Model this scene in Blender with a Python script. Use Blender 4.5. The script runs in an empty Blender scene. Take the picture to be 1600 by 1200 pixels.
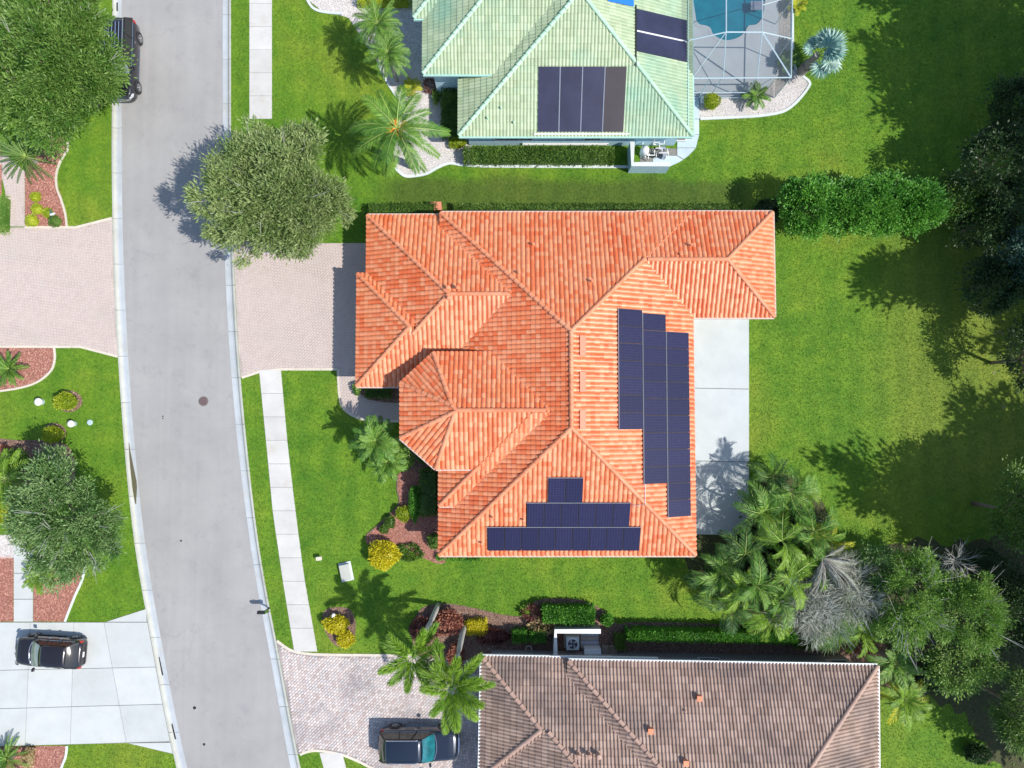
import bpy, bmesh, math, random
import numpy as np
from mathutils import Vector, Matrix

random.seed(7)
rng = np.random.default_rng(11)
R = math.radians
SC = bpy.context.scene
COL = SC.collection

# ------------------------------------------------------------------ camera
H = 44.44                       # metres above the ground
F = 1600 / 1.5                  # focal length in pixels of the 1600 px photograph
TILT = math.atan(50 / F)
cam_d = bpy.data.cameras.new('camera')
cam = bpy.data.objects.new('camera', cam_d)
COL.objects.link(cam)
cam.location = (0, 0, H)
cam.rotation_euler = (TILT, 0, 0)
cam_d.sensor_width = 36
cam_d.lens = 36 / 1.5
cam_d.clip_end = 5000
SC.camera = cam

# ------------------------------------------------------------------ sky and sun
SUN = Vector((0.76, -0.33, 1.0)).normalized()
w = bpy.data.worlds.new('World')
SC.world = w
w.use_nodes = True
nt = w.node_tree
bg = nt.nodes['Background']
sky = nt.nodes.new('ShaderNodeTexSky')
sky.sky_type = 'NISHITA'
sky.sun_disc = False
sky.sun_elevation = math.asin(SUN.z)
sky.sun_rotation = math.atan2(SUN.x, SUN.y)
sky.air_density = 1.0
sky.dust_density = 0.6
nt.links.new(sky.outputs[0], bg.inputs[0])
bg.inputs[1].default_value = 0.135
sd = bpy.data.lights.new('sun', 'SUN')
sd.energy = 3.8
sd.angle = R(0.5)
sd.color = (1.0, 0.955, 0.89)
so = bpy.data.objects.new('sun', sd)
COL.objects.link(so)
so.rotation_euler = (-SUN).to_track_quat('-Z', 'Y').to_euler()
SC.view_settings.view_transform = 'Standard'
SC.view_settings.look = 'None'
SC.view_settings.exposure = 0.50
SC.view_settings.gamma = 1.0
SC.view_settings.use_curve_mapping = False
SC.render.engine = 'CYCLES'
SC.cycles.max_bounces = 6
SC.cycles.transparent_max_bounces = 12

# ------------------------------------------------------------------ pixel -> place on a level at height z
_ct, _st = math.cos(TILT), math.sin(TILT)


def ray(px, py):
    x, y = (px - 800) / F, -(py - 600) / F
    return (x, y * _ct + _st, y * _st - _ct)


def P(px, py, z=0.0):
    d = ray(px, py)
    t = (H - z) / -d[2]
    return Vector((d[0] * t, d[1] * t, z))


def P2(px, py, z=0.0):
    v = P(px, py, z)
    return (v.x, v.y)


# ------------------------------------------------------------------ materials
def new_mat(name):
    m = bpy.data.materials.new(name)
    m.use_nodes = True
    n = m.node_tree
    return m, n, n.nodes['Principled BSDF']


def rgba(c):
    return (c[0], c[1], c[2], 1)


def add_noise(n, scale, detail=4, rough=0.6, coords='pos'):
    if coords == 'pos':
        g = n.nodes.new('ShaderNodeNewGeometry').outputs['Position']
    else:
        g = n.nodes.new('ShaderNodeTexCoord').outputs['Object']
    t = n.nodes.new('ShaderNodeTexNoise')
    t.inputs['Scale'].default_value = scale
    t.inputs['Detail'].default_value = detail
    t.inputs['Roughness'].default_value = rough
    n.links.new(g, t.inputs['Vector'])
    return t.outputs['Fac']


def ramp(n, fac, stops):
    r = n.nodes.new('ShaderNodeValToRGB')
    e = r.color_ramp.elements
    e[0].position, e[0].color = stops[0][0], rgba(stops[0][1])
    e[1].position, e[1].color = stops[-1][0], rgba(stops[-1][1])
    for p, c in stops[1:-1]:
        x = e.new(p)
        x.color = rgba(c)
    n.links.new(fac, r.inputs[0])
    return r.outputs[0]


def mix(n, fac, a, b, mode='MIX'):
    m = n.nodes.new('ShaderNodeMix')
    m.data_type = 'RGBA'
    m.blend_type = mode
    if isinstance(fac, (int, float)):
        m.inputs[0].default_value = fac
    else:
        n.links.new(fac, m.inputs[0])
    for i, s in ((6, a), (7, b)):
        if isinstance(s, tuple):
            m.inputs[i].default_value = rgba(s)
        else:
            n.links.new(s, m.inputs[i])
    return m.outputs[2]


def math_node(n, op, a, b=None):
    m = n.nodes.new('ShaderNodeMath')
    m.operation = op
    for i, s in ((0, a), (1, b)):
        if s is None:
            continue
        if isinstance(s, (int, float)):
            m.inputs[i].default_value = s
        else:
            n.links.new(s, m.inputs[i])
    return m.outputs[0]


def bump(n, b, fac, strength, dist):
    u = n.nodes.new('ShaderNodeBump')
    u.inputs['Strength'].default_value = strength
    u.inputs['Distance'].default_value = dist
    n.links.new(fac, u.inputs['Height'])
    n.links.new(u.outputs[0], b.inputs['Normal'])


def simple(name, col, rough=0.6, metal=0.0, var=0.12, scale=6.0, spec=0.5, coat=0.0, bmp=0.0):
    m, n, b = new_mat(name)
    if var:
        lo = tuple(c * (1 - var) for c in col)
        hi = tuple(min(1, c * (1 + var)) for c in col)
        f = add_noise(n, scale)
        n.links.new(ramp(n, f, [(0.3, lo), (0.7, hi)]), b.inputs['Base Color'])
        if bmp:
            bump(n, b, add_noise(n, scale * 5), 0.5, bmp)
    else:
        b.inputs['Base Color'].default_value = rgba(col)
    b.inputs['Roughness'].default_value = rough
    b.inputs['Metallic'].default_value = metal
    b.inputs['Specular IOR Level'].default_value = spec
    if coat:
        b.inputs['Coat Weight'].default_value = coat
        b.inputs['Coat Roughness'].default_value = 0.05
    return m


def tint_value(n):
    a = n.nodes.new('ShaderNodeAttribute')
    a.attribute_name = 'tint'
    o = n.nodes.new('ShaderNodeObjectInfo')
    return math_node(n, 'FRACT', math_node(n, 'ADD', a.outputs['Fac'], o.outputs['Random']))


def leaf_mat(name, dark, mid, light, trans=0.3, rough=0.5, patch=0.35):
    """leaf colour varies from leaf to leaf and from clump to clump"""
    m, n, b = new_mat(name)
    t = tint_value(n)
    c = ramp(n, t, [(0.0, dark), (0.5, mid), (1.0, light)])
    f = add_noise(n, 0.9, 2)
    c2 = ramp(n, f, [(0.35, dark), (0.65, light)])
    c = mix(n, patch, c, c2)
    n.links.new(c, b.inputs['Base Color'])
    b.inputs['Roughness'].default_value = rough
    b.inputs['Specular IOR Level'].default_value = 0.45
    tr = n.nodes.new('ShaderNodeBsdfTranslucent')
    n.links.new(c, tr.inputs[0])
    ms = n.nodes.new('ShaderNodeMixShader')
    ms.inputs[0].default_value = trans
    n.links.new(b.outputs[0], ms.inputs[1])
    n.links.new(tr.outputs[0], ms.inputs[2])
    n.links.new(ms.outputs[0], n.nodes['Material Output'].inputs[0])
    return m


def tile_mat(name, cols, patches, scale=0.25, rough=0.6, amount=0.7, spec=0.5):
    m, n, b = new_mat(name)
    t = tint_value(n)
    c = ramp(n, t, [(i / (len(cols) - 1), k) for i, k in enumerate(cols)])
    f = add_noise(n, scale, 5, 0.65)
    fm = n.nodes.new('ShaderNodeMapRange')
    fm.inputs[1].default_value = 0.5
    fm.inputs[2].default_value = 0.68
    fm.inputs[4].default_value = amount
    n.links.new(f, fm.inputs[0])
    c = mix(n, fm.outputs[0], c, patches)
    g = add_noise(n, 25, 3)
    c = mix(n, 0.5, c, ramp(n, g, [(0.3, (0.82, 0.80, 0.78)), (0.7, (1.06, 1.06, 1.06))]), 'MULTIPLY')
    h = add_noise(n, 1.3, 5, 0.75)
    c = mix(n, 0.6, c, ramp(n, h, [(0.30, (0.80, 0.77, 0.76)), (0.48, (1.0, 1.0, 1.0)), (0.72, (1.03, 1.08, 1.12))]), 'MULTIPLY')
    n.links.new(c, b.inputs['Base Color'])
    b.inputs['Roughness'].default_value = rough
    b.inputs['Specular IOR Level'].default_value = spec
    return m


def grass_mat(name, blade=False):
    m, n, b = new_mat(name)
    big = add_noise(n, 0.11, 4, 0.6)
    mid = add_noise(n, 0.9, 4, 0.7)
    base = ramp(n, big, [(0.34, (0.070, 0.205, 0.013)), (0.5, (0.130, 0.275, 0.018)), (0.64, (0.255, 0.325, 0.034))])
    c = mix(n, 0.45, base, ramp(n, mid, [(0.33, (0.056, 0.160, 0.014)), (0.67, (0.200, 0.310, 0.028))]))
    spk = add_noise(n, 4.5, 5, 0.8)
    gp = n.nodes.new('ShaderNodeNewGeometry').outputs['Position']
    # darker, olive-brown turf colour in the strip between the two upper houses, and drier turf far right
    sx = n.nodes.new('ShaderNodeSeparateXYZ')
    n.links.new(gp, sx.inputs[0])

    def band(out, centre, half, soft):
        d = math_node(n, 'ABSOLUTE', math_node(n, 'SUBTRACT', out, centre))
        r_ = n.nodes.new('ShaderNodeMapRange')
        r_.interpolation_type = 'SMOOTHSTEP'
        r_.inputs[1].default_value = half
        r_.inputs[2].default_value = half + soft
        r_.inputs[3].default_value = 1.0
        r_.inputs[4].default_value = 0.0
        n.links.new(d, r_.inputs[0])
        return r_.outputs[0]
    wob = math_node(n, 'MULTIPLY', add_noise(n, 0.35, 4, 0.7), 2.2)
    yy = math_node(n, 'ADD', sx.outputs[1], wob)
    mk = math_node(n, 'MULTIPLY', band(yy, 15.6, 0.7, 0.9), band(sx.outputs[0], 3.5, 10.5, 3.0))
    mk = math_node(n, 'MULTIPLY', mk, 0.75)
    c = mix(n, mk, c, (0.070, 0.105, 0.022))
    xx = math_node(n, 'ADD', sx.outputs[0], math_node(n, 'MULTIPLY', add_noise(n, 0.2, 4, 0.7), 6.0))
    dry = math_node(n, 'MULTIPLY', band(xx, 35.0, 4.0, 7.0), math_node(n, 'MULTIPLY', band(sx.outputs[1], 4.0, 5.0, 8.0), 0.45))
    c = mix(n, dry, c, (0.23, 0.245, 0.045))
    # mown stripes, wobbling a little
    wv = n.nodes.new('ShaderNodeTexWave')
    wv.bands_direction = 'X'
    wv.inputs['Scale'].default_value = 0.21
    wv.inputs['Distortion'].default_value = 1.6
    wv.inputs['Detail'].default_value = 3
    wv.inputs['Detail Scale'].default_value = 0.6
    n.links.new(gp, wv.inputs['Vector'])
    c = mix(n, 0.7, c, ramp(n, wv.outputs['Fac'], [(0.2, (0.90, 0.93, 0.9)), (0.8, (1.08, 1.05, 1.0))]), 'MULTIPLY')
    c = mix(n, 0.85, c, ramp(n, spk, [(0.32, (0.60, 0.66, 0.6)), (0.66, (1.30, 1.22, 1.2))]), 'MULTIPLY')
    if blade:
        t = tint_value(n)
        c = mix(n, 0.5, c, ramp(n, t, [(0.0, (0.045, 0.14, 0.012)), (0.6, (0.14, 0.285, 0.024)), (1.0, (0.36, 0.42, 0.09))]))
        tr = n.nodes.new('ShaderNodeBsdfTranslucent')
        n.links.new(c, tr.inputs[0])
        ms = n.nodes.new('ShaderNodeMixShader')
        ms.inputs[0].default_value = 0.3
        n.links.new(b.outputs[0], ms.inputs[1])
        n.links.new(tr.outputs[0], ms.inputs[2])
        n.links.new(ms.outputs[0], n.nodes['Material Output'].inputs[0])
    else:
        fine = add_noise(n, 14, 3, 0.8)
        c = mix(n, 0.6, c, ramp(n, fine, [(0.3, (0.45, 0.5, 0.45)), (0.65, (1.1, 1.1, 1.0))]), 'MULTIPLY')
        bare = add_noise(n, 0.35, 6, 0.75)
        fm = n.nodes.new('ShaderNodeMapRange')
        fm.inputs[1].default_value = 0.66
        fm.inputs[2].default_value = 0.78
        fm.inputs[4].default_value = 0.5
        n.links.new(bare, fm.inputs[0])
        c = mix(n, fm.outputs[0], c, (0.19, 0.15, 0.06))
        bump(n, b, add_noise(n, 30, 3, 0.8), 0.6, 0.05)
    n.links.new(c, b.inputs['Base Color'])
    b.inputs['Roughness'].default_value = 0.7
    b.inputs['Specular IOR Level'].default_value = 0.2
    return m


def asphalt_mat():
    m, n, b = new_mat('asphalt')
    a = add_noise(n, 0.25, 5, 0.6)
    f = add_noise(n, 60, 3, 0.7)
    # long faint streaks along the lane
    tc = n.nodes.new('ShaderNodeNewGeometry').outputs['Position']
    mp = n.nodes.new('ShaderNodeMapping')
    mp.inputs['Scale'].default_value = (2.2, 0.06, 1)
    n.links.new(tc, mp.inputs[0])
    s = n.nodes.new('ShaderNodeTexNoise')
    s.inputs['Scale'].default_value = 1.0
    s.inputs['Detail'].default_value = 3
    n.links.new(mp.outputs[0], s.inputs['Vector'])
    c = ramp(n, a, [(0.3, (0.300, 0.292, 0.284)), (0.7, (0.355, 0.346, 0.334))])
    c = mix(n, 0.6, c, ramp(n, s.outputs['Fac'], [(0.3, (0.93, 0.93, 0.935)), (0.7, (1.03, 1.03, 1.03))]), 'MULTIPLY')
    c = mix(n, 0.35, c, ramp(n, f, [(0.3, (0.7, 0.7, 0.7)), (0.7, (1.2, 1.2, 1.2))]), 'MULTIPLY')
    # darker blotches, old oil and a few hairline cracks
    bl = add_noise(n, 0.9, 6, 0.75)
    c = mix(n, 0.8, c, ramp(n, bl, [(0.30, (0.86, 0.86, 0.88)), (0.45, (1, 1, 1)), (0.72, (1.05, 1.05, 1.04))]), 'MULTIPLY')
    vo = n.nodes.new('ShaderNodeTexVoronoi')
    vo.feature = 'DISTANCE_TO_EDGE'
    vo.inputs['Scale'].default_value = 0.16
    wp = n.nodes.new('ShaderNodeTexNoise')
    wp.inputs['Scale'].default_value = 1.2
    wp.inputs['Detail'].default_value = 6
    n.links.new(tc, wp.inputs['Vector'])
    va = n.nodes.new('ShaderNodeVectorMath')
    va.operation = 'MULTIPLY_ADD'
    n.links.new(wp.outputs['Color'], va.inputs[0])
    va.inputs[1].default_value = (1.6, 1.6, 0)
    n.links.new(tc, va.inputs[2])
    n.links.new(va.outputs[0], vo.inputs['Vector'])
    c = mix(n, 0.28, c, ramp(n, vo.outputs['Distance'], [(0.0, (0.70, 0.70, 0.70)), (0.006, (1, 1, 1))]), 'MULTIPLY')
    n.links.new(c, b.inputs['Base Color'])
    b.inputs['Roughness'].default_value = 0.85
    bump(n, b, f, 0.3, 0.01)
    return m


def concrete_mat(name, lo, hi, stain=(0.40, 0.33, 0.2), amount=0.35, scale=0.8):
    m, n, b = new_mat(name)
    a = add_noise(n, scale, 6, 0.65)
    f = add_noise(n, 45, 3, 0.7)
    c = ramp(n, a, [(0.3, lo), (0.7, hi)])
    s = add_noise(n, 0.55, 5, 0.7)
    fm = n.nodes.new('ShaderNodeMapRange')
    fm.inputs[1].default_value = 0.56
    fm.inputs[2].default_value = 0.72
    fm.inputs[4].default_value = amount
    n.links.new(s, fm.inputs[0])
    c = mix(n, fm.outputs[0], c, stain)
    o = n.nodes.new('ShaderNodeObjectInfo')
    c = mix(n, 0.6, c, ramp(n, o.outputs['Random'], [(0, (0.9, 0.9, 0.89)), (1, (1.06, 1.06, 1.06))]), 'MULTIPLY')
    c = mix(n, 0.4, c, ramp(n, f, [(0.3, (0.84, 0.84, 0.84)), (0.7, (1.06, 1.06, 1.06))]), 'MULTIPLY')
    n.links.new(c, b.inputs['Base Color'])
    b.inputs['Roughness'].default_value = 0.8
    bump(n, b, f, 0.25, 0.006)
    return m


def paver_mat(name, cols, dirt, amount=0.6):
    m, n, b = new_mat(name)
    t = tint_value(n)
    c = ramp(n, t, [(i / (len(cols) - 1), k) for i, k in enumerate(cols)])
    s = add_noise(n, 0.33, 5, 0.7)
    fm = n.nodes.new('ShaderNodeMapRange')
    fm.inputs[1].default_value = 0.5
    fm.inputs[2].default_value = 0.72
    fm.inputs[4].default_value = amount
    n.links.new(s, fm.inputs[0])
    c = mix(n, fm.outputs[0], c, dirt)
    f = add_noise(n, 30, 3, 0.7)
    c = mix(n, 0.4, c, ramp(n, f, [(0.3, (0.8, 0.8, 0.8)), (0.7, (1.08, 1.08, 1.08))]), 'MULTIPLY')
    n.links.new(c, b.inputs['Base Color'])
    b.inputs['Roughness'].default_value = 0.85
    return m


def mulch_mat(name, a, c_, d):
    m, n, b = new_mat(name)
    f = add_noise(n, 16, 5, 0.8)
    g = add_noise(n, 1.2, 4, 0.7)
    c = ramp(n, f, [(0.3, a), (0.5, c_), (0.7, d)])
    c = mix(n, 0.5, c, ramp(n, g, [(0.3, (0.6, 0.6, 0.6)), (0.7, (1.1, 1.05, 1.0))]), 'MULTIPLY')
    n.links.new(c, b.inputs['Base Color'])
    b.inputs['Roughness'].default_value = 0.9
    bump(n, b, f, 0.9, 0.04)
    return m


M = {}
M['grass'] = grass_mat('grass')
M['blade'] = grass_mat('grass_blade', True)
M['soil'] = simple('soil', (0.16, 0.12, 0.07), 0.9, var=0.4, scale=2)
M['asphalt'] = asphalt_mat()
M['concrete'] = concrete_mat('kerb_concrete', (0.38, 0.385, 0.34), (0.50, 0.505, 0.455), amount=0.25)
M['gutter_concrete'] = concrete_mat('gutter_concrete', (0.38, 0.41, 0.43), (0.48, 0.51, 0.53), amount=0.3)
M['sidewalk'] = concrete_mat('sidewalk_concrete', (0.50, 0.485, 0.455), (0.60, 0.585, 0.555), amount=0.35)
M['white_concrete'] = concrete_mat('white_concrete', (0.47, 0.49, 0.475), (0.54, 0.56, 0.55), (0.52, 0.50, 0.40), 0.3)
M['patio'] = concrete_mat('patio_concrete', (0.46, 0.50, 0.50), (0.53, 0.57, 0.57), (0.4, 0.43, 0.43), 0.3)
M['blue_concrete'] = concrete_mat('blue_concrete', (0.42, 0.52, 0.58), (0.52, 0.62, 0.68), (0.4, 0.45, 0.45), 0.3)
M['deck'] = concrete_mat('pool_deck_concrete', (0.50, 0.54, 0.57), (0.58, 0.62, 0.65), (0.4, 0.43, 0.45), 0.2)
M['joint'] = simple('joint', (0.20, 0.20, 0.18), 0.95, var=0.3)
M['paver_pink'] = paver_mat('pink_paver', [(0.49, 0.405, 0.37), (0.53, 0.45, 0.41), (0.51, 0.425, 0.385)], (0.45, 0.405, 0.36), 0.6)
M['paver_grey'] = paver_mat('worn_paver', [(0.45, 0.36, 0.33), (0.66, 0.58, 0.54), (0.50, 0.47, 0.46)], (0.22, 0.21, 0.22), 0.7)
M['sand_joint'] = simple('sand_joint', (0.46, 0.385, 0.345), 0.95, var=0.2, scale=1.0)
M['dirt_joint'] = simple('dirt_joint', (0.31, 0.27, 0.26), 0.95, var=0.35, scale=0.6)
M['border'] = concrete_mat('border_concrete', (0.56, 0.50, 0.41), (0.67, 0.60, 0.50), amount=0.2)
M['white_border'] = concrete_mat('white_border', (0.55, 0.60, 0.60), (0.66, 0.70, 0.70), amount=0.2)
M['mulch_red'] = mulch_mat('red_mulch', (0.16, 0.055, 0.04), (0.33, 0.14, 0.105), (0.48, 0.26, 0.21))
M['mulch_brown'] = mulch_mat('brown_mulch', (0.07, 0.04, 0.03), (0.20, 0.12, 0.09), (0.40, 0.27, 0.21))
M['gravel'] = mulch_mat('pale_gravel', (0.30, 0.26, 0.25), (0.58, 0.55, 0.53), (0.80, 0.78, 0.75))
M['tile_orange'] = tile_mat('orange_tile', [(0.68, 0.140, 0.042), (0.71, 0.170, 0.057), (0.73, 0.215, 0.082), (0.76, 0.31, 0.155), (0.69, 0.150, 0.047)], (0.74, 0.26, 0.13), amount=0.35, rough=0.45, spec=0.6)
M['tile_brown'] = tile_mat('brown_tile', [(0.29, 0.20, 0.155), (0.37, 0.26, 0.205), (0.45, 0.325, 0.26)], (0.15, 0.115, 0.105), scale=0.22, amount=0.75)
M['tile_green'] = tile_mat('green_tile', [(0.33, 0.415, 0.25), (0.38, 0.465, 0.29), (0.43, 0.51, 0.33)], (0.17, 0.38, 0.275), scale=0.16, amount=0.65)
M['cap_orange'] = tile_mat('orange_cap', [(0.64, 0.20, 0.09), (0.72, 0.29, 0.15), (0.68, 0.23, 0.11)], (0.7, 0.34, 0.2), amount=0.5)
M['cap_brown'] = tile_mat('brown_cap', [(0.38, 0.235, 0.18), (0.47, 0.31, 0.24), (0.42, 0.27, 0.205)], (0.30, 0.21, 0.18), amount=0.5)
M['cap_green'] = tile_mat('green_cap', [(0.38, 0.62, 0.42), (0.48, 0.70, 0.50), (0.42, 0.64, 0.46)], (0.35, 0.55, 0.4), amount=0.5)
M['under_orange'] = simple('orange_underlay', (0.20, 0.055, 0.025), 0.9)
M['under_brown'] = simple('brown_underlay', (0.05, 0.035, 0.035), 0.9)
M['under_green'] = simple('green_underlay', (0.06, 0.14, 0.09), 0.9)
M['stucco_cream'] = simple('cream_stucco', (0.55, 0.47, 0.38), 0.9, bmp=0.01)
M['stucco_blue'] = simple('pale_blue_stucco', (0.42, 0.62, 0.72), 0.9, bmp=0.01)
M['stucco_tan'] = simple('tan_stucco', (0.38, 0.33, 0.30), 0.9, bmp=0.01)
M['white'] = simple('white_paint', (0.76, 0.76, 0.74), 0.5, var=0.05)
M['pinkish'] = simple('pink_paint', (0.60, 0.22, 0.13), 0.6, var=0.1)
M['aluminium'] = simple('painted_aluminium', (0.50, 0.62, 0.66), 0.4, 0.2, var=0.06)
M['white_gutter'] = simple('white_gutter', (0.72, 0.74, 0.74), 0.4, var=0.08)
M['pink_gutter'] = simple('cream_gutter', (0.58, 0.46, 0.40), 0.5, var=0.08)
M['green_gutter'] = simple('green_gutter', (0.40, 0.66, 0.60), 0.5, var=0.08)
M['dark_glass'] = simple('dark_glass', (0.02, 0.025, 0.03), 0.08, var=0, spec=0.8)
M['rail'] = simple('aluminium_rail', (0.45, 0.47, 0.55), 0.35, 0.5, var=0.1)
M['black'] = simple('black_plastic', (0.02, 0.02, 0.022), 0.5, var=0.1)
M['rubber'] = simple('tyre_rubber', (0.025, 0.025, 0.027), 0.8, var=0.1)
M['chrome'] = simple('chrome', (0.7, 0.72, 0.75), 0.18, 0.9, var=0)
M['rim'] = simple('alloy', (0.5, 0.5, 0.52), 0.3, 0.7, var=0)
M['lamp_glass'] = simple('lamp_glass', (0.6, 0.62, 0.64), 0.1, 0.2, var=0)
M['red_lamp'] = simple('red_lamp', (0.5, 0.03, 0.02), 0.15, var=0)
M['orange_lamp'] = simple('amber_lamp', (0.6, 0.16, 0.03), 0.2, var=0)
M['paint_navy'] = simple('navy_car_paint', (0.014, 0.022, 0.040), 0.25, 0.3, var=0, coat=1)
M['paint_black'] = simple('black_car_paint', (0.020, 0.020, 0.026), 0.25, 0.3, var=0, coat=1)
M['paint_brown'] = simple('black_brown_car_paint', (0.022, 0.019, 0.022), 0.22, 0.35, var=0, coat=1)
M['windscreen_teal'] = simple('teal_windscreen', (0.012, 0.13, 0.15), 0.06, var=0.5, scale=2.0, spec=0.9)
M['windscreen_green'] = simple('green_windscreen', (0.21, 0.26, 0.23), 0.08, var=0.25, scale=2.0, spec=0.9)
M['side_glass'] = simple('side_glass', (0.012, 0.014, 0.014), 0.06, var=0, spec=0.9)
M['bark'] = simple('bark', (0.22, 0.17, 0.13), 0.9, var=0.3, scale=8, bmp=0.02)
M['pale_bark'] = simple('pale_bark', (0.42, 0.40, 0.36), 0.9, var=0.2, scale=6)
M['palm_bark'] = simple('palm_bark', (0.30, 0.27, 0.23), 0.9, var=0.3, scale=10, bmp=0.02)
M['rachis'] = simple('frond_stem', (0.30, 0.42, 0.10), 0.6, var=0.1)
M['grey_rachis'] = simple('dried_frond_stem', (0.30, 0.28, 0.24), 0.8, var=0.2)
M['fruit'] = simple('orange_fruit', (0.75, 0.27, 0.03), 0.5, var=0.3, scale=20)
M['oak'] = leaf_mat('oak_leaf', (0.050, 0.14, 0.016), (0.135, 0.275, 0.038), (0.30, 0.44, 0.11))
M['oak_grey'] = leaf_mat('greyish_oak_leaf', (0.085, 0.165, 0.035), (0.215, 0.310, 0.085), (0.44, 0.51, 0.22))
M['oak_small'] = leaf_mat('small_tree_leaf', (0.040, 0.130, 0.022), (0.115, 0.250, 0.050), (0.29, 0.42, 0.16))
M['bright'] = leaf_mat('bright_bush_leaf', (0.035, 0.15, 0.014), (0.085, 0.29, 0.025), (0.20, 0.46, 0.06))
M['lime'] = leaf_mat('lime_leaf', (0.07, 0.19, 0.020), (0.19, 0.38, 0.045), (0.42, 0.58, 0.16), 0.42)
M['mid'] = leaf_mat('mid_green_leaf', (0.035, 0.10, 0.014), (0.095, 0.20, 0.028), (0.20, 0.32, 0.06))
M['deep'] = leaf_mat('deep_green_leaf', (0.014, 0.040, 0.012), (0.035, 0.08, 0.022), (0.075, 0.14, 0.045))
M['teal'] = leaf_mat('blue_green_leaf', (0.030, 0.085, 0.050), (0.070, 0.155, 0.10), (0.13, 0.25, 0.18))
M['grey_leaf'] = leaf_mat('grey_leaf', (0.09, 0.10, 0.06), (0.27, 0.30, 0.22), (0.60, 0.62, 0.55), 0.1)
M['twig'] = simple('grey_twig', (0.38, 0.38, 0.35), 0.9, var=0.3)
M['yellow'] = leaf_mat('yellow_leaf', (0.38, 0.34, 0.010), (0.66, 0.58, 0.015), (0.80, 0.74, 0.05))
M['yellow_green'] = leaf_mat('yellow_green_leaf', (0.15, 0.25, 0.01), (0.33, 0.42, 0.015), (0.55, 0.60, 0.05))
M['red_leaf'] = leaf_mat('copper_leaf', (0.16, 0.04, 0.03), (0.42, 0.15, 0.10), (0.62, 0.32, 0.22))
M['maroon'] = leaf_mat('maroon_leaf', (0.07, 0.018, 0.016), (0.17, 0.05, 0.045), (0.30, 0.14, 0.11))
M['cream_leaf'] = leaf_mat('cream_leaf', (0.30, 0.20, 0.08), (0.55, 0.42, 0.20), (0.72, 0.62, 0.36))
M['palm'] = leaf_mat('palm_leaf', (0.030, 0.12, 0.012), (0.095, 0.25, 0.026), (0.28, 0.45, 0.07), patch=0.15)
M['palm_lime'] = leaf_mat('lime_palm_leaf', (0.08, 0.19, 0.012), (0.17, 0.34, 0.022), (0.32, 0.48, 0.05), patch=0.15)
M['palm_yellow'] = leaf_mat('yellowing_palm_leaf', (0.20, 0.26, 0.012), (0.40, 0.46, 0.02), (0.66, 0.62, 0.04), patch=0.15)
M['palm_dark'] = leaf_mat('dark_palm_leaf', (0.020, 0.075, 0.014), (0.060, 0.165, 0.026), (0.18, 0.33, 0.07), patch=0.2)
M['palm_blue'] = leaf_mat('silver_palm_leaf', (0.10, 0.24, 0.20), (0.22, 0.40, 0.34), (0.48, 0.62, 0.54), 0.15, patch=0.15)


def pool_mats():
    m, n, b = new_mat('pool_water')
    f = add_noise(n, 1.5, 3)
    n.links.new(ramp(n, f, [(0.3, (0.0, 0.20, 0.30)), (0.7, (0.003, 0.27, 0.38))]), b.inputs['Base Color'])
    b.inputs['Roughness'].default_value = 0.05
    bump(n, b, add_noise(n, 3, 2), 0.1, 0.02)
    M['pool'] = m
    m, n, b = new_mat('solar_glass')
    # cell grid, fine print on the glass
    tc = n.nodes.new('ShaderNodeTexCoord').outputs['Object']
    br = n.nodes.new('ShaderNodeTexBrick')
    br.offset = 0
    br.inputs['Scale'].default_value = 1.0
    br.inputs['Mortar Size'].default_value = 0.003
    br.inputs['Brick Width'].default_value = 0.158
    br.inputs['Row Height'].default_value = 0.158
    br.inputs['Color1'].default_value = (0.016, 0.017, 0.050, 1)
    br.inputs['Color2'].default_value = (0.021, 0.019, 0.054, 1)
    br.inputs['Mortar'].default_value = (0.07, 0.07, 0.12, 1)
    n.links.new(tc, br.inputs[0])
    o = n.nodes.new('ShaderNodeObjectInfo')
    c = mix(n, 0.5, br.outputs[0], ramp(n, o.outputs['Random'], [(0, (0.75, 0.75, 0.8)), (1, (1.25, 1.2, 1.3))]), 'MULTIPLY')
    n.links.new(c, b.inputs['Base Color'])
    b.inputs['Roughness'].default_value = 0.22
    b.inputs['Specular IOR Level'].default_value = 0.4
    M['solar'] = m
    m, n, b = new_mat('insect_screen')
    tr = n.nodes.new('ShaderNodeBsdfTransparent')
    ms = n.nodes.new('ShaderNodeMixShader')
    ms.inputs[0].default_value = 0.36
    b.inputs['Base Color'].default_value = (0.06, 0.08, 0.09, 1)
    b.inputs['Roughness'].default_value = 0.9
    n.links.new(tr.outputs[0], ms.inputs[1])
    n.links.new(b.outputs[0], ms.inputs[2])
    n.links.new(ms.outputs[0], n.nodes['Material Output'].inputs[0])
    M['screen'] = m
    M['heater'] = simple('pool_heater_panel', (0.024, 0.026, 0.058), 0.35, var=0.25, scale=0.8)
    M['heater_fade'] = simple('faded_heater_panel', (0.024, 0.018, 0.026), 0.5, var=0.25, scale=0.8)
    M['tarp'] = simple('blue_tarp', (0.01, 0.16, 0.62), 0.5)
    M['iron'] = simple('rusty_iron', (0.16, 0.11, 0.11), 0.6, 0.2)
    m, n, b = new_mat('puddle')
    b.inputs['Base Color'].default_value = (0.11, 0.10, 0.055, 1)
    b.inputs['Roughness'].default_value = 0.12
    M['puddle'] = m
    b.inputs['Roughness'].default_value = 0.5


pool_mats()

# ------------------------------------------------------------------ mesh helpers
def tag(o, label=None, cat=None, group=None, kind=None):
    if label: o['label'] = label
    if cat: o['category'] = cat
    if group: o['group'] = group
    if kind: o['kind'] = kind
    return o


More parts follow.
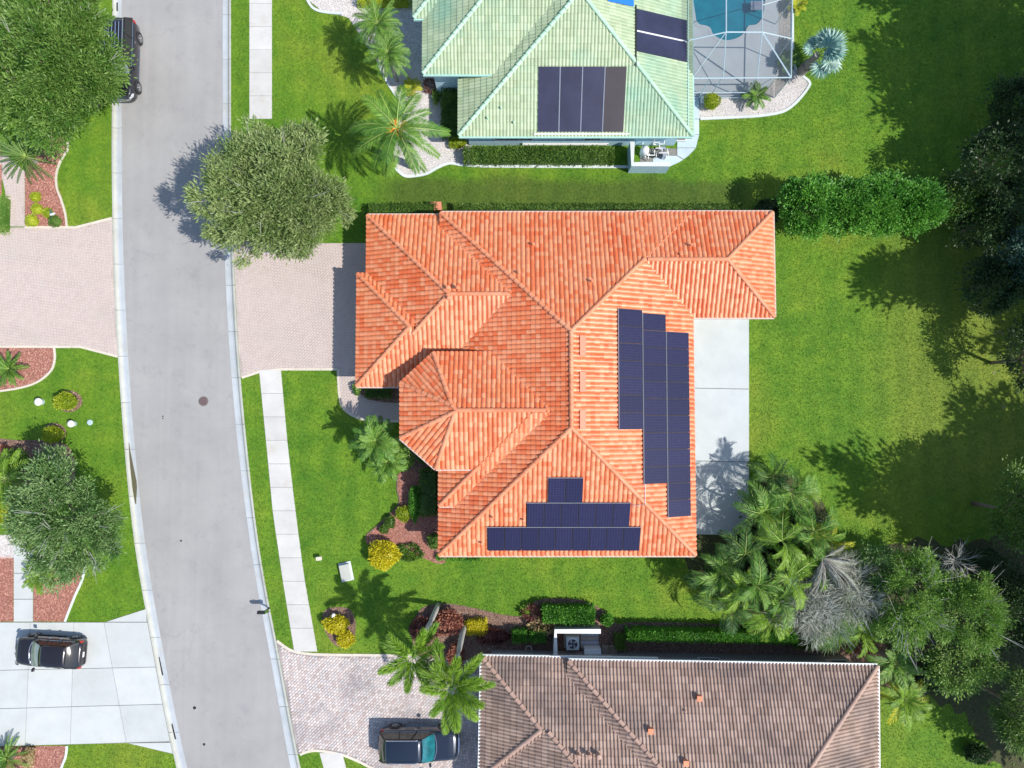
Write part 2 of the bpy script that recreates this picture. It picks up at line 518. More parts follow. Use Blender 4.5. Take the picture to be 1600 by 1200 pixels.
def thing(name, loc, label, cat, group=None, rz=0.0):
    o = bpy.data.objects.new(name, None)
    o.empty_display_size = 0.3
    COL.objects.link(o)
    o.location = loc
    o.rotation_euler = (0, 0, rz)
    return tag(o, label, cat, group)


def copy_tree(o, parent=None):
    c = o.copy()
    COL.objects.link(c)
    if parent:
        c.parent = parent
    for ch in list(o.children):
        copy_tree(ch, c)
    return c


def link(name, me, parent=None, loc=None):
    o = bpy.data.objects.new(name, me)
    COL.objects.link(o)
    if parent: o.parent = parent
    if loc is not None: o.location = loc
    return o


def np_mesh(name, V, Fq, mat, tint=None, smooth=False):
    """V (n,3) array, Fq (m,k) array of equal-sized faces"""
    me = bpy.data.meshes.new(name)
    V = np.asarray(V, dtype=np.float32)
    Fq = np.asarray(Fq, dtype=np.int32)
    k = Fq.shape[1]
    me.vertices.add(len(V))
    me.vertices.foreach_set('co', V.ravel())
    me.loops.add(Fq.size)
    me.loops.foreach_set('vertex_index', Fq.ravel())
    me.polygons.add(len(Fq))
    me.polygons.foreach_set('loop_start', np.arange(0, Fq.size, k, dtype=np.int32))
    me.polygons.foreach_set('loop_total', np.full(len(Fq), k, dtype=np.int32))
    me.polygons.foreach_set('use_smooth', np.full(len(Fq), bool(smooth), dtype=bool))
    if tint is not None:
        a = me.attributes.new('tint', 'FLOAT', 'POINT')
        a.data.foreach_set('value', np.asarray(tint, dtype=np.float32))
    me.update(calc_edges=True)
    me.materials.append(mat)
    return me


class MB:
    """collects faces for one mesh"""
    def __init__(s):
        s.v, s.f, s.m, s.t = [], [], [], []

    def add(s, vs, fs, mi=0, tint=0.0):
        b = len(s.v)
        s.v.extend([tuple(x) for x in vs])
        s.t.extend([tint] * len(vs))
        for f in fs:
            s.f.append(tuple(i + b for i in f))
            s.m.append(mi)
        return s

    def box(s, c, d, rz=0.0, mi=0, top=1.0):
        x, y, z = d[0] / 2, d[1] / 2, d[2] / 2
        ca, sa = math.cos(rz), math.sin(rz)
        vs = []
        for k, (i, j) in ((-1, (-1, -1)), (-1, (1, -1)), (-1, (1, 1)), (-1, (-1, 1)), (1, (-1, -1)), (1, (1, -1)), (1, (1, 1)), (1, (-1, 1))):
            q = top if k > 0 else 1
            a, b = i * x * q, j * y * q
            vs.append((c[0] + a * ca - b * sa, c[1] + a * sa + b * ca, c[2] + k * z))
        return s.add(vs, [(0, 3, 2, 1), (4, 5, 6, 7), (0, 1, 5, 4), (1, 2, 6, 5), (2, 3, 7, 6), (3, 0, 4, 7)], mi)

    def tube(s, pts, rad, n=6, mi=0, cap=True):
        pts = [Vector(p) for p in pts]
        if not isinstance(rad, (list, tuple)): rad = [rad] * len(pts)
        vs, fs = [], []
        for i, p in enumerate(pts):
            d = (pts[min(i + 1, len(pts) - 1)] - pts[max(i - 1, 0)])
            if d.length < 1e-6: d = Vector((0, 0, 1))
            d.normalize()
            a = d.cross(Vector((0, 0, 1)) if abs(d.z) < 0.95 else Vector((1, 0, 0))).normalized()
            b = d.cross(a)
            for k in range(n):
                t = 2 * math.pi * k / n
                vs.append(p + (a * math.cos(t) + b * math.sin(t)) * rad[i])
        for i in range(len(pts) - 1):
            for k in range(n):
                fs.append((i * n + k, i * n + (k + 1) % n, (i + 1) * n + (k + 1) % n, (i + 1) * n + k))
        if cap:
            fs.append(tuple(range(n))[::-1])
            fs.append(tuple((len(pts) - 1) * n + k for k in range(n)))
        return s.add(vs, fs, mi)

    def prism(s, poly, z0, z1, mi=0, bottom=True):
        n = len(poly)
        if area2(poly) < 0: poly = list(reversed(poly))
        vs = [(p[0], p[1], z0) for p in poly] + [(p[0], p[1], z1) for p in poly]
        fs = [tuple(range(n, 2 * n))]
        if bottom: fs.append(tuple(range(n))[::-1])
        fs += [(i, (i + 1) % n, n + (i + 1) % n, n + i) for i in range(n)]
        return s.add(vs, fs, mi)

    def lathe(s, prof, c=(0, 0, 0), n=16, mi=0):
        vs, fs = [], []
        for r, z in prof:
            for k in range(n):
                t = 2 * math.pi * k / n
                vs.append((c[0] + r * math.cos(t), c[1] + r * math.sin(t), c[2] + z))
        for i in range(len(prof) - 1):
            for k in range(n):
                fs.append((i * n + k, i * n + (k + 1) % n, (i + 1) * n + (k + 1) % n, (i + 1) * n + k))
        fs.append(tuple((len(prof) - 1) * n + k for k in range(n)))
        return s.add(vs, fs, mi)

    def mesh(s, name, mats, smooth=False):
        me = bpy.data.meshes.new(name)
        me.from_pydata(s.v, [], s.f)
        if not isinstance(mats, (list, tuple)): mats = [mats]
        for m in mats: me.materials.append(m)
        me.polygons.foreach_set('material_index', s.m)
        if smooth: me.polygons.foreach_set('use_smooth', [True] * len(s.f))
        a = me.attributes.new('tint', 'FLOAT', 'POINT')
        a.data.foreach_set('value', s.t)
        me.update()
        return me

    def build(s, name, mats, parent=None, loc=None, smooth=False, origin=None):
        if origin is not None:
            s.v = [(a - origin[0], b - origin[1], c - origin[2]) for a, b, c in s.v]
            if parent is None and loc is None: loc = origin
        return link(name, s.mesh(name, mats, smooth), parent, loc)


def area2(poly):
    return sum(poly[i][0] * poly[(i + 1) % len(poly)][1] - poly[(i + 1) % len(poly)][0] * poly[i][1] for i in range(len(poly)))


def clip_half(poly, a, nrm):
    """keep the side where (p-a).n >= 0"""
    out = []
    n = len(poly)
    for i in range(n):
        p, q = poly[i], poly[(i + 1) % n]
        dp = (p[0] - a[0]) * nrm[0] + (p[1] - a[1]) * nrm[1]
        dq = (q[0] - a[0]) * nrm[0] + (q[1] - a[1]) * nrm[1]
        if dp >= 0: out.append(p)
        if (dp > 0 > dq) or (dp < 0 < dq):
            t = dp / (dp - dq)
            out.append((p[0] + (q[0] - p[0]) * t, p[1] + (q[1] - p[1]) * t))
    return out


def smooth_poly(pts, closed=True, k=6):
    n = len(pts)
    out = []
    rng_ = range(n) if closed else range(n - 1)
    for i in rng_:
        if closed:
            p0, p1, p2, p3 = pts[(i - 1) % n], pts[i], pts[(i + 1) % n], pts[(i + 2) % n]
        else:
            p0, p1, p2, p3 = pts[max(i - 1, 0)], pts[i], pts[i + 1], pts[min(i + 2, n - 1)]
        for j in range(k):
            t = j / k
            out.append(tuple(0.5 * (2 * p1[c] + (p2[c] - p0[c]) * t + (2 * p0[c] - 5 * p1[c] + 4 * p2[c] - p3[c]) * t * t + (3 * p1[c] - p0[c] - 3 * p2[c] + p3[c]) * t ** 3) for c in (0, 1)))
    if not closed: out.append(pts[-1])
    return out


def in_poly(X, Y, poly):
    inside = np.zeros(X.shape, dtype=bool)
    n = len(poly)
    for i in range(n):
        x1, y1 = poly[i][0], poly[i][1]
        x2, y2 = poly[(i + 1) % n][0], poly[(i + 1) % n][1]
        c = ((y1 > Y) != (y2 > Y)) & (X < (x2 - x1) * (Y - y1) / ((y2 - y1) if y2 != y1 else 1e-9) + x1)
        inside ^= c
    return inside


def strip(mb, pts, width, z0, z1, closed=False, side=0.0, mi=0):
    """a raised band following pts (world xy)"""
    n = len(pts)
    L, Rr = [], []
    for i in range(n):
        a = pts[(i - 1) % n] if (closed or i > 0) else pts[i]
        b = pts[(i + 1) % n] if (closed or i < n - 1) else pts[i]
        dx, dy = b[0] - a[0], b[1] - a[1]
        l = math.hypot(dx, dy) or 1
        nx, ny = -dy / l, dx / l
        L.append((pts[i][0] + nx * width * (0.5 + side), pts[i][1] + ny * width * (0.5 + side)))
        Rr.append((pts[i][0] - nx * width * (0.5 - side), pts[i][1] - ny * width * (0.5 - side)))
    vs = []
    for i in range(n):
        vs += [(L[i][0], L[i][1], z0), (L[i][0], L[i][1], z1), (Rr[i][0], Rr[i][1], z1), (Rr[i][0], Rr[i][1], z0)]
    fs = []
    m = n if closed else n - 1
    for i in range(m):
        a, b = i * 4, ((i + 1) % n) * 4
        for k in range(3):
            fs.append((a + k, b + k, b + k + 1, a + k + 1))
    if not closed:
        fs += [(0, 1, 2, 3), ((n - 1) * 4 + 3, (n - 1) * 4 + 2, (n - 1) * 4 + 1, (n - 1) * 4)]
    return mb.add(vs, fs, mi)


def sheet(name, poly, z, mat, kind='structure', thick=0.0, holes=None, parent=None):
    """flat surface, triangulated so that concave outlines work; 'thick' gives it an edge"""
    bm = bmesh.new()
    loops = [poly] + (holes or [])
    edges = []
    for lp in loops:
        vs = [bm.verts.new((p[0], p[1], z)) for p in lp]
        for i in range(len(vs)):
            edges.append(bm.edges.new((vs[i], vs[(i + 1) % len(vs)])))
    bmesh.ops.triangle_fill(bm, use_beauty=True, use_dissolve=False, edges=edges)
    for f in bm.faces:
        if f.normal.z < 0: f.normal_flip()
    if thick:
        bd = [e for e in bm.edges if len(e.link_faces) == 1]
        r = bmesh.ops.extrude_edge_only(bm, edges=bd)
        for v in r['geom']:
            if isinstance(v, bmesh.types.BMVert): v.co.z -= thick
    me = bpy.data.meshes.new(name)
    bm.to_mesh(me)
    bm.free()
    me.materials.append(mat)
    o = link(name, me, parent)
    if kind: o['kind'] = kind
    return o


HARD = []       # outlines where no grass grows

# ================================================================== GROUND, ROAD, KERBS
ROADZ = -0.10


def px_poly(pts, z=0.0):
    return [P2(a, b, z) for a, b in pts]


def curve(ypx, table):
    ys = [t[0] for t in table]
    return float(np.interp(ypx, ys, [t[1] for t in table]))


L_OUT = [(-3000, 176), (100, 176), (200, 174.5), (300, 175), (400, 177), (500, 181), (600, 187), (700, 194.5), (800, 203.5), (900, 217), (1000, 237), (1100, 254), (1200, 275), (1300, 301), (1500, 365), (2200, 640)]
L_IN = [(-3000, 190), (100, 190), (200, 190), (300, 190.5), (400, 192.5), (500, 197), (600, 202.5), (700, 210.5), (800, 220), (900, 233.5), (1000, 252), (1100, 270), (1200, 292), (1300, 318), (1500, 382), (2200, 657)]
R_IN = [(-3000, 348), (200, 348), (300, 348.5), (400, 351), (500, 355), (600, 362.5), (700, 371.5), (800, 384), (900, 398), (1000, 418), (1100, 435.5), (1200, 453), (1300, 477), (1500, 538), (2200, 800)]
R_OUT = [(-3000, 361), (200, 361), (300, 361.5), (400, 365.5), (500, 369), (600, 376.5), (700, 386), (800, 397), (900, 411), (1000, 432), (1100, 449.5), (1200, 469), (1300, 493), (1500, 555), (2200, 817)]
YS = [-1500, -600, -200] + list(range(-100, 1501, 25)) + [1700, 2000]


def smooth_tab(tab, y):
    # average over +-60 px so that the bend has no corners
    return sum(curve(y + d, tab) for d in (-60, -30, 0, 30, 60)) / 5


lo = [P2(smooth_tab(L_OUT, y), y) for y in YS]
li = [P2(smooth_tab(L_IN, y), y, ROADZ) for y in YS]
ri = [P2(smooth_tab(R_IN, y), y, ROADZ) for y in YS]
ro = [P2(smooth_tab(R_OUT, y), y) for y in YS]

sheet('ground', [(-2500, -2500), (2500, -2500), (2500, 2500), (-2500, 2500)], -0.25, M['soil'])
west = [(-220, lo[0][1])] + lo + [(-220, lo[-1][1])]
east = [(220, ro[0][1])] + ro + [(220, ro[-1][1])]
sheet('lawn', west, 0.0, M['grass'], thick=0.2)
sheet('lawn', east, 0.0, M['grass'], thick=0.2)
sheet('road', li + ri[::-1], ROADZ, M['asphalt'], thick=0.1)


def resample(a, b, step, ph=0.0):
    """split two matching polylines into stretches of equal length"""
    L = [0]
    for i in range(1, len(a)):
        L.append(L[-1] + math.dist(a[i], a[i - 1]))
    s = ph
    cuts = []
    while s < L[-1]:
        cuts.append(s)
        s += step
    ax, ay = [p[0] for p in a], [p[1] for p in a]
    bx, by = [p[0] for p in b], [p[1] for p in b]
    at = lambda s: ((float(np.interp(s, L, ax)), float(np.interp(s, L, ay))), (float(np.interp(s, L, bx)), float(np.interp(s, L, by))))
    return cuts, at, L[-1]


def kerb(inner, outer, label, phase):
    k = sheet('kerb', inner + outer[::-1], ROADZ - 0.02, M['joint'], thick=0.1)
    cuts, at, tot = resample(inner, outer, 3.05, phase)
    prof = [(0, -0.085), (0.42, -0.093), (0.60, -0.075), (0.74, -0.005), (0.83, 0.022), (1.0, 0.022)]
    for c0 in cuts[:-1]:
        i0, o0 = at(c0)
        if not (-34 < i0[1] < 31): continue
        mb = MB()
        rows = []
        for s in (c0 + 0.012, c0 + 1.0, c0 + 2.0, c0 + 3.038):
            i, o = at(s)
            rows.append([(i[0] + (o[0] - i[0]) * t, i[1] + (o[1] - i[1]) * t, z) for t, z in prof] +
                        [(o[0], o[1], -0.16), (i[0], i[1], -0.16)])
        n = 8
        vs = [v for r in rows for v in r]
        fs, mi = [], []
        for r in range(3):
            for q in range(n):
                fs.append((r * n + q, r * n + (q + 1) % n, (r + 1) * n + (q + 1) % n, (r + 1) * n + q))
        fs += [tuple(range(n)), tuple(3 * n + q for q in range(n))[::-1]]
        mb.add(vs, fs)
        for idx in range(len(mb.f)):
            q = idx % n
            mb.m[idx] = 1 if (idx < 3 * n and q in (0, 1)) else 0
        me_o = mb.build('kerb_segment', [M['concrete'], M['gutter_concrete']], k)
        bmk = bmesh.new(); bmk.from_mesh(me_o.data)
        bmesh.ops.recalc_face_normals(bmk, faces=bmk.faces); bmk.to_mesh(me_o.data); bmk.free()
    return k


kerb(li, lo, '', 0.5)
kerb(ri, ro, '', 1.9)

# sidewalk on the east side: stretches of slabs
SW_L = [(-200, 390), (185, 390), (400, 394), (578, 405), (700, 417), (800, 426.5), (900, 441), (1018, 460), (1175, 499), (1300, 534)]
SW_R = [(-200, 425), (185, 425), (400, 428), (578, 439), (700, 450), (800, 462), (900, 475), (1018, 496), (1175, 534), (1300, 570)]


def sidewalk(y0, y1, n):
    ys = np.linspace(y0, y1, n + 1)
    base = [P2(curve(y, SW_L), y) for y in ys] + [P2(curve(y, SW_R), y) for y in ys[::-1]]
    s = sheet('sidewalk', base, 0.006, M['joint'])
    HARD.append(base)
    for i in range(n):
        a, b = ys[i] + 0.25, ys[i + 1] - 0.25
        q = [P2(curve(a, SW_L), a), P2(curve(a, SW_R), a), P2(curve(b, SW_R), b), P2(curve(b, SW_L), b)]
        MB().prism(q, 0.0, 0.035 + random.uniform(-0.003, 0.003)).build('paving_slab', M['sidewalk'], s)


sidewalk(-66, 186, 7)
sidewalk(578, 1018, 12)
sidewalk(1176, 1290, 3)


# ------------------------------------------------------------------ paved areas
def pavers(parent, poly, mat, z, ang=45, w=0.235, h=0.155, inset=0.08, name='paver_field'):
    """small laid pavers, each with its own edges, joined into one part because they are too small and too many"""
    xs = [p[0] for p in poly]; ys = [p[1] for p in poly]
    cx, cy = sum(xs) / len(xs), sum(ys) / len(ys)
    r = max(math.dist((cx, cy), p) for p in poly) + 0.5
    a = R(ang)
    ni, nj = int(2 * r / w), int(2 * r / h)
    I, J = np.meshgrid(np.arange(ni), np.arange(nj))
    U = -r + (I + 0.5 * (J % 2)) * w
    Vv = -r + J * h
    U, Vv = U.ravel(), Vv.ravel()
    X = cx + U * math.cos(a) - Vv * math.sin(a)
    Y = cy + U * math.sin(a) + Vv * math.cos(a)
    keep = in_poly(X, Y, poly)
    for dx, dy in ((w / 2, h / 2), (-w / 2, h / 2), (w / 2, -h / 2), (-w / 2, -h / 2)):
        keep &= in_poly(X + dx * math.cos(a) - dy * math.sin(a), Y + dx * math.sin(a) + dy * math.cos(a), poly)
    # leave out what is far outside the frame
    sel = keep & (np.abs(X) < 38) & (np.abs(Y) < 31)
    X, Y = X[sel], Y[sel]
    n = len(X)
    g = 0.010
    zt = z + 0.022 + rng.uniform(-0.002, 0.003, n)
    V = np.zeros((n, 8, 3), dtype=np.float32)
    for k, (sx, sy) in enumerate(((-1, -1), (1, -1), (1, 1), (-1, 1))):
        for lvl, (e, zz) in enumerate(((0.0, z), (0.010, zt))):
            dx, dy = sx * (w / 2 - g - e), sy * (h / 2 - g - e)
            V[:, k + 4 * lvl, 0] = X + dx * math.cos(a) - dy * math.sin(a)
            V[:, k + 4 * lvl, 1] = Y + dx * math.sin(a) + dy * math.cos(a)
            V[:, k + 4 * lvl, 2] = zz
    fq = np.array([(4, 5, 6, 7), (0, 1, 5, 4), (1, 2, 6, 5), (2, 3, 7, 6), (3, 0, 4, 7)])
    Fq = (np.arange(n)[:, None, None] * 8 + fq[None]).reshape(-1, 4)
    t = np.repeat(rng.random(n), 8)
    o = link(name, np_mesh(name, V.reshape(-1, 3), Fq, mat, t), parent)
    o['kind'] = 'stuff'
    return o


def border(parent, pts, width=0.16, z1=0.034, mat='border', closed=False, side=0.0, name='edging'):
    mb = strip(MB(), pts, width, 0.0, z1, closed, side)
    return mb.build(name, M[mat], parent)


# driveway of the orange-roofed house
edge_r = lambda ys: [(smooth_tab(R_OUT, y) + 0.4, y) for y in ys]
edge_l = lambda ys: [(smooth_tab(L_OUT, y) - 0.4, y) for y in ys]
d_main = px_poly([(smooth_tab(R_OUT, 372) + 0.4, 372), (400, 378), (440, 380), (600, 380), (600, 586), (527, 577), (440, 577), (405, 581)] + edge_r((590, 565, 540, 515, 490, 465, 440, 415, 393)))
HARD.append(d_main)
drv = sheet('driveway', d_main, 0.006, M['sand_joint'])
pavers(drv, d_main, M['paver_pink'], 0.008)
border(drv, px_poly([(378, 590), (405, 581), (440, 577), (527, 577)]))
walk = smooth_poly(px_poly([(527, 577), (530, 622), (540, 643), (566, 656), (600, 659), (640, 659), (690, 659)]), False, 5)
walk_poly = walk + px_poly([(690, 630), (620, 630), (585, 626), (566, 618), (557, 605), (556, 577)])
HARD.append(walk_poly)
wk = sheet('walkway', walk_poly, 0.010, M['sand_joint'])
pavers(wk, walk_poly, M['paver_pink'], 0.012)
border(wk, walk, side=0.3)

# wide paved driveway across the road
d_left = px_poly([(-200, 355), (118, 355.5), (140, 350)] + edge_l((341, 365, 390, 415, 440, 465, 490, 515, 540, 557)) + [(126, 542), (-200, 541)])
HARD.append(d_left)
drl = sheet('driveway', d_left, 0.006, M['sand_joint'])
pavers(drl, d_left, M['paver_pink'], 0.008)
border(drl, px_poly([(-200, 355), (8, 355)]))
border(drl, px_poly([(39, 355), (118, 355.5), (140, 350), (175, 341)]))
border(drl, px_poly([(184, 557), (126, 542), (-200, 541)]))
wl = px_poly([(8.5, 240), (39, 268), (39, 354), (8.5, 354), (8.5, 300), (-6, 240)])
HARD.append(wl)
wko = sheet('walkway', wl, 0.010, M['sand_joint'])
pavers(wko, wl, M['paver_pink'], 0.012)

# driveway of the brown-roofed house
d_brown = smooth_poly(px_poly([(smooth_tab(R_OUT, 999) + 0.4, 999), (437, 1004), (455, 1016), (478, 1021), (520, 1023)]), False, 4) + \
    px_poly([(640, 1024), (700, 1030), (790, 1030), (790, 1290), (640, 1290), (600, 1215), (575, 1197), (537, 1180), (500, 1173), (482, 1174)] + edge_r((1179, 1155, 1130, 1105, 1080, 1055, 1030, 1010)))
HARD.append(d_brown)
drb = sheet('driveway', d_brown, 0.006, M['dirt_joint'])
pavers(drb, d_brown, M['paver_grey'], 0.008)
border(drb, smooth_poly(px_poly([(433, 1001), (438, 1005), (455, 1016), (478, 1021), (520, 1023), (640, 1024)]), False, 4))
border(drb, smooth_poly(px_poly([(469, 1179), (482, 1174), (500, 1173), (537, 1180), (575, 1197), (600, 1215), (640, 1290)]), False, 4))

# white concrete driveway, lower left: every poured slab by itself
hl = [lambda x: 972.0, lambda x: 1047 - x * 0.021, lambda x: 1107 - x * 0.028, lambda x: 1166 - x * 0.030]
vl = [lambda y: -130.0, lambda y: 48 - (y - 972) * 0.042, lambda y: 116 - (y - 972) * 0.03, lambda y: 163 + (y - 972) * 0.185, lambda y: 229 + (y - 951) * 0.175]
d_white = px_poly([(-200, 972), (165, 972), (229, 951), (240, 1000), (254, 1095), (270, 1178), (200, 1161), (-200, 1170)])
HARD.append(d_white)
drw = sheet('driveway', d_white, 0.006, M['joint'])
KX = lambda y: smooth_tab(L_OUT, y) - 0.5


def node(i, j):
    """crossing of joint line i (down the picture) and j (across it)"""
    y = hl[i](100)
    for _ in range(4):
        x = vl[j](y) if j < 4 else KX(y)
        y = hl[i](x)
    return (x, y)


for i in range(3):
    for j in range(4):
        q = [node(i, j), node(i, j + 1), node(i + 1, j + 1), node(i + 1, j)]
        cx, cy = sum(a for a, b in q) / 4, sum(b for a, b in q) / 4
        q = [(a + (0.4 if a < cx else -0.4), b + (0.4 if b < cy else -0.4)) for a, b in q]
        MB().prism(px_poly(q), 0.0, 0.04).build('concrete_slab', M['white_concrete'], drw)
MB().prism(px_poly([(167, 971.2), (228, 951.5), (KX(965), 971.2)]), 0.0, 0.04).build('concrete_slab', M['white_concrete'], drw)
MB().prism(px_poly([(201, 1161), (KX(1160), 1160), (KX(1176), 1177)]), 0.0, 0.04).build('concrete_slab', M['white_concrete'], drw)
w_up = px_poly([(22, 846), (52, 866), (52, 971), (22, 971)])
HARD.append(w_up)
wu = sheet('walkway', w_up, 0.006, M['joint'])
for a, b in ((850, 895), (896, 935.5), (936.5, 971)):
    MB().prism(px_poly([(22.3, a), (51.7, a + (14 if a < 860 else 0)), (51.7, b), (22.3, b)]), 0, 0.04).build('concrete_slab', M['white_concrete'], wu)

# ------------------------------------------------------------------ planting beds
BEDS = []


def bed(name, pts, mat, edge=None, closed_edge=None, k=5, z=0.018, smooth=True, ew=0.13):
    pl = px_poly(pts)
    if smooth: pl = smooth_poly(pl, True, k)
    HARD.append(pl)
    BEDS.append((pl, mat))
    o = sheet(name, pl, z, M[mat], 'structure')
    if edge:
        e = px_poly(edge)
        e = smooth_poly(e, False, k)
        border(o, e, ew, 0.06, closed_edge or 'border')
    return o


bed('mulch_bed', [(39.5, 262), (60, 240), (98, 212), (106, 228), (100, 245), (91, 262), (88, 285), (95, 305), (102, 330), (105, 354), (39.5, 354)], 'mulch_red',
    [(106, 222), (106, 234), (96, 250), (89, 270), (89, 292), (96, 312), (102, 332), (105, 354)], smooth=False)
bed('mulch_bed', [(-40, 235), (3, 235), (3, 354), (-40, 354)], 'mulch_red', smooth=False)
bed('mulch_bed', [(-60, 543), (84, 543), (85, 562), (78, 582), (50, 601), (0, 612), (-60, 612)], 'mulch_red',
    [(85, 543), (86, 562), (78, 582), (50, 601), (0, 611), (-60, 612)], smooth=False)
bed('mulch_bed', [(-60, 691), (30, 688), (90, 690), (112, 705), (118, 735), (108, 775), (60, 800), (-60, 805)], 'mulch_brown')
bed('mulch_bed', [(-60, 868), (21.5, 868), (21.5, 971), (-60, 971)], 'mulch_red', smooth=False)
bed('gravel_bed', [(-40, 838), (20, 835), (40, 848), (40, 868), (21.5, 872), (-40, 872)], 'gravel', smooth=False, z=0.022)
bed('mulch_bed', [(52.5, 880), (125, 880), (128, 905), (118, 930), (107, 960), (103, 971), (52.5, 971)], 'mulch_red',
    [(134, 880), (129, 905), (118, 930), (108, 955), (102, 971)], 'white_border', smooth=False)
bed('mulch_bed', [(-60, 1168), (104, 1165), (103, 1180), (94, 1205), (90, 1240), (-60, 1240)], 'mulch_red',
    [(105, 1165), (103, 1182), (95, 1205), (90, 1240)], 'white_border', smooth=False)
# rings of soil round the two clipped bushes across the road
for cx, cy, rx, ry in ((108, 627, 21, 17), (85, 676, 19, 15)):
    pl = [(cx + rx * math.cos(t), cy + ry * math.sin(t)) for t in np.linspace(0, 6.283, 15)[:-1]]
    bed('soil_ring', pl, 'mulch_brown', smooth=False)

# front of the orange-roofed house
bed('mulch_bed', [(700, 735), (640, 735), (622, 742), (620, 765), (624, 785), (610, 803), (592, 820), (573, 836), (575, 850), (600, 858), (625, 852), (650, 865), (664, 873), (700, 870)], 'mulch_red',
    [(622, 742), (621, 765), (624, 785), (610, 803), (592, 820), (573, 836)], 'mulch_brown', ew=0.1)
bed('mulch_bed', [(556, 603), (700, 603), (700, 629), (600, 629), (575, 624), (560, 614)], 'mulch_brown', smooth=False)
bed('mulch_bed', [(640, 735), (636, 700), (630, 668), (700, 660), (700, 760)], 'mulch_brown', smooth=False, z=0.012)
# along the lawn edge of the brown-roofed house
bed('mulch_bed', [(650, 1022), (645, 1000), (641, 985), (650, 962), (665, 947), (700, 943), (745, 951), (790, 961), (826, 961), (833, 941), (860, 935), (905, 937), (932, 947), (953, 962), (966, 975), (985, 972),
                  (1070, 973), (1160, 977), (1260, 985), (1340, 990), (1385, 1010), (1385, 1075), (1000, 1075), (760, 1060), (745, 1034), (700, 1030)], 'mulch_brown', k=4)
bed('mulch_bed', [(505, 958), (520, 949), (545, 951), (555, 968), (555, 990), (548, 1006), (530, 1011), (516, 1000), (506, 980)], 'mulch_brown')
# pale gravel round the green-roofed house
bed('gravel_bed', [(482, 0), (470, -40), (760, -60), (760, 120), (735, 240), (1000, 262), (1045, 262), (1040, 268), (985, 262), (900, 262), (800, 262), (720, 259), (702, 256), (684, 262), (665, 272), (642, 276), (622, 270), (615, 240), (620, 200), (630, 170), (618, 148), (605, 128), (592, 102), (566, 60), (545, 28), (520, 21), (500, 15)], 'gravel',
    None, smooth=False)
e = smooth_poly(px_poly([(476, -20), (482, 3), (497, 17), (535, 22)]), False, 5)
g_ed = thing('garden_edging', (e[0][0], e[0][1], 0), 'pale concrete garden edging curving round the gravel south and west of the green-roofed house', 'edging')
for pp in (e, smooth_poly(px_poly([(592, 102), (605, 128), (618, 148), (630, 165), (632, 185)]), False, 5),
           smooth_poly(px_poly([(617, 262), (632, 275), (650, 275), (668, 271), (684, 262), (702, 255.5), (722, 258), (760, 260), (850, 260.5), (988, 261)]), False, 5)):
    mb = strip(MB(), pp, 0.17, 0.0, 0.07)
    mb.build('edging_kerb', M['white_border'], g_ed, origin=(e[0][0], e[0][1], 0))

# pool deck, gravel strip and path east of the green-roofed house
deck_px = [(1060, -60), (1216, -60), (1216, 118), (1187, 152), (1060, 152)]
pool_px = [(1088, -60), (1088, 32), (1093, 38), (1103, 40), (1110, 44), (1114, 53), (1124, 60), (1136, 63), (1150, 60), (1160, 54), (1166, 46), (1170, 40), (1182, 38), (1191, 28), (1192, -60)]
pool = smooth_poly(px_poly(pool_px, 0.1), True, 3)
HARD.append(px_poly(deck_px))
pdk = sheet('pool_deck', px_poly([(1060, -61), (1216, -61), (1216, 118), (1187, 152), (1060, 152)]), 0.10, M['deck'], thick=0.14, holes=[pool])
gb = bed('gravel_bed', [(1092, 150), (1188, 152), (1217, 118), (1217, -60), (1240, -60), (1240, 100), (1250, 116), (1264, 128), (1262, 138), (1245, 158), (1232, 170), (1215, 177), (1180, 182), (1130, 184), (1092, 186)], 'gravel', None, smooth=False)
g2 = P(1094, 186)
ge2 = thing('garden_edging', g2, 'pale concrete edging curving round the gravel strip outside the pool cage', 'edging')
mb = strip(MB(), smooth_poly(px_poly([(1094, 186), (1130, 184.5), (1180, 182), (1215, 177), (1232, 170), (1247, 157), (1262, 138), (1264, 128), (1250, 116), (1240, 100), (1238, 60), (1238, -60)]), False, 5), 0.17, 0, 0.07)
mb.build('edging_kerb', M['white_border'], ge2, origin=g2)
pth = px_poly([(1060, 150), (1078, 150), (1092, 152), (1092, 210), (1087, 228), (1076, 243), (1060, 254), (1045, 261), (1000, 262), (1000, 232), (1060, 232)])
HARD.append(pth)
pt = sheet('path', pth, 0.022, M['joint'])
cut = [(150, 186), (187, 210), (211, 231)]
for a, b in cut:
    xa = 1092
    MB().prism(px_poly([(1058, a), (xa, a), (xa - (5 if b > 225 else 0), b), (1058, b)]), 0, 0.05).build('concrete_slab', M['blue_concrete'], pt)
MB().prism(px_poly([(1058, 232), (1086.5, 232), (1076, 243), (1068, 249), (1058, 243)]), 0, 0.05).build('concrete_slab', M['blue_concrete'], pt)
MB().prism(px_poly([(1057, 244), (1067, 250), (1060, 254), (1045, 261), (1020, 261.5), (1020, 244)]), 0, 0.05).build('concrete_slab', M['blue_concrete'], pt)

# patio behind the orange-roofed house
pat = px_poly([(1060, 480), (1169.5, 480), (1169.5, 835), (1060, 835)])
HARD.append(pat)
pto = sheet('patio', pat, 0.02, M['joint'])
for a, b in ((481, 605.5), (606.5, 719), (720, 834)):
    MB().prism(px_poly([(1060, a), (1169.5, a + 2), (1169.5, b + 2), (1060, b)]), 0, 0.09).build('concrete_slab', M['patio'], pto)

# ================================================================== HOUSES
PITCH = 0.43


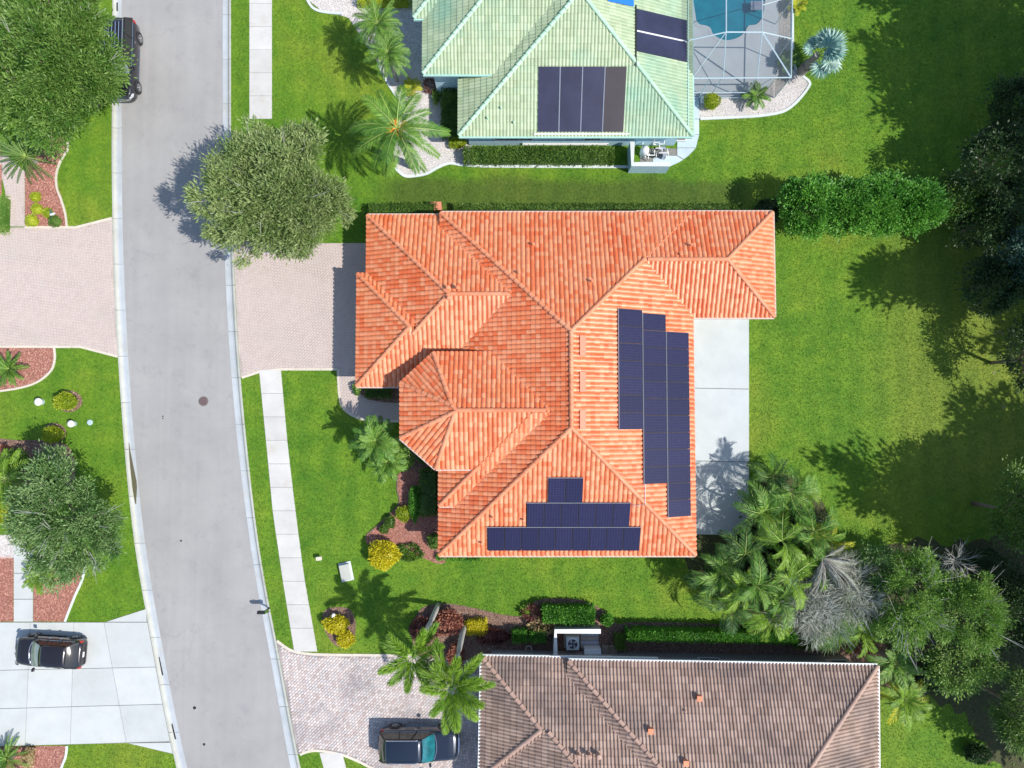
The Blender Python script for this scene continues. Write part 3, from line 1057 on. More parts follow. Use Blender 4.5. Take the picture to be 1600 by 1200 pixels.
class Wing:
    def __init__(s, poly, z, gables=(), pitch=PITCH):
        if area2(poly) < 0: raise ValueError('poly must be counter-clockwise')
        s.poly, s.z, s.pitch = poly, z, pitch
        s.planes = []
        n = len(poly)
        for i in range(n):
            a, b = poly[i], poly[(i + 1) % n]
            l = math.dist(a, b)
            u = ((b[0] - a[0]) / l, (b[1] - a[1]) / l)
            nn = (-u[1], u[0])
            s.planes.append(dict(a=a, b=b, u=u, n=nn, len=l, gable=i in gables))

    def zi(s, pl, p):
        return s.z + s.pitch * ((p[0] - pl['a'][0]) * pl['n'][0] + (p[1] - pl['a'][1]) * pl['n'][1])

    def height(s, X, Y):
        h = np.full(np.shape(X), 1e9)
        ins = np.ones(np.shape(X), dtype=bool)
        for pl in s.planes:
            d = (X - pl['a'][0]) * pl['n'][0] + (Y - pl['a'][1]) * pl['n'][1]
            ins &= d > -0.02
            if not pl['gable']: h = np.minimum(h, s.z + s.pitch * d)
        return np.where(ins, h, -1e9)

    def face(s, pl):
        """outline of one roof slope and the half planes that bound it (its eave left out)"""
        poly = list(s.poly)
        halves = []
        for q in s.planes:
            if q is pl: continue
            if not q['gable']:
                # zi_pl <= zi_q
                nx, ny = s.pitch * (q['n'][0] - pl['n'][0]), s.pitch * (q['n'][1] - pl['n'][1])
                c = (s.z - s.pitch * (q['a'][0] * q['n'][0] + q['a'][1] * q['n'][1])) - (s.z - s.pitch * (pl['a'][0] * pl['n'][0] + pl['a'][1] * pl['n'][1]))
                l2 = nx * nx + ny * ny
                if l2 < 1e-9: continue
                a = (-c * nx / l2, -c * ny / l2)
                l = math.sqrt(l2)
                poly = clip_half(poly, a, (nx / l, ny / l))
                halves.append((a, (nx / l, ny / l)))
            halves.append((q['a'], q['n']))
            if len(poly) < 3: return [], []
        return poly, halves


def tile_profile(kind):
    if kind == 'barrel':
        w, e = 0.275, 0.300
        pr = [(0.0, -0.050), (0.07, -0.006), (0.24, 0.026), (0.46, 0.040), (0.68, 0.026), (0.88, -0.006), (0.97, -0.050), (1.0, -0.050)]
        return w, e, pr, 0.024
    elif kind == 'low':
        w, e = 0.42, 0.400
        pr = [(0.0, -0.026), (0.05, 0.006), (0.22, 0.026), (0.40, 0.008), (0.46, -0.026), (0.50, -0.026), (0.55, 0.006), (0.72, 0.026), (0.90, 0.008), (0.96, -0.026), (1.0, -0.026)]
        return w, e, pr, 0.032
    else:       # two rolls on one broad tile
        w, e = 0.42, 0.400
        pr = [(0.0, -0.035), (0.10, 0.010), (0.17, 0.036), (0.26, 0.036), (0.33, 0.008), (0.41, -0.035), (0.50, -0.035), (0.60, 0.010), (0.67, 0.036), (0.76, 0.036), (0.83, 0.008), (0.91, -0.035), (1.0, -0.035)]
    return w, e, pr, 0.022


MARGIN = 2.5


def in_view(x, y, z=4.0, m=MARGIN):
    s = (H - z) / H
    return -33.4 * s - m < x < 33.4 * s + m and -23.2 * s - m < y - 0.05 * (H - z) * 0 < 27.5 * s + m


def roof(house, wings, kind, tile, cap, under, n_single, gutter_mat, walls_mat, gutters=()):
    w, e, pr, lift = tile_profile(kind)
    npf = len(pr)
    rf = None
    deck = MB()
    singles = []
    fieldV, fieldF, fieldT = [], [], []
    nv = 0
    local = np.array([(f * w, l) for f, l in pr])
    part_bm = bmesh.new()
    lay = part_bm.verts.layers.float.new('tint')
    capsites = []
    for wi, wg in enumerate(wings):
        others = [o for k, o in enumerate(wings) if k != wi]
        # walls and soffit
        for pl in wg.planes:
            pass
        cosp = 1 / math.sqrt(1 + wg.pitch ** 2)
        sinp = wg.pitch * cosp
        for pl in wg.planes:
            a, b = pl['a'], pl['b']
            if pl['gable']: continue
            poly, halves = wg.face(pl)
            if len(poly) < 3: continue
            vs = [(p[0], p[1], wg.zi(pl, p) - 0.035) for p in poly]
            deck.add(vs, [tuple(range(len(vs)))])
            # eave board under the tiles
            deck.add([(a[0], a[1], wg.z - 0.01), (b[0], b[1], wg.z - 0.01), (b[0], b[1], wg.z - 0.20), (a[0], a[1], wg.z - 0.20)], [(0, 3, 2, 1)], 1)
            u, n = np.array(pl['u']), np.array(pl['n'])
            A = np.array(a)
            pu = [(np.array(p) - A) @ u for p in poly]
            pn = [(np.array(p) - A) @ n for p in poly]
            i0, i1 = int(math.floor(min(pu) / w)) - 1, int(math.ceil(max(pu) / w)) + 1
            j1 = int(math.ceil(max(pn) / cosp / e)) + 1
            I, J = np.meshgrid(np.arange(i0, i1), np.arange(0, j1))
            I, J = I.ravel(), J.ravel()
            U0 = I * w + np.where(J % 2 == 0, 0.0, 0.010 if kind == 'barrel' else 0.004) + rng.uniform(-0.004, 0.004, I.shape)
            V0 = J * e - 0.05
            # corners in plan
            def plan(uu, vv):
                return A[0] + uu * u[0] + vv * cosp * n[0], A[1] + uu * u[1] + vv * cosp * n[1]
            cs = [plan(U0 + du, V0 + dv) for du, dv in ((0, 0), (w, 0), (w, e), (0, e))]
            cx, cy = plan(U0 + w / 2, V0 + e / 2)
            full = np.ones(I.shape, dtype=bool)
            anyin = np.ones(I.shape, dtype=bool)
            for (ha, hn) in halves:
                ds = [(c[0] - ha[0]) * hn[0] + (c[1] - ha[1]) * hn[1] for c in cs]
                full &= np.min(ds, axis=0) >= 0
                anyin &= np.max(ds, axis=0) > 0.01
            vis = np.ones(I.shape, dtype=bool)
            m = MARGIN
            zz = wg.z + wg.pitch * ((cx - A[0]) * n[0] + (cy - A[1]) * n[1])
            s = (H - zz) / H
            vis &= (cx > -33.4 * s - m) & (cx < 33.4 * s + m) & (cy > -23.2 * s - m) & (cy < 27.5 * s + m)
            # under another wing's roof: nothing of the tile shows
            for ow in others:
                cov = np.ones(I.shape, dtype=bool)
                for c in cs + [(cx, cy)]:
                    zc = wg.z + wg.pitch * ((c[0] - A[0]) * n[0] + (c[1] - A[1]) * n[1])
                    cov &= ow.height(c[0], c[1]) > zc + 0.10 if ow.z != wg.z or True else cov
                vis &= ~cov
            tints = rng.random(I.shape)
            tints = np.where(rng.random(I.shape) < 0.5, (np.round(tints * 3) / 3) * 0.98, tints)
            if kind == 'barrel':
                colr = rng.random(i1 - i0 + 2)
                tints = np.clip(0.45 * colr[I - i0] + 0.55 * tints, 0, 0.99)
            N3 = np.array([-sinp * n[0], -sinp * n[1], cosp])
            U3 = np.array([u[0], u[1], 0.0])
            V3 = np.array([n[0] * cosp, n[1] * cosp, sinp])
            O3 = np.array([A[0], A[1], wg.z])
            # tile in its own frame: lower end raised, upper end slips under the next course
            rows = []
            for f, l in pr: rows.append((f * w, 0.0, l + lift + 0.03))
            for f, l in pr: rows.append((f * w, e + 0.012, l + 0.03))
            for f, l in pr: rows.append((f * w, 0.004, l + lift + 0.004))
            T = np.array(rows)
            quads = []
            for k in range(npf - 1):
                quads.append((k, k + 1, npf + k + 1, npf + k))
                quads.append((2 * npf + k, 2 * npf + k + 1, k + 1, k))
            Q = np.array(quads)
            tl = T[:, 0:1] * U3 + T[:, 1:2] * V3 + T[:, 2:3] * N3      # (3npf,3)
            sel = np.where(full & vis)[0]
            org = O3 + U0[sel][:, None] * U3 + V0[sel][:, None] * V3
            singles += [(-org[q][2] + 0.15 * rng.random(), org[q], tl, Q, float(tints[sel[q]]), (wi, pl['u'])) for q in range(len(sel))]
            # cut tiles at hips and ends
            psel = np.where(~full & anyin & vis)[0]
            if len(psel):
                bm = bmesh.new()
                ly = bm.verts.layers.float.new('tint')
                for q in psel:
                    o3 = O3 + U0[q] * U3 + V0[q] * V3
                    bv = []
                    for p in tl:
                        v = bm.verts.new(tuple(o3 + p)); v[ly] = float(tints[q]); bv.append(v)
                    for f in quads: bm.faces.new([bv[x] for x in f])
                for (ha, hn) in halves:
                    bmesh.ops.bisect_plane(bm, geom=bm.verts[:] + bm.edges[:] + bm.faces[:], plane_co=(ha[0], ha[1], 0), plane_no=(-hn[0], -hn[1], 0), clear_outer=True, dist=0.0004)
                bm.verts.ensure_lookup_table()
                bm.verts.index_update()
                base = {}
                for f in bm.faces:
                    idx = []
                    for v in f.verts:
                        if v.index not in base:
                            base[v.index] = nv + len(fieldV)
                            fieldV.append(tuple(v.co)); fieldT.append(v[ly])
                        idx.append(base[v.index])
                    fieldF.append(tuple(idx))
                bm.free()
            # hip and ridge lines of this slope
            for k in range(len(poly)):
                p, q = poly[k], poly[(k + 1) % len(poly)]
                if math.dist(p, q) < 0.25: continue
                mx, my = (p[0] + q[0]) / 2, (p[1] + q[1]) / 2
                # belongs to the outline?
                onedge = False
                for r_ in wg.planes:
                    if abs((mx - r_['a'][0]) * r_['n'][0] + (my - r_['a'][1]) * r_['n'][1]) < 0.01: onedge = True
                if onedge: continue
                P0 = Vector((p[0], p[1], wg.zi(pl, p))); P1 = Vector((q[0], q[1], wg.zi(pl, q)))
                key = tuple(round(x, 1) for x in ((P0 + P1) / 2))
                if any((Vector(k2) - (P0 + P1) / 2).length < 0.2 for k2, *_ in capsites): continue
                if P0.z > P1.z: P0, P1 = P1, P0
                capsites.append(((P0 + P1) / 2, P0, P1, wg))
    roofo = deck.build('roof', [under, gutter_mat], house, origin=house.location)
    H0 = np.array(house.location)
    # individual tiles: those nearest to the camera
    singles.sort(key=lambda t: t[0])
    step_mesh = {}
    for (_, org, tl, Q, tint, key) in singles[:n_single]:
        if key not in step_mesh:
            step_mesh[key] = np_mesh('roof_tile', tl, Q, tile, np.zeros(len(tl)), smooth=False)
        link('roof_tile', step_mesh[key], roofo, Vector(org) - house.location)
    rest = singles[n_single:]
    nb = len(fieldV)
    if rest:
        A_ = np.concatenate([r_[1][None] + r_[2] for r_ in rest]) - H0
        k = len(rest[0][2])
        Fq = np.concatenate([rest[0][3] + k * i for i in range(len(rest))])
        o = link('tile_field', np_mesh('tile_field', A_, Fq, tile, np.repeat([r_[4] for r_ in rest], k)), roofo)
        o['kind'] = 'stuff'
    mbf = MB()
    mbf.v = [(a - H0[0], b - H0[1], c - H0[2]) for a, b, c in fieldV]
    mbf.f = fieldF; mbf.m = [0] * len(fieldF); mbf.t = fieldT
    o = mbf.build('cut_tile_field', tile, roofo)
    o['kind'] = 'stuff'
    # caps along hips and ridges
    cm = MB()
    L, r0, r1, nn = 0.42, 0.135, 0.105, 7
    for rr, x, th in ((r0, 0.0, 0), (r1, L + 0.05, 0)):
        pass
    vs = []
    for x, rr, dz in ((0.0, r0 - 0.03, 0.02), (0.0, r0, 0.03), (L + 0.05, r1, 0.0)):
        for k in range(nn):
            t = math.pi * (k / (nn - 1)) 
            vs.append((x, math.cos(t) * rr, math.sin(t) * rr * 0.8 + dz))
    fs = []
    for r_ in range(2):
        for k in range(nn - 1):
            fs.append((r_ * nn + k, (r_ + 1) * nn + k, (r_ + 1) * nn + k + 1, r_ * nn + k + 1))
    cm.add(vs, fs)
    cap_me = cm.mesh('ridge_tile', cap, smooth=False)
    ncap = 0
    for _, P0, P1, wg in capsites:
        d = P1 - P0
        ln = d.length
        d.normalize()
        k = max(1, int(round(ln / L)))
        for i in range(k):
            c = P0 + d * (i * ln / k)
            mid = c + d * 0.2
            if any(float(ow.height(np.array(mid.x), np.array(mid.y))) > mid.z - 0.08 for ow in wings if ow is not wg): continue
            if not in_view(mid.x, mid.y, mid.z, 1.0): continue
            yaw = math.atan2(d.y, d.x)
            o = link('ridge_tile', cap_me, roofo, c - house.location + Vector((0, 0, 0.035)))
            o.rotation_euler = (0, -math.asin(d.z), yaw)
            o.scale = (ln / k / L, 1, 1)
            ncap += 1
    # gutters
    for (wi, ei) in gutters:
        pl = wings[wi].planes[ei]
        a, b, n, z = pl['a'], pl['b'], pl['n'], wings[wi].z
        mb = MB()
        pts = [(a[0] - n[0] * 0.07, a[1] - n[1] * 0.07), (b[0] - n[0] * 0.07, b[1] - n[1] * 0.07)]
        strip(mb, pts, 0.13, z - 0.14, z + 0.012)
        mb.build('gutter', gutter_mat, roofo, origin=house.location)
    # walls of each wing, set in under the eaves
    for wg in wings:
        c = [0, 0]
        poly = list(wg.poly)
        for pl in wg.planes:
            ins = 0.5 if not pl['gable'] else 0.06
            poly = clip_half(poly, (pl['a'][0] + pl['n'][0] * ins, pl['a'][1] + pl['n'][1] * ins), pl['n'])
        top = wg.z - 0.06
        mb = MB().prism(poly, -0.02, top, bottom=False)
        # gable ends reach up to the roof inside
        mb.build('wall', walls_mat, house, origin=house.location)
        mb = MB().prism([p for p in wg.poly], wg.z - 0.19, wg.z - 0.175)
        mb.build('soffit', gutter_mat, house, origin=house.location)
        HARD.append(poly)
    print('roof', house.name, 'tiles', len(singles), 'cut faces', len(fieldF), 'caps', ncap)
    return roofo


def rect(x0, y0, x1, y1, z, rot=0.0, pivot=None):
    """eave rectangle read off the photograph: left, top, right, bottom at eave height z"""
    l = P(x0, (y0 + y1) / 2, z).x; r_ = P(x1, (y0 + y1) / 2, z).x
    t = P(800, y0, z).y; b = P(800, y1, z).y
    q = [(l, b), (r_, b), (r_, t), (l, t)]           # edges: 0 south, 1 east, 2 north, 3 west
    if rot:
        a = R(rot)
        q = [(pivot[0] + (x - pivot[0]) * math.cos(a) - (y - pivot[1]) * math.sin(a), pivot[1] + (x - pivot[0]) * math.sin(a) + (y - pivot[1]) * math.cos(a)) for x, y in q]
    return q


def on_roof(px, py, wing, edge, off=0.0):
    """the place on a roof slope that the photograph shows at a pixel"""
    pl = wing.planes[edge]
    d = ray(px, py)
    # z = z0 + k*((x-ax)nx + (y-ay)ny)
    k = wing.pitch
    num = wing.z + off - H - k * (pl['a'][0] * pl['n'][0] + pl['a'][1] * pl['n'][1])
    den = d[2] - k * (d[0] * pl['n'][0] + d[1] * pl['n'][1])
    t = num / den
    return Vector((d[0] * t, d[1] * t, H + d[2] * t))


# ------------------------------------------------------------------ orange-roofed house in the middle
house_o = thing('house', P(850, 600, 0), 'house with orange-red clay tile hip roof and two solar arrays, in the centre', 'house')
zc = P(0, 0, 0)
W_M = Wing(rect(687.5, 333, 1083, 867, 3.2), 3.2)
W_NE = Wing(rect(995, 332, 1208, 495, 3.17), 3.17, gables=(3,))
W_G1 = Wing(rect(573, 337, 850, 603, 2.8), 2.8, gables=(1,))
W_G2 = Wing(rect(558, 428, 652, 603, 2.815), 2.815, gables=(1,))
tz = 4.55
W_T = Wing([P2(681, 732, tz), P2(885, 732, tz), P2(885, 551, tz), P2(677, 551, tz), P2(626, 598, tz), P2(626, 684, tz)], tz, gables=(1,))
W_S2 = Wing(rect(686.5, 645, 866, 790, 3.66), 3.62, gables=(1, 2))
roof_o = roof(house_o, [W_M, W_NE, W_G1, W_G2, W_T, W_S2], 'barrel', M['tile_orange'], M['cap_orange'], M['under_orange'], 300, M['pink_gutter'], M['stucco_cream'],
              gutters=((0, 0), (0, 2), (1, 2), (1, 1), (1, 0), (2, 2), (4, 0), (4, 5), (5, 0), (3, 0)))


def roof_pipe(roofo, house, p, h=0.30, r=0.06, mat='cap_orange'):
    mb = MB()
    mb.lathe([(r * 1.9, -0.1), (r * 1.6, 0.03), (r, 0.07), (r, h), (r * 1.35, h), (r * 1.35, h + 0.05), (r * 0.6, h + 0.07)], p - house.location, 10)
    return mb.build('vent_pipe', M[mat], roofo)


for px, py, e in ((833, 383, 2), (811, 427, 2), (924, 440, 2), (1078, 384, 2), (1063, 398, 2)):
    roof_pipe(roof_o, house_o, on_roof(px, py, W_M, e), 0.32 if px != 1063 else 0.15)
roof_pipe(roof_o, house_o, on_roof(701, 451, W_G1, 2), 0.40, 0.09)
roof_pipe(roof_o, house_o, on_roof(716, 451, W_G1, 2), 0.40, 0.09)
roof_pipe(roof_o, house_o, on_roof(702, 467, W_G1, 0), 0.35, 0.08)
for px, py in ((770, 808), (818, 812), (753, 848)):
    roof_pipe(roof_o, house_o, on_roof(px, py, W_M, 0), 0.3, 0.05)
# three long low ridge vents on the east slope
for y0, y1 in ((523, 557), (580, 613), (640, 671)):
    a = on_roof(905, y0, W_M, 1, 0.09); b = on_roof(916, y1, W_M, 1, 0.09)
    c = (a + b) / 2 - house_o.location
    mb = MB()
    hx, hy = (b.x - a.x) / 2, (a.y - b.y) / 2
    ang = math.atan(PITCH)
    vs = []
    for (sx, sy, sz, q) in ((-1, -1, -0.06, 1), (1, -1, -0.06, 1), (1, 1, -0.06, 1), (-1, 1, -0.06, 1), (-1, -1, 0.07, .8), (1, -1, 0.07, .8), (1, 1, 0.07, .8), (-1, 1, 0.07, .8)):
        x, y = sx * hx * q, sy * hy * (q if q == 1 else 0.95)
        vs.append((c.x + x, c.y + y, c.z - x * PITCH + sz))
    mb.add(vs, [(4, 5, 6, 7), (0, 1, 5, 4), (1, 2, 6, 5), (2, 3, 7, 6), (3, 0, 4, 7)])
    mb.build('ridge_vent', M['pinkish'], roof_o)


def wall_panel(house, name, a, b, z0, z1, out, mat, frame=None, parent=None):
    """upright rectangle between plan points a and b, standing 'out' proud of a wall"""
    d = Vector((b[0] - a[0], b[1] - a[1])); l = d.length; d.normalize()
    c = ((a[0] + b[0]) / 2 - house.location.x, (a[1] + b[1]) / 2 - house.location.y, (z0 + z1) / 2)
    mb = MB().box(c, (l, out * 2, z1 - z0), math.atan2(d.y, d.x))
    o = mb.build(name, M[mat], house if parent is None else parent)
    if frame:
        mb = MB()
        t = 0.07
        n = (-d.y, d.x)
        for s0, s1, q0, q1 in ((-l / 2 - t, l / 2 + t, z1, z1 + t), (-l / 2 - t, l / 2 + t, z0 - t, z0), (-l / 2 - t, -l / 2, z0, z1), (l / 2, l / 2 + t, z0, z1)):
            m_ = (s0 + s1) / 2
            mb.box((c[0] + d.x * m_, c[1] + d.y * m_, (q0 + q1) / 2), (s1 - s0, out * 2 + 0.05, q1 - q0), math.atan2(d.y, d.x))
        mb.build('frame', M[frame], o)
    return o


def edge_pts(w_, e, s0, s1, ins=0.5):
    pl = w_.planes[e]
    f = lambda s: (pl['a'][0] + pl['u'][0] * s + pl['n'][0] * ins, pl['a'][1] + pl['u'][1] * s + pl['n'][1] * ins)
    return f(s0), f(s1)


for w_, e, s0, s1, nm, z0, z1, mt in ((W_G2, 3, 1.0, 5.8, 'garage_door', 0.02, 2.2, 'white'), (W_G1, 3, 7.4, 9.6, 'garage_door', 0.02, 2.2, 'white'),
                                      (W_M, 0, 2.0, 3.4, 'window', 1.0, 2.2, 'dark_glass'), (W_M, 0, 8.0, 9.6, 'window', 1.0, 2.2, 'dark_glass'),
                                      (W_M, 1, 3.0, 5.4, 'window', 0.9, 2.2, 'dark_glass'), (W_M, 1, 8.0, 11.0, 'window', 0.1, 2.2, 'dark_glass'),
                                      (W_M, 2, 3.0, 4.4, 'window', 1.0, 2.2, 'dark_glass'), (W_T, 5, 0.9, 2.3, 'window', 0.7, 2.8, 'dark_glass'),
                                      (W_T, 4, 0.6, 1.7, 'door', 0.02, 2.3, 'white')):
    a, b = edge_pts(w_, e, s0, s1)
    wall_panel(house_o, nm, a, b, z0, z1, 0.03, mt, 'white')

# ------------------------------------------------------------------ green-roofed house, top
house_g = thing('house', P(900, 100, 0), 'house with pale green tile roof and black pool-heating panels, beside the screened pool', 'house')
G_M = Wing(rect(718, -420, 1078, 212, 2.8), 2.8)
G_2 = Wing(rect(662, -190, 900, 115, 3.75), 3.75, gables=(1,))
G_3 = Wing(rect(647, -120, 760, 28, 3.80), 3.80, gables=(1,))
roof_g = roof(house_g, [G_M, G_2, G_3], 'low', M['tile_green'], M['cap_green'], M['under_green'], 300, M['green_gutter'], M['stucco_blue'],
              gutters=((0, 0), (0, 1), (1, 0), (2, 0)))
for px, py in ((783, 170), (762, 186), (803, 193)):
    roof_pipe(roof_g, house_g, on_roof(px, py, G_M, 0), 0.2, 0.05, 'cap_green')

# ------------------------------------------------------------------ brown-roofed house, bottom
house_b = thing('house', P(1060, 1100, 0), 'house with brown and grey double-roll tile roof, at the bottom edge', 'house')
pv = P2(753, 1025, 2.8)
RB = -0.95
B_M = Wing(rect(889, 1030, 1377, 1560, 3.2, RB, pv), 3.2)
B_1 = Wing(rect(762, 1026.5, 1030, 1325, 2.80, RB, pv), 2.80, gables=(1,))
B_2 = Wing(rect(753, 1026, 860, 1215, 2.815, RB, pv), 2.815, gables=(1,))
roof_b = roof(house_b, [B_M, B_1, B_2], 'double', M['tile_brown'], M['cap_brown'], M['under_brown'], 300, M['white_gutter'], M['stucco_tan'],
              gutters=((0, 1), (0, 2), (1, 2), (2, 2), (2, 3)))
for px, py in ((903, 1177), (920, 1177), (935, 1177)):
    roof_pipe(roof_b, house_b, on_roof(px, py, B_1, 2), 0.42, 0.10, 'cap_brown')
roof_pipe(roof_b, house_b, on_roof(1070, 1110, B_M, 2), 0.15, 0.05, 'cap_brown')
for px, py in ((1092, 1090), (1016, 1141), (1071, 1191)):
    p = on_roof(px, py, B_M, 2, 0.12) - house_b.location
    p = p - Vector((0, 0, 0.04))
    mb = MB().box(p, (0.24, 0.24, 0.36), 0, top=0.9)
    mb.box(p + Vector((0, 0, 0.20)), (0.30, 0.30, 0.06), 0)
    mb.build('roof_vent', M['cap_orange'], roof_b)
# windows and white sills on the north wall, seen below the gutter
for s0, s1 in ((8.8, 10.0), (0.8, 2.0), (15.5, 16.8)):
    L_ = B_M.planes[2]['len']
    a, b = edge_pts(B_M, 2, L_ - s1 if False else s0, s1)
    o = wall_panel(house_b, 'window', a, b, 1.0, 2.1, 0.03, 'dark_glass', 'white')

# green house south wall: shutters, white pipework under the eave
for s0, s1 in ((2.2, 4.6), (8.0, 9.0)):
    a, b = edge_pts(G_M, 0, s0, s1)
    wall_panel(house_g, 'window', a, b, 1.0, 2.2, 0.03, 'dark_glass', 'white')
a, b = edge_pts(G_M, 0, 4.0, 9.6, 0.42)
mb = MB()
mb.tube([(a[0], a[1], 0.55), (b[0], b[1], 0.55)], 0.035, 6)
mb.tube([(a[0], a[1], 0.35), (b[0], b[1], 0.35)], 0.03, 6)
mb.tube([(b[0], b[1], 0.55), (b[0], b[1], 0.1)], 0.03, 6)
mb.build('water_pipe', M['white'], house_g, origin=house_g.location)

# ================================================================== SOLAR ARRAYS
def plane_axes(wing, edge):
    pl = wing.planes[edge]
    cosp = 1 / math.sqrt(1 + wing.pitch ** 2)
    sinp = wing.pitch * cosp
    n, u = pl['n'], pl['u']
    return Vector((u[0], u[1], 0)), Vector((n[0] * cosp, n[1] * cosp, sinp)), Vector((-n[0] * sinp, -n[1] * sinp, cosp))


def panel_set(root, wing, edge, o3, nu, nv, pu, pv_, mat='solar', name='solar_panel', gap=0.02, th=0.04, frame='rail', alt=None):
    """nu x nv flat panels from corner o3; pu, pv_ their size along and up the slope"""
    U, V, N = plane_axes(wing, edge)
    rot = Matrix((U, V, N)).transposed().to_euler()
    me = MB().box((pu / 2, pv_ / 2, th / 2), (pu - gap, pv_ - gap, th)).mesh(name, M[mat])
    for i in range(nu):
        for j in range(nv):
            mm = me
            p = link(name, mm, root, o3 + U * (i * pu) + V * (j * pv_) - root.location)
            p.rotation_euler = rot
            # thin frame round the glass, a hair above it
            if frame:
                fb = MB()
                t = 0.014
                for c, d in (((pu / 2, gap / 2 + t / 2, th), (pu - gap, t, 0.012)), ((pu / 2, pv_ - gap / 2 - t / 2, th), (pu - gap, t, 0.012)),
                             ((gap / 2 + t / 2, pv_ / 2, th), (t, pv_ - gap - 2 * t, 0.012)), ((pu - gap / 2 - t / 2, pv_ / 2, th), (t, pv_ - gap - 2 * t, 0.012))):
                    fb.box(c, d)
                link('frame', FRAME.setdefault((pu, pv_), fb.mesh('frame', M['black'])), p)


FRAME = {}


def rails(root, wing, edge, o3, length, offs, horizontal=True, r=0.02):
    U, V, N = plane_axes(wing, edge)
    for v in offs:
        a = o3 + V * v if horizontal else o3 + U * v
        b = a + (U if horizontal else V) * length
        mb = MB()
        mb.tube([a + N * 0.0 - root.location, b - root.location], r, 4)
        mb.build('rail', M['rail'], root)


# east array: three columns that step down the slope
o_e = on_roof(1003, 680, W_M, 1, 0.16)
arr_e = thing('solar_array', o_e, 'long dark blue solar array in three stepped columns, east slope of the orange roof', 'solar array')
U, V, N = plane_axes(W_M, 1)            # u runs north, v up the slope (west)
pu = 0.995
up = 1.625
cols = [(1079.5, 806, 11), (1041, 755, 10), (1003, 671, 7)]
c0 = on_roof(1079, 806, W_M, 1, 0.13)
for k, (px, py, n) in enumerate(cols):
    q = on_roof(px, py, W_M, 1, 0.13)
    o3 = c0 + V * (k * (up + 0.03)) + U * ((q - c0).dot(U))
    panel_set(arr_e, W_M, 1, o3, n, 1, pu, up)
    rails(arr_e, W_M, 1, o3 + V * (up + 0.012) + N * 0.035 - U * 0.03, n * pu + 0.06, (0.0,), True, 0.022)
    for t in (0.4, up - 0.4):
        rails(arr_e, W_M, 1, o3 + V * t - N * 0.04, n * pu, (0.0,), True, 0.025)
# south array: three rows
o_s = on_roof(880, 860, W_M, 0, 0.13)
arr_s = thing('solar_array', o_s, 'pyramid-shaped dark solar array in three rows on the south slope of the orange roof', 'solar array')
U, V, N = plane_axes(W_M, 0)            # u runs east, v up the slope (north)
c0 = on_roof(762, 860, W_M, 0, 0.13)
for k, (px, n) in enumerate(((762, 9), (823, 6), (856, 2))):
    q = on_roof(px, 860 - k * 38, W_M, 0, 0.13)
    o3 = c0 + V * (k * (1.60 + 0.03)) + U * ((q - c0).dot(U))
    panel_set(arr_s, W_M, 0, o3, n, 1, 1.0, 1.60)
    rails(arr_s, W_M, 0, o3 + V * 1.612 + N * 0.035 - U * 0.03, n * 1.0 + 0.06, (0.0,), True, 0.022)
    for t in (0.4, 1.2):
        rails(arr_s, W_M, 0, o3 + V * t - N * 0.04, n * 1.0, (0.0,), True, 0.025)
# conduit from one array to the other
cd = MB()
a = on_roof(1008, 756, W_M, 1, 0.09); b = on_roof(1008, 788, W_M, 1, 0.16); c = on_roof(987, 790, W_M, 0, 0.09)
cd.tube([a, b, c], 0.02, 5)
cd.build('conduit', M['rail'], house_o, origin=house_o.location)

# pool heating panels on the green roof
o_h = on_roof(839, 206, G_M, 0, 0.09)
ht = thing('solar_heating_panels', o_h, 'black pool-heating mat of four tall panels on the south slope of the green roof', 'solar panel')
U, V, N = plane_axes(G_M, 0)
b0 = on_roof(839, 206, G_M, 0, 0.08); b1 = on_roof(975, 206, G_M, 0, 0.08); t0 = on_roof(839, 104, G_M, 0, 0.08)
pw = (b1 - b0).dot(U) / 4
ph = (t0 - b0).dot(V)
for i in range(4):
    o3 = b0 + U * (pw * i)
    me = MB().box((pw / 2, ph / 2, 0.015), (pw - 0.10, ph, 0.03)).mesh('heating_panel', M['heater_fade' if i == 3 else 'heater'])
    p = link('heating_panel', me, ht, o3 - ht.location)
    p.rotation_euler = Matrix((U, V, N)).transposed().to_euler()
    if i:
        mb = MB().tube([o3 - ht.location + N * 0.03, o3 - ht.location + V * ph + N * 0.03], 0.035, 5)
        mb.build('strap', M['rail'], ht)
mb = MB().tube([b0 - V * 0.12 - ht.location - U * 0.2 + N * 0.05, b1 - V * 0.12 + U * 0.3 - ht.location + N * 0.05], 0.05, 6)
mb.build('header_pipe', M['white'], ht)
o_h2 = on_roof(995, 80, G_M, 1, 0.08)
ht2 = thing('solar_heating_panels', o_h2, 'two black pool-heating panels split by a white strap, east slope of the green roof', 'solar panel')
for ya, yb, yc, yd in ((14, 32, 64, 47), (49, 66, 97, 80)):
    q = [on_roof(995, yd, G_M, 1, 0.10), on_roof(1073, yc, G_M, 1, 0.10), on_roof(1073, yb, G_M, 1, 0.10), on_roof(995, ya, G_M, 1, 0.10)]
    mb = MB()
    nn = plane_axes(G_M, 1)[2]
    vs = [v - ht2.location for v in q] + [v + nn * 0.03 - ht2.location for v in q]
    mb.add(vs, [(4, 5, 6, 7), (0, 1, 5, 4), (1, 2, 6, 5), (2, 3, 7, 6), (3, 0, 4, 7)])
    mb.build('heating_panel', M['heater'], ht2)
mb = MB().tube([on_roof(995, 48, G_M, 1, 0.13) - ht2.location, on_roof(1073, 65, G_M, 1, 0.13) - ht2.location], 0.045, 5)
mb.build('strap', M['white'], ht2)
mb = MB().tube([on_roof(994, 8, G_M, 1, 0.13) - ht2.location, on_roof(994, 102, G_M, 1, 0.13) - ht2.location], 0.04, 5)
mb.build('header_pipe', M['black'], ht2)
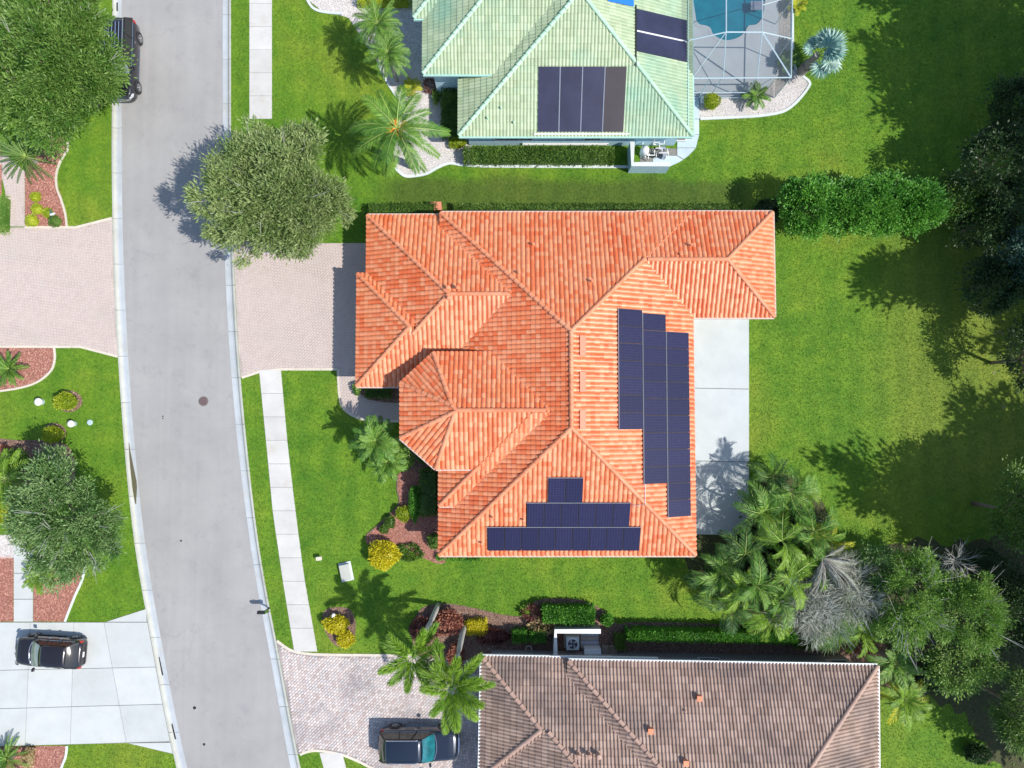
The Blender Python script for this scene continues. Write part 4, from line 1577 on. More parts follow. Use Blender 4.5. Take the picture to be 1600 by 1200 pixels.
mb = MB().tube([on_roof(1075, -20, G_M, 1, 0.10) - ht2.location, on_roof(1075, 206, G_M, 1, 0.10) - ht2.location], 0.03, 5)
mb.build('feed_pipe', M['green_gutter'], ht2)
q = [on_roof(x, y, G_M, 1 if x > 925 else 0, 0.10) for x, y in ((950, 2), (990, 10), (990, -40), (950, -40))]
q = [on_roof(x, y, G_M, 1, 0.10) for x, y in ((950, 2), (990, 10), (990, -40), (950, -40))]
nn = plane_axes(G_M, 1)[2]
tp = MB().add([v - q[0] for v in q] + [v + nn * 0.03 - q[0] for v in q], [(4, 5, 6, 7), (0, 1, 5, 4), (1, 2, 6, 5), (2, 3, 7, 6), (3, 0, 4, 7)])
tag(tp.build('tarpaulin', M['tarp'], None, q[0]), 'bright blue tarpaulin patch on the green roof at the top edge', 'tarpaulin')

# ================================================================== CARS
def loft(mb, rings, mi=0, close_ends=True, closed_ring=True):
    n = len(rings[0])
    vs = [v for r_ in rings for v in r_]
    fs = []
    for i in range(len(rings) - 1):
        for k in range(n if closed_ring else n - 1):
            fs.append((i * n + k, (i + 1) * n + k, (i + 1) * n + (k + 1) % n, i * n + (k + 1) % n))
    if close_ends:
        fs.append(tuple(range(n)))
        fs.append(tuple((len(rings) - 1) * n + k for k in range(n))[::-1])
    return mb.add(vs, fs, mi)


def fix_normals(o):
    bm = bmesh.new(); bm.from_mesh(o.data)
    bmesh.ops.recalc_face_normals(bm, faces=bm.faces)
    bm.to_mesh(o.data); bm.free()
    return o


def interp(tab, x):
    xs = [t[0] for t in tab]
    return [float(np.interp(x, xs, [t[k] for t in tab])) for k in range(1, len(tab[0]))]


def car(name, loc, rz, label, cat, L, W, Hh, paint, screen, cab, belt, hood_z, rails_=False, group=None, kind='suv', rack=False, chrome_nose=True):
    """x forward. cab = (cowl x, roof front x, roof rear x, tail x) as fractions of the length from the rear"""
    t = thing(name, loc, label, cat, group, rz)
    hw = W / 2
    X = lambda f: (f - 0.5) * L
    c0, r0, r1, c1 = [X(f) for f in cab]
    g = 0.20
    # (x, half width, top z, rounding)
    tab = [(X(0.0), hw * 0.70, belt - 0.22, g + 0.18), (X(0.012), hw * 0.82, belt - 0.06, g + 0.12), (X(0.04), hw * 0.93, belt, g + 0.06), (X(0.12), hw * 0.985, belt + 0.01, g),
           (X(0.5), hw, belt, g), (c0 - 0.05, hw * 0.99, belt, g), (c0 + 0.1, hw * 0.985, hood_z + 0.05, g), (X(0.88), hw * 0.95, hood_z, g), (X(0.94), hw * 0.90, hood_z - 0.05, g + 0.03),
           (X(0.975), hw * 0.80, hood_z - 0.13, g + 0.08), (X(0.993), hw * 0.66, hood_z - 0.24, g + 0.14), (X(1.0), hw * 0.50, hood_z - 0.33, g + 0.2)]
    xs = sorted(set([round(x, 3) for x in np.linspace(X(0), X(1), 34)] + [round(r[0], 3) for r in tab]))
    rings = []
    for x in xs:
        w_, zt, zb = interp(tab, x)
        cr = 0.035
        half = [(w_ * 0.0, zt + cr), (w_ * 0.45, zt + cr * 0.85), (w_ * 0.75, zt + cr * 0.3), (w_ * 0.90, zt - 0.035), (w_ * 0.965, zt - 0.11), (w_ * 0.985, (zt + zb) / 2 + 0.08), (w_ * 1.0, (zt + zb) / 2 - 0.04), (w_ * 0.985, zb + 0.08), (w_ * 0.93, zb)]
        ring = [(x, y, z) for y, z in half] + [(x, -y, z) for y, z in half[::-1][:-1]]
        rings.append(ring)
    mb = MB()
    loft(mb, rings)
    body = fix_normals(mb.build('body', M[paint], t, smooth=True))
    # cabin: roof skin on pillars, glass between
    rw = hw * 0.74
    bw = hw * 0.93
    zr = Hh - 0.03
    mb = MB()
    rrx = np.linspace(r1, r0, 9)
    rg = []
    for i, x in enumerate(rrx):
        e = 0.05 * (abs(i - 4) / 4) ** 2
        ww = rw * (1 - 0.06 * (abs(i - 4) / 4) ** 3)
        rg.append([(x, ww, zr - 0.045 - e), (x, ww * 0.9, zr - 0.01 - e), (x, ww * 0.5, zr + 0.02 - e), (x, 0, zr + 0.03 - e), (x, -ww * 0.5, zr + 0.02 - e), (x, -ww * 0.9, zr - 0.01 - e), (x, -ww, zr - 0.045 - e),
                   (x, -ww * 0.9, zr - 0.09 - e), (x, ww * 0.9, zr - 0.09 - e)])
    loft(mb, rg)
    fix_normals(mb.build('roof', M[paint], t, smooth=True))
    zt = zr - 0.09
    B = lambda x, s, w_=bw: Vector((x, s * w_, belt - 0.02))
    T = lambda x, s, w_=rw: Vector((x, s * w_, zt))
    # pillars
    mb = MB()
    for s in (1, -1):
        mb.tube([B(c0, s, bw * 0.93), T(r0, s, rw * 0.95)], [0.045, 0.035], 5)
        mb.tube([B(c1, s, bw * 0.93), T(r1, s, rw * 0.95)], [0.07, 0.06], 5)
        for f in (0.36, 0.68):
            xb = c1 + (c0 - c1) * f
            xt = r1 + (r0 - r1) * (f + 0.03)
            mb.tube([B(xb, s), T(xt, s)], 0.035, 4)
    mb.build('pillar_frame', M['black'], t)

    def curved_glass(nm, xb, xt, mat, bulge):
        mb = MB()
        rows = []
        for q in range(5):
            f = q / 4
            row = []
            for k in range(7):
                s = (k / 3) - 1
                w_ = (bw * 0.94) * (1 - f) + (rw * 0.95) * f
                x = xb + (xt - xb) * f + bulge * (1 - s * s) * (1 - 0.5 * f)
                z = (belt - 0.0) * (1 - f) + (zt + 0.03) * f + 0.03 * math.sin(math.pi * f)
                row.append((x, s * w_, z))
            rows.append(row)
        vs = [v for r_ in rows for v in r_]
        fs = [(i * 7 + k, i * 7 + k + 1, (i + 1) * 7 + k + 1, (i + 1) * 7 + k) for i in range(4) for k in range(6)]
        mb.add(vs, fs)
        return mb.build(nm, M[mat], t, smooth=True)
    ws = curved_glass('windshield', c0, r0, screen, 0.13)
    curved_glass('rear_window', c1, r1, 'side_glass', -0.08)
    # light bands at the foot of the windscreen: wiper cowl
    mb = MB()
    mb.tube([(c0 + 0.02, -bw * 0.82, belt + 0.035), (c0 + 0.14, -bw * 0.4, belt + 0.045), (c0 + 0.17, 0, belt + 0.05), (c0 + 0.14, bw * 0.4, belt + 0.045), (c0 + 0.02, bw * 0.82, belt + 0.035)], 0.03, 5)
    mb.build('wiper_cowl', M['chrome'], t)
    for s in (1, -1):
        fr = (0.0, 0.36, 0.68, 1.0)
        for k in range(3):
            xb0, xb1 = c1 + (c0 - c1) * fr[k], c1 + (c0 - c1) * fr[k + 1]
            xt0, xt1 = r1 + (r0 - r1) * (fr[k] + (0.03 if 0 < k else 0)), r1 + (r0 - r1) * min(1, fr[k + 1] + 0.03)
            mb = MB()
            q = [B(xb0, s, bw * 0.965), B(xb1, s, bw * 0.965), T(xt1, s, rw * 1.0), T(xt0, s, rw * 1.0)]
            mb.add(q, [(0, 1, 2, 3)])
            mb.build('side_window', M['side_glass'], t)
        mb = MB().box((c0 - 0.22, s * (hw + 0.10), belt + 0.10), (0.14, 0.22, 0.15), s * -0.2, top=0.8)
        mb.build('mirror', M[paint], t)
        for f in (0.42, 0.66):
            MB().box((c1 + (c0 - c1) * f, s * (hw + 0.008), belt - 0.16), (0.17, 0.03, 0.035)).build('door_handle', M['chrome'], t)
        mb = MB().box((X(0.53), s * (hw * 1.0), g + 0.14), (L * 0.40, 0.06, 0.07))
        mb.build('sill', M['chrome' if chrome_nose else 'black'], t)
        mb = MB().tube([(c1 + 0.2, s * bw * 0.985, belt - 0.012), (c0 - 0.2, s * bw * 0.985, belt - 0.012)], 0.012, 4)
        mb.build('window_trim', M['chrome'], t)
        # head and tail lamps wrapped round the corners
        mb = MB()
        mb.add([(X(0.945), s * hw * 0.92, hood_z - 0.10), (X(0.975), s * hw * 0.83, hood_z - 0.13), (X(0.992), s * hw * 0.68, hood_z - 0.19), (X(0.99), s * hw * 0.72, hood_z - 0.36), (X(0.965), s * hw * 0.90, hood_z - 0.34), (X(0.93), s * hw * 0.975, hood_z - 0.26)],
               [(0, 1, 4, 5), (1, 2, 3, 4)])
        mb.v = [(a + 0.015, b * 1.03, c + 0.03) for a, b, c in mb.v]
        fix_normals(mb.build('headlight', M['lamp_glass'], t))
        mb = MB().box((X(0.038), s * hw * 0.89, belt - 0.20), (0.16, 0.12, 0.20), s * 0.25, top=0.9)
        mb.build('tail_light', M['red_lamp'], t)
    # wheels
    R0 = 0.36 if kind == 'suv' else 0.32
    for fx in (0.19, 0.81):
        for s in (1, -1):
            c = Vector((X(fx), s * (hw - 0.10), R0))
            arch = MB()
            nseg = 18
            ring0, ring1 = [], []
            for k in range(nseg):
                a = 2 * math.pi * k / nseg
                ring0.append((c.x + math.cos(a) * (R0 + 0.07), s * (hw * 0.90), c.z + 0.02 + math.sin(a) * (R0 + 0.05)))
                ring1.append((c.x + math.cos(a) * (R0 + 0.07), s * (hw + 0.006), c.z + 0.02 + math.sin(a) * (R0 + 0.05)))
            loft(arch, [ring0, ring1])
            arch.build('wheel_arch', M['black'], t)
            wh = MB()
            prof = [(0.22, -0.10), (R0 - 0.05, -0.11), (R0, -0.07), (R0, 0.07), (R0 - 0.05, 0.11), (0.22, 0.10)]
            rings2 = []
            for r_, y in prof:
                rings2.append([(math.cos(2 * math.pi * k / 20) * r_, y * s, math.sin(2 * math.pi * k / 20) * r_) for k in range(20)])
            loft(wh, rings2)
            tyre = fix_normals(wh.build('wheel', M['rubber'], t, (c.x, c.y + s * 0.03, c.z)))
            rim = MB()
            rim.lathe([(0.235, 0.0), (0.235, 0.025), (0.20, 0.02), (0.195, 0.0)], (0, 0, 0), 18)
            for k in range(5):
                a = 2 * math.pi * k / 5
                rim.box((math.cos(a) * 0.11, math.sin(a) * 0.11, 0.02), (0.20, 0.055, 0.03), a)
            rim.lathe([(0.05, 0), (0.05, 0.04), (0.02, 0.045)], (0, 0, 0), 8)
            rim.v = [(a, s * (c_ + 0.085), b) for a, b, c_ in rim.v]
            fix_normals(rim.build('rim', M['rim'], tyre))
    if rails_:
        for s in (1, -1):
            mb = MB().tube([(r1 + 0.1, s * rw * 0.93, zr - 0.03), (r1 + 0.18, s * rw * 0.93, zr + 0.06), (r0 - 0.35, s * rw * 0.93, zr + 0.06), (r0 - 0.25, s * rw * 0.93, zr - 0.03)], 0.028, 5)
            mb.build('roof_rail', M['chrome'], t)
    if rack:
        for y in np.linspace(-rw * 0.6, rw * 0.6, 5):
            MB().tube([(r1 + 0.3, y, zr + 0.045), (r0 - 0.5, y, zr + 0.045)], 0.02, 4).build('roof_rib', M['chrome'], t)
    # nose and tail
    mb = MB().tube([(X(0.985), -hw * 0.72, hood_z - 0.40), (X(1.004), -hw * 0.4, hood_z - 0.40), (X(1.01), 0, hood_z - 0.40), (X(1.004), hw * 0.4, hood_z - 0.40), (X(0.985), hw * 0.72, hood_z - 0.40)], 0.05, 6)
    mb.build('bumper', M['chrome' if chrome_nose else 'black'], t)
    mb = MB().box((X(1.0) + 0.0, 0, hood_z - 0.30), (0.05, hw * 0.9, 0.12))
    mb.build('grille', M['chrome' if chrome_nose else 'black'], t)
    mb = MB().tube([(X(0.0), -hw * 0.7, belt - 0.42), (X(-0.008), 0, belt - 0.42), (X(0.0), hw * 0.7, belt - 0.42)], 0.06, 6)
    mb.build('bumper', M['black'], t)
    MB().box((X(0.0) - 0.01, 0, belt - 0.25), (0.02, 0.32, 0.15)).build('license_plate', M['white'], t)
    # shut lines of the bonnet and tailgate, small print of the shape
    for s in (1, -1):
        MB().tube([(c0 + 0.2, s * hw * 0.70, hood_z + 0.047), (X(0.93), s * hw * 0.62, hood_z - 0.012)], 0.008, 4).build('bonnet_seam', M['black'], t)
    return t


car('parked_car', P(657, 1154, 0.03), R(0), 'navy black SUV with chrome roof rails parked on the paver driveway under the palm', 'car', 4.95, 1.95, 1.78, 'paint_navy', 'windscreen_teal',
    (0.70, 0.56, 0.10, 0.02), 1.08, 1.06, True)
bpy.context.view_layer.update()
car('parked_car', P(660, 1236, 0.03), R(0.5), 'silver-grey car parked close beside the navy SUV, cut off by the bottom edge', 'car', 4.6, 1.85, 1.45, 'rail', 'side_glass',
    (0.70, 0.54, 0.22, 0.08), 0.92, 0.90, False, kind='sedan')
car('parked_car', P(90, 1013, 0.04), R(180 - 3.5), 'black compact car parked alone on the white concrete slabs', 'car', 4.25, 1.80, 1.52, 'paint_brown', 'windscreen_green',
    (0.72, 0.55, 0.17, 0.05), 1.0, 0.97, False, kind='compact', chrome_nose=False)
car('parked_car', P(199, 103, -0.10), R(-90), 'black SUV with ribbed roof parked at the kerb, half hidden under the big tree', 'car', 5.35, 2.0, 1.85, 'paint_black', 'windscreen_green',
    (0.69, 0.55, 0.08, 0.02), 1.12, 1.12, True, rack=True)

# ================================================================== THINGS ON THE ROAD AND THE LAWNS
def lathe_thing(name, loc, prof, mat, label, cat, n=20):
    return tag(MB().lathe(prof, (0, 0, 0), n).build(name, M[mat], None, loc), label, cat)


p = P(318, 627, ROADZ)
mh = thing('manhole_cover', p, 'round rusty manhole cover in the road', 'manhole cover')
MB().lathe([(0.33, 0.0), (0.33, 0.012), (0.295, 0.014)], (0, 0, 0), 28).build('rim', M['joint'], mh)
MB().lathe([(0.29, 0.0), (0.29, 0.018), (0.27, 0.022)], (0, 0, 0), 28).build('lid', M['iron'], mh)
for i in range(5):
    MB().box((0, -0.2 + i * 0.1, 0.025), (0.36, 0.03, 0.008)).build('rib', M['iron'], mh)
for px, py, r_, lb in ((254.5, 650.5, 0.045, 'upper of two small black valve covers side by side in the road'), (254.5, 654, 0.04, 'lower of two small black valve covers side by side in the road'),
                       (283, 845, 0.06, 'small black valve cover alone in the middle of the road'), (304, 1106, 0.10, 'dark valve cover in the road beside the kerb drains'), (319, 1163, 0.08, 'dark valve cover in the road at the bottom edge')):
    lathe_thing('valve_cover', P(px, py, ROADZ), [(r_, 0), (r_, 0.012), (r_ * 0.8, 0.016)], 'black', lb, 'valve cover', 12)
# water lying in the gutter
pu_ = [(a_ + (b_ - 740) * 0.0 - (a_ - (201.2 + (b_ - 692) * 0.114)) * 0.45, b_) for a_, b_ in [(201.2, 692), (203.5, 705), (208, 722), (212.5, 738), (216.5, 752), (217, 762), (214, 776), (212, 788), (210, 786), (205, 762), (202, 735), (200.6, 712)]]
pud = sheet('mud_stain', px_poly(pu_, -0.03), -0.035, M['puddle'], thick=0.05)
# slots of the two gutter inlets
for pts, lb in ((((247.5, 1026), (254, 1056)), 'upper dark slot of the gutter drain beside the white driveway'), (((268, 1131), (274, 1156)), 'lower dark slot of the gutter drain beside the white driveway'),
                (((182.6, 3), (182.6, 17)), 'dark gutter drain slot above the parked SUV at the top edge')):
    a, b = P(*pts[0], -0.04), P(*pts[1], -0.04)
    c = (a + b) / 2
    d = b - a
    g_ = thing('gutter_drain', (c.x, c.y, -0.078), lb, 'drain')
    ang = math.atan2(d.y, d.x)
    MB().box((0, 0, 0.0), (d.length, 0.10, 0.02), ang, top=0.93).build('slot', M['black'], g_)
    MB().box((0, 0, 0.0), (d.length + 0.06, 0.16, 0.012), ang).build('frame', M['gutter_concrete'], g_)

# mailbox with its own post at the kerb
p = P(421, 950, 0.0)
mbx = thing('mailbox', p, 'dark green mailbox on a post at the kerb', 'mailbox')
mbx.scale = (0.8, 0.8, 0.9)
MB().box((0, 0, 0.5), (0.10, 0.10, 1.0)).build('post', M['black'], mbx)
MB().box((-0.12, 0, 1.0), (0.62, 0.10, 0.05)).build('arm', M['black'], mbx)
q = MB()
rg = []
for x in (-0.48, 0.10):
    rg.append([(x, 0.13 * math.cos(a) if a <= math.pi else 0.13 * math.cos(a), 1.14 + (0.13 * math.sin(a) if a <= math.pi else -0.10)) for a in (0, 0.5, 1.05, 1.57, 2.1, 2.64, math.pi)] + [(x, -0.13, 1.03), (x, 0.13, 1.03)])
loft(q, rg)
fix_normals(q.build('box', M['black'], mbx))
MB().box((-0.18, 0.145, 1.22), (0.16, 0.015, 0.05)).build('flag', M['teal'], mbx)
MB().box((0.18, 0.05, 1.05), (0.30, 0.26, 0.20), 0.3, top=0.85).build('newspaper_box', M['mid'], mbx)
# white utility cabinet
p = P(541, 893, 0.0)
ub = thing('utility_box', p, 'low white utility box on the lawn beside the palm shadow', 'utility box', rz=R(12))
ub.scale = (0.80, 0.84, 0.6)
MB().box((0, 0, 0.03), (1.0, 1.45, 0.08)).build('base', M['white_border'], ub)
MB().box((0, 0, 0.30), (0.72, 1.15, 0.48), 0, top=0.94).build('cabinet', M['white_border'], ub)
MB().box((0, 0, 0.56), (0.76, 1.18, 0.04)).build('lid', M['concrete'], ub)
# landscape lamp with its rod
p = P(500, 871, 0.0)
ls = thing('yard_light', p, 'small brown yard light on the lawn between sidewalk and yellow bush', 'light')
MB().tube([(0, 0, 0), (0, 0, 0.32)], 0.02, 5).build('stake', M['iron'], ls)
MB().box((0.02, 0, 0.38), (0.38, 0.26, 0.10), 0.1, top=0.85).build('lamp_head', M['border'], ls)
p = P(522, 963, 0.0)
ls = thing('yard_light', p, 'white curved path light behind the two yellow shrubs', 'light')
MB().tube([(0, 0, 0), (0, 0, 0.5), (0.03, 0.12, 0.62), (0.12, 0.26, 0.62)], 0.045, 7).build('stem', M['white'], ls)
MB().lathe([(0.10, 0), (0.12, 0.03), (0.05, 0.09)], (0.12, 0.26, 0.60), 10).build('lamp_head', M['white'], ls)
for px, py, lb, s in ((65.5, 628, 'white capped utility pedestal left of the clipped yellow-green bush', 1.0), (116, 662, 'white and green utility pedestal on the lawn across the road', 0.9)):
    p = P(px, py, 0)
    t = thing('utility_pedestal', p, lb, 'utility box')
    MB().lathe([(0.20 * s, 0), (0.20 * s, 0.30)], (0, 0, 0), 12).build('body', M['aluminium'], t)
    MB().lathe([(0.25 * s, 0.30), (0.25 * s, 0.38), (0.15 * s, 0.46), (0.04, 0.48)], (0, 0, 0), 14).build('cap', M['white'], t)
lathe_thing('meter_lid', P(141, 660, 0), [(0.18, 0), (0.18, 0.05), (0.15, 0.06)], 'aluminium', 'small round pale blue lid flush in the lawn across the road', 'lid', 16)
# garden bird figure beside the mulch bed
p = P(88, 338, 0)
t = thing('garden_ornament', p, 'small white and green garden bird ornament beside the round shrubs', 'ornament')
MB().tube([(0, 0, 0), (0, 0, 0.30)], 0.02, 5).build('stake', M['iron'], t)
q = MB().tube([(-0.20, -0.02, 0.34), (-0.08, 0, 0.40), (0.10, 0.02, 0.42), (0.20, 0.05, 0.52), (0.28, 0.05, 0.54)], [0.02, 0.10, 0.10, 0.05, 0.02], 8)
q.build('bird_body', M['white'], t, smooth=True)
for s in (1, -1):
    MB().add([(0.06, s * 0.05, 0.44), (-0.12, s * 0.06, 0.42), (-0.16, s * 0.30, 0.50), (0.0, s * 0.28, 0.50)], [(0, 1, 2, 3)]).build('wing', M['teal'], t)
# pump cover at the north wall of the orange house
p = P(683, 327, 0)
t = thing('pump_cabinet', p, 'small terracotta cabinet with pipe against the north wall, at the gutter corner', 'cabinet')
MB().box((0, 0, 0.35), (0.65, 0.5, 0.7), 0, top=0.92).build('cabinet', M['cap_orange'], t)
MB().box((0, 0, 0.72), (0.7, 0.54, 0.05)).build('lid', M['pinkish'], t)

# ------------------------------------------------------------------ walled equipment yards
def ac_unit(p, label, s=1.0, mat='aluminium'):
    t = thing('air_conditioner', p, label, 'air conditioner')
    MB().box((0, 0, 0.05), (1.0 * s, 1.0 * s, 0.1)).build('pad', M['concrete'], t)
    MB().box((0, 0, 0.45), (0.80 * s, 0.80 * s, 0.74)).build('cabinet', M[mat], t)
    MB().lathe([(0.36 * s, 0.82), (0.36 * s, 0.87), (0.32 * s, 0.88)], (0, 0, 0), 24).build('fan_ring', M['white'], t)
    MB().lathe([(0.30 * s, 0.83), (0.30 * s, 0.885)], (0, 0, 0), 24).build('fan_well', M['black'], t)
    f = MB()
    for k in range(4):
        a = k * math.pi / 2 + 0.3
        f.add([(0.04, 0.03, 0.895), (0.27 * s, -0.02, 0.90), (0.24 * s, 0.14, 0.92), (0.05, 0.08, 0.905)], [(0, 1, 2, 3)])
        f.v[-4:] = [(x * math.cos(a) - y * math.sin(a), x * math.sin(a) + y * math.cos(a), z) for x, y, z in f.v[-4:]]
    f.build('fan_blade_set', M['rail'], t)
    g = MB()
    for k in range(1, 4):
        pts = [(0.1 * s * k * math.cos(a), 0.1 * s * k * math.sin(a), 0.935) for a in np.linspace(0, 2 * math.pi, 17)]
        g.tube(pts, 0.006, 3, cap=False)
    g.build('fan_guard', M['rail'], t)
    return t


def wall_thing(pts, h, wdt, label, mat, cap='white'):
    p = Vector((pts[0][0], pts[0][1], 0))
    t = thing('garden_wall', p, label, 'wall')
    strip(MB(), pts, wdt, 0, h).build('wall', M[mat], t, origin=p)
    strip(MB(), pts, wdt + 0.04, h + 0.002, h + 0.07).build('coping', M[cap], t, origin=p)
    return t


hz = 1.25
wall_thing([P2(868, 1024, hz), P2(868, 986, hz), P2(938.5, 986, hz)], hz, 0.24, 'L-shaped white-topped screen wall round the air conditioners of the brown-roofed house', 'stucco_tan')
ac_unit(P(893, 999, 0), 'round-fan air conditioner inside the L-shaped white-topped wall', 1.0)
t = thing('air_conditioner', P(924, 1012, 0), 'flat white slatted unit beside the round-fan air conditioner', 'air conditioner')
MB().box((0, 0, 0.4), (1.05, 0.34, 0.8)).build('cabinet', M['white'], t)
for i in range(5):
    MB().box((0, -0.175, 0.18 + i * 0.12), (0.8, 0.02, 0.03)).build('louvre', M['rail'], t)
t = thing('wooden_board', P(921, 999, 0), 'grey plank platform between the air conditioners', 'board')
for i in range(4):
    MB().box((0, -0.42 + i * 0.26, 0.10), (1.15, 0.24, 0.05)).build('plank', M['rail' if i % 2 else 'stucco_tan'], t)
for px, py, lb in ((945, 1013, 'brown crate touching the brown house wall, nearer the air conditioners'), (957, 1013, 'brown crate at the brown house wall, farther right of the pair')):
    t = thing('crate', P(px, py, 0), lb, 'crate')
    MB().box((0, 0, 0.22), (0.42, 0.42, 0.44)).build('box', M['stucco_tan'], t)
    MB().box((0, 0, 0.46), (0.46, 0.46, 0.03)).build('lid', M['bark'], t)
t = thing('garden_hose', P(826, 1013, 0), 'coiled pale garden hose at the north wall of the brown house', 'hose')
MB().tube([(0.16 * math.cos(a) * (1 + 0.02 * a), 0.16 * math.sin(a) * (1 + 0.02 * a), 0.03 + 0.006 * a) for a in np.linspace(0, 15, 50)], 0.02, 5).build('coil', M['white'], t)

wall_thing([P2(988, 222, hz), P2(988, 257, hz), P2(1047, 257, hz)], hz, 0.26, 'pale blue L-shaped screen wall round the pool equipment', 'stucco_blue', 'white_border')
for i in range(7):
    a = P(1003 + i * 5.2, 259.5, 0.9)
eq = thing('pool_equipment', P(1018, 238, 0), 'cluster of white pool pumps, filters and pipes inside the pale blue wall', 'pool pump')
MB().lathe([(0.26, 0), (0.28, 0.5), (0.24, 0.8), (0.08, 0.92)], (-0.55, -0.1, 0), 14).build('filter_tank', M['white'], eq, smooth=True)
MB().tube([(-0.1, -0.3, 0.25), (0.45, -0.3, 0.25)], [0.13, 0.13], 10).build('pump_motor', M['black'], eq)
MB().tube([(0.45, 0.15, 0.28), (0.85, 0.15, 0.28)], [0.13, 0.13], 10).build('pump_motor', M['rail'], eq)
MB().box((0.75, -0.35, 0.3), (0.25, 0.3, 0.6)).build('heater_box', M['rail'], eq)
for k in range(12):
    x0, y0 = random.uniform(-0.9, 0.9), random.uniform(-0.6, 0.7)
    z0 = random.uniform(0.4, 0.8)
    x1, y1 = x0 + random.choice((-1, 1)) * random.uniform(0.2, 0.6), y0 + random.choice((-1, 1)) * random.uniform(0.2, 0.4)
    x1 = max(-0.95, min(0.95, x1)); y1 = max(-0.6, min(0.8, y1))
    MB().tube([(x0, y0, 0.1), (x0, y0, z0), (x1, y0, z0), (x1, y1, z0), (x1, y1, 0.15)], 0.032, 6).build('pipe', M['white'], eq)
MB().tube([P(1024, 214, 2.3) - P(1018, 238, 0), P(1020, 225, 1.4) - P(1018, 238, 0), Vector((0.1, 0.2, 0.8))], 0.035, 6).build('riser_pipe', M['white'], eq)
t = thing('planter_box', P(1062, 215, 0.05), 'small white-rimmed planter of bare soil at the south-east corner of the green-roofed house', 'planter')
MB().box((0, 0, 0.1), (0.75, 0.6, 0.2)).build('box', M['white_border'], t)
MB().box((0, 0, 0.21), (0.62, 0.48, 0.03)).build('soil', M['mulch_brown'], t)
t = thing('planter_box', P(1099, 158, 0.0), 'small stone planter block beside the round shrub below the pool cage', 'planter')
MB().box((0, 0, 0.2), (0.5, 0.55, 0.4)).build('box', M['rail'], t)
MB().box((0, 0, 0.41), (0.55, 0.6, 0.04)).build('coping', M['white_border'], t)
t = thing('column', P(692, 128, 0), 'pale blue square porch column under the eave notch of the green roof', 'column')
MB().box((0, 0, 1.3), (0.4, 0.4, 2.6)).build('shaft', M['stucco_blue'], t)
MB().box((0, 0, 2.65), (0.55, 0.55, 0.12)).build('capital', M['white'], t)

# ------------------------------------------------------------------ pool, its rim and the cage
wz = 0.045
psh = sheet('pool_basin', smooth_poly(px_poly(pool_px, 0.1), True, 3), 0.012, M['pool'])
pw_ = sheet('pool_water', smooth_poly(px_poly(pool_px, 0.1), True, 3), wz, M['pool'])
bpt = [p_ for p_ in smooth_poly(px_poly(pool_px[1:-1], 0.1), False, 3)]
border(pdk, bpt, 0.22, 0.115, 'deck', name='coping', side=-0.5)

cage = thing('pool_cage', P(1160, 100, 0), 'aluminium and mesh screened cage over the swimming pool', 'pool cage')
CO = Vector(cage.location)


def beam(a, b, r=0.035, name='beam'):
    MB().tube([a - CO, b - CO], r, 4).build(name, M['aluminium'], cage)


ze, zt_ = 2.75, 4.3
tA, tB, tC = P(1134.5, 50, zt_), P(1191, 50, zt_), P(1191, -80, zt_)
tA2 = P(1134.5, -80, zt_)
eW, eS, eE, eN = P(1076, 122, ze), P(1183, 122, ze), P(1236, 121, ze), P(1239, -80, ze)
eSE = P(1236, 121, ze)
hW = P(1076, 63, 3.6)
# eave ring and mansard
for a, b, r_ in ((eW, eSE, 0.045), (eSE, eN, 0.05), (hW, tA, 0.045), (tA, tB, 0.045), (tA, tA2, 0.045), (tB, P(1236, 60, ze), 0.04), (tB, eSE, 0.05), (tB, tC, 0.03),
                 (tA, P(1130, 122, ze), 0.035), (tB, P(1183, 122, ze), 0.035), (tA, P(1082, 121, ze), 0.025), (P(1191, 8, zt_), P(1238, -6, ze), 0.03)):
    beam(a, b, r_)
# south wall: posts, rails
for px in (1076, 1110, 1128, 1183):
    tpt = P(px, 122, ze)
    beam(Vector((tpt.x, tpt.y, 0.1)), tpt, 0.035, 'post')
g0 = Vector((P(1076, 122, ze).x, P(1076, 122, ze).y, 0)); g1 = Vector((P(1183, 122, ze).x, g0.y, 0))
cut0, cut1 = g1 + Vector((0, 0, 0)), Vector((eSE.x, eSE.y + 1.35, 0))
for z_ in (0.14, 0.85):
    beam(g0 + Vector((0, 0, z_)), g1 + Vector((0, 0, z_)), 0.03, 'rail')
beam(g1 + Vector((0, 0, 0.14)), cut1 + Vector((0, 0, 0.14)), 0.03, 'rail')
beam(Vector((eSE.x, eSE.y, 0.1)), eSE, 0.045, 'post')
for py in (60, 0, -60):
    q_ = P(1237, py, ze)
    beam(Vector((q_.x, q_.y, 0.1)), q_, 0.035, 'post')
mb = MB()
def scr(*pts):
    mb_ = MB().add([p_ - CO for p_ in pts], [tuple(range(len(pts)))])
    mb_.build('screen_panel', M['screen'], cage)
scr(hW, tA, P(1130, 122, ze), eW)
scr(tA, tB, P(1183, 122, ze), P(1130, 122, ze))
scr(tB, eSE, P(1183, 122, ze))
scr(tB, P(1236, 60, ze), eSE)
scr(tB, tC, eN, P(1236, 60, ze))
scr(tA2, tC, tB, tA)
scr(P(1076, -80, 3.6), tA2, tA, hW)
scr(g0 + Vector((0, 0, 0.1)), g1 + Vector((0, 0, 0.1)), P(1183, 122, ze), eW)
scr(g1 + Vector((0, 0, 0.1)), Vector((eSE.x, eSE.y, 0.1)), eSE, P(1183, 122, ze))
scr(Vector((eSE.x, eSE.y, 0.1)), Vector((eN.x, eN.y, 0.1)), eN, eSE)
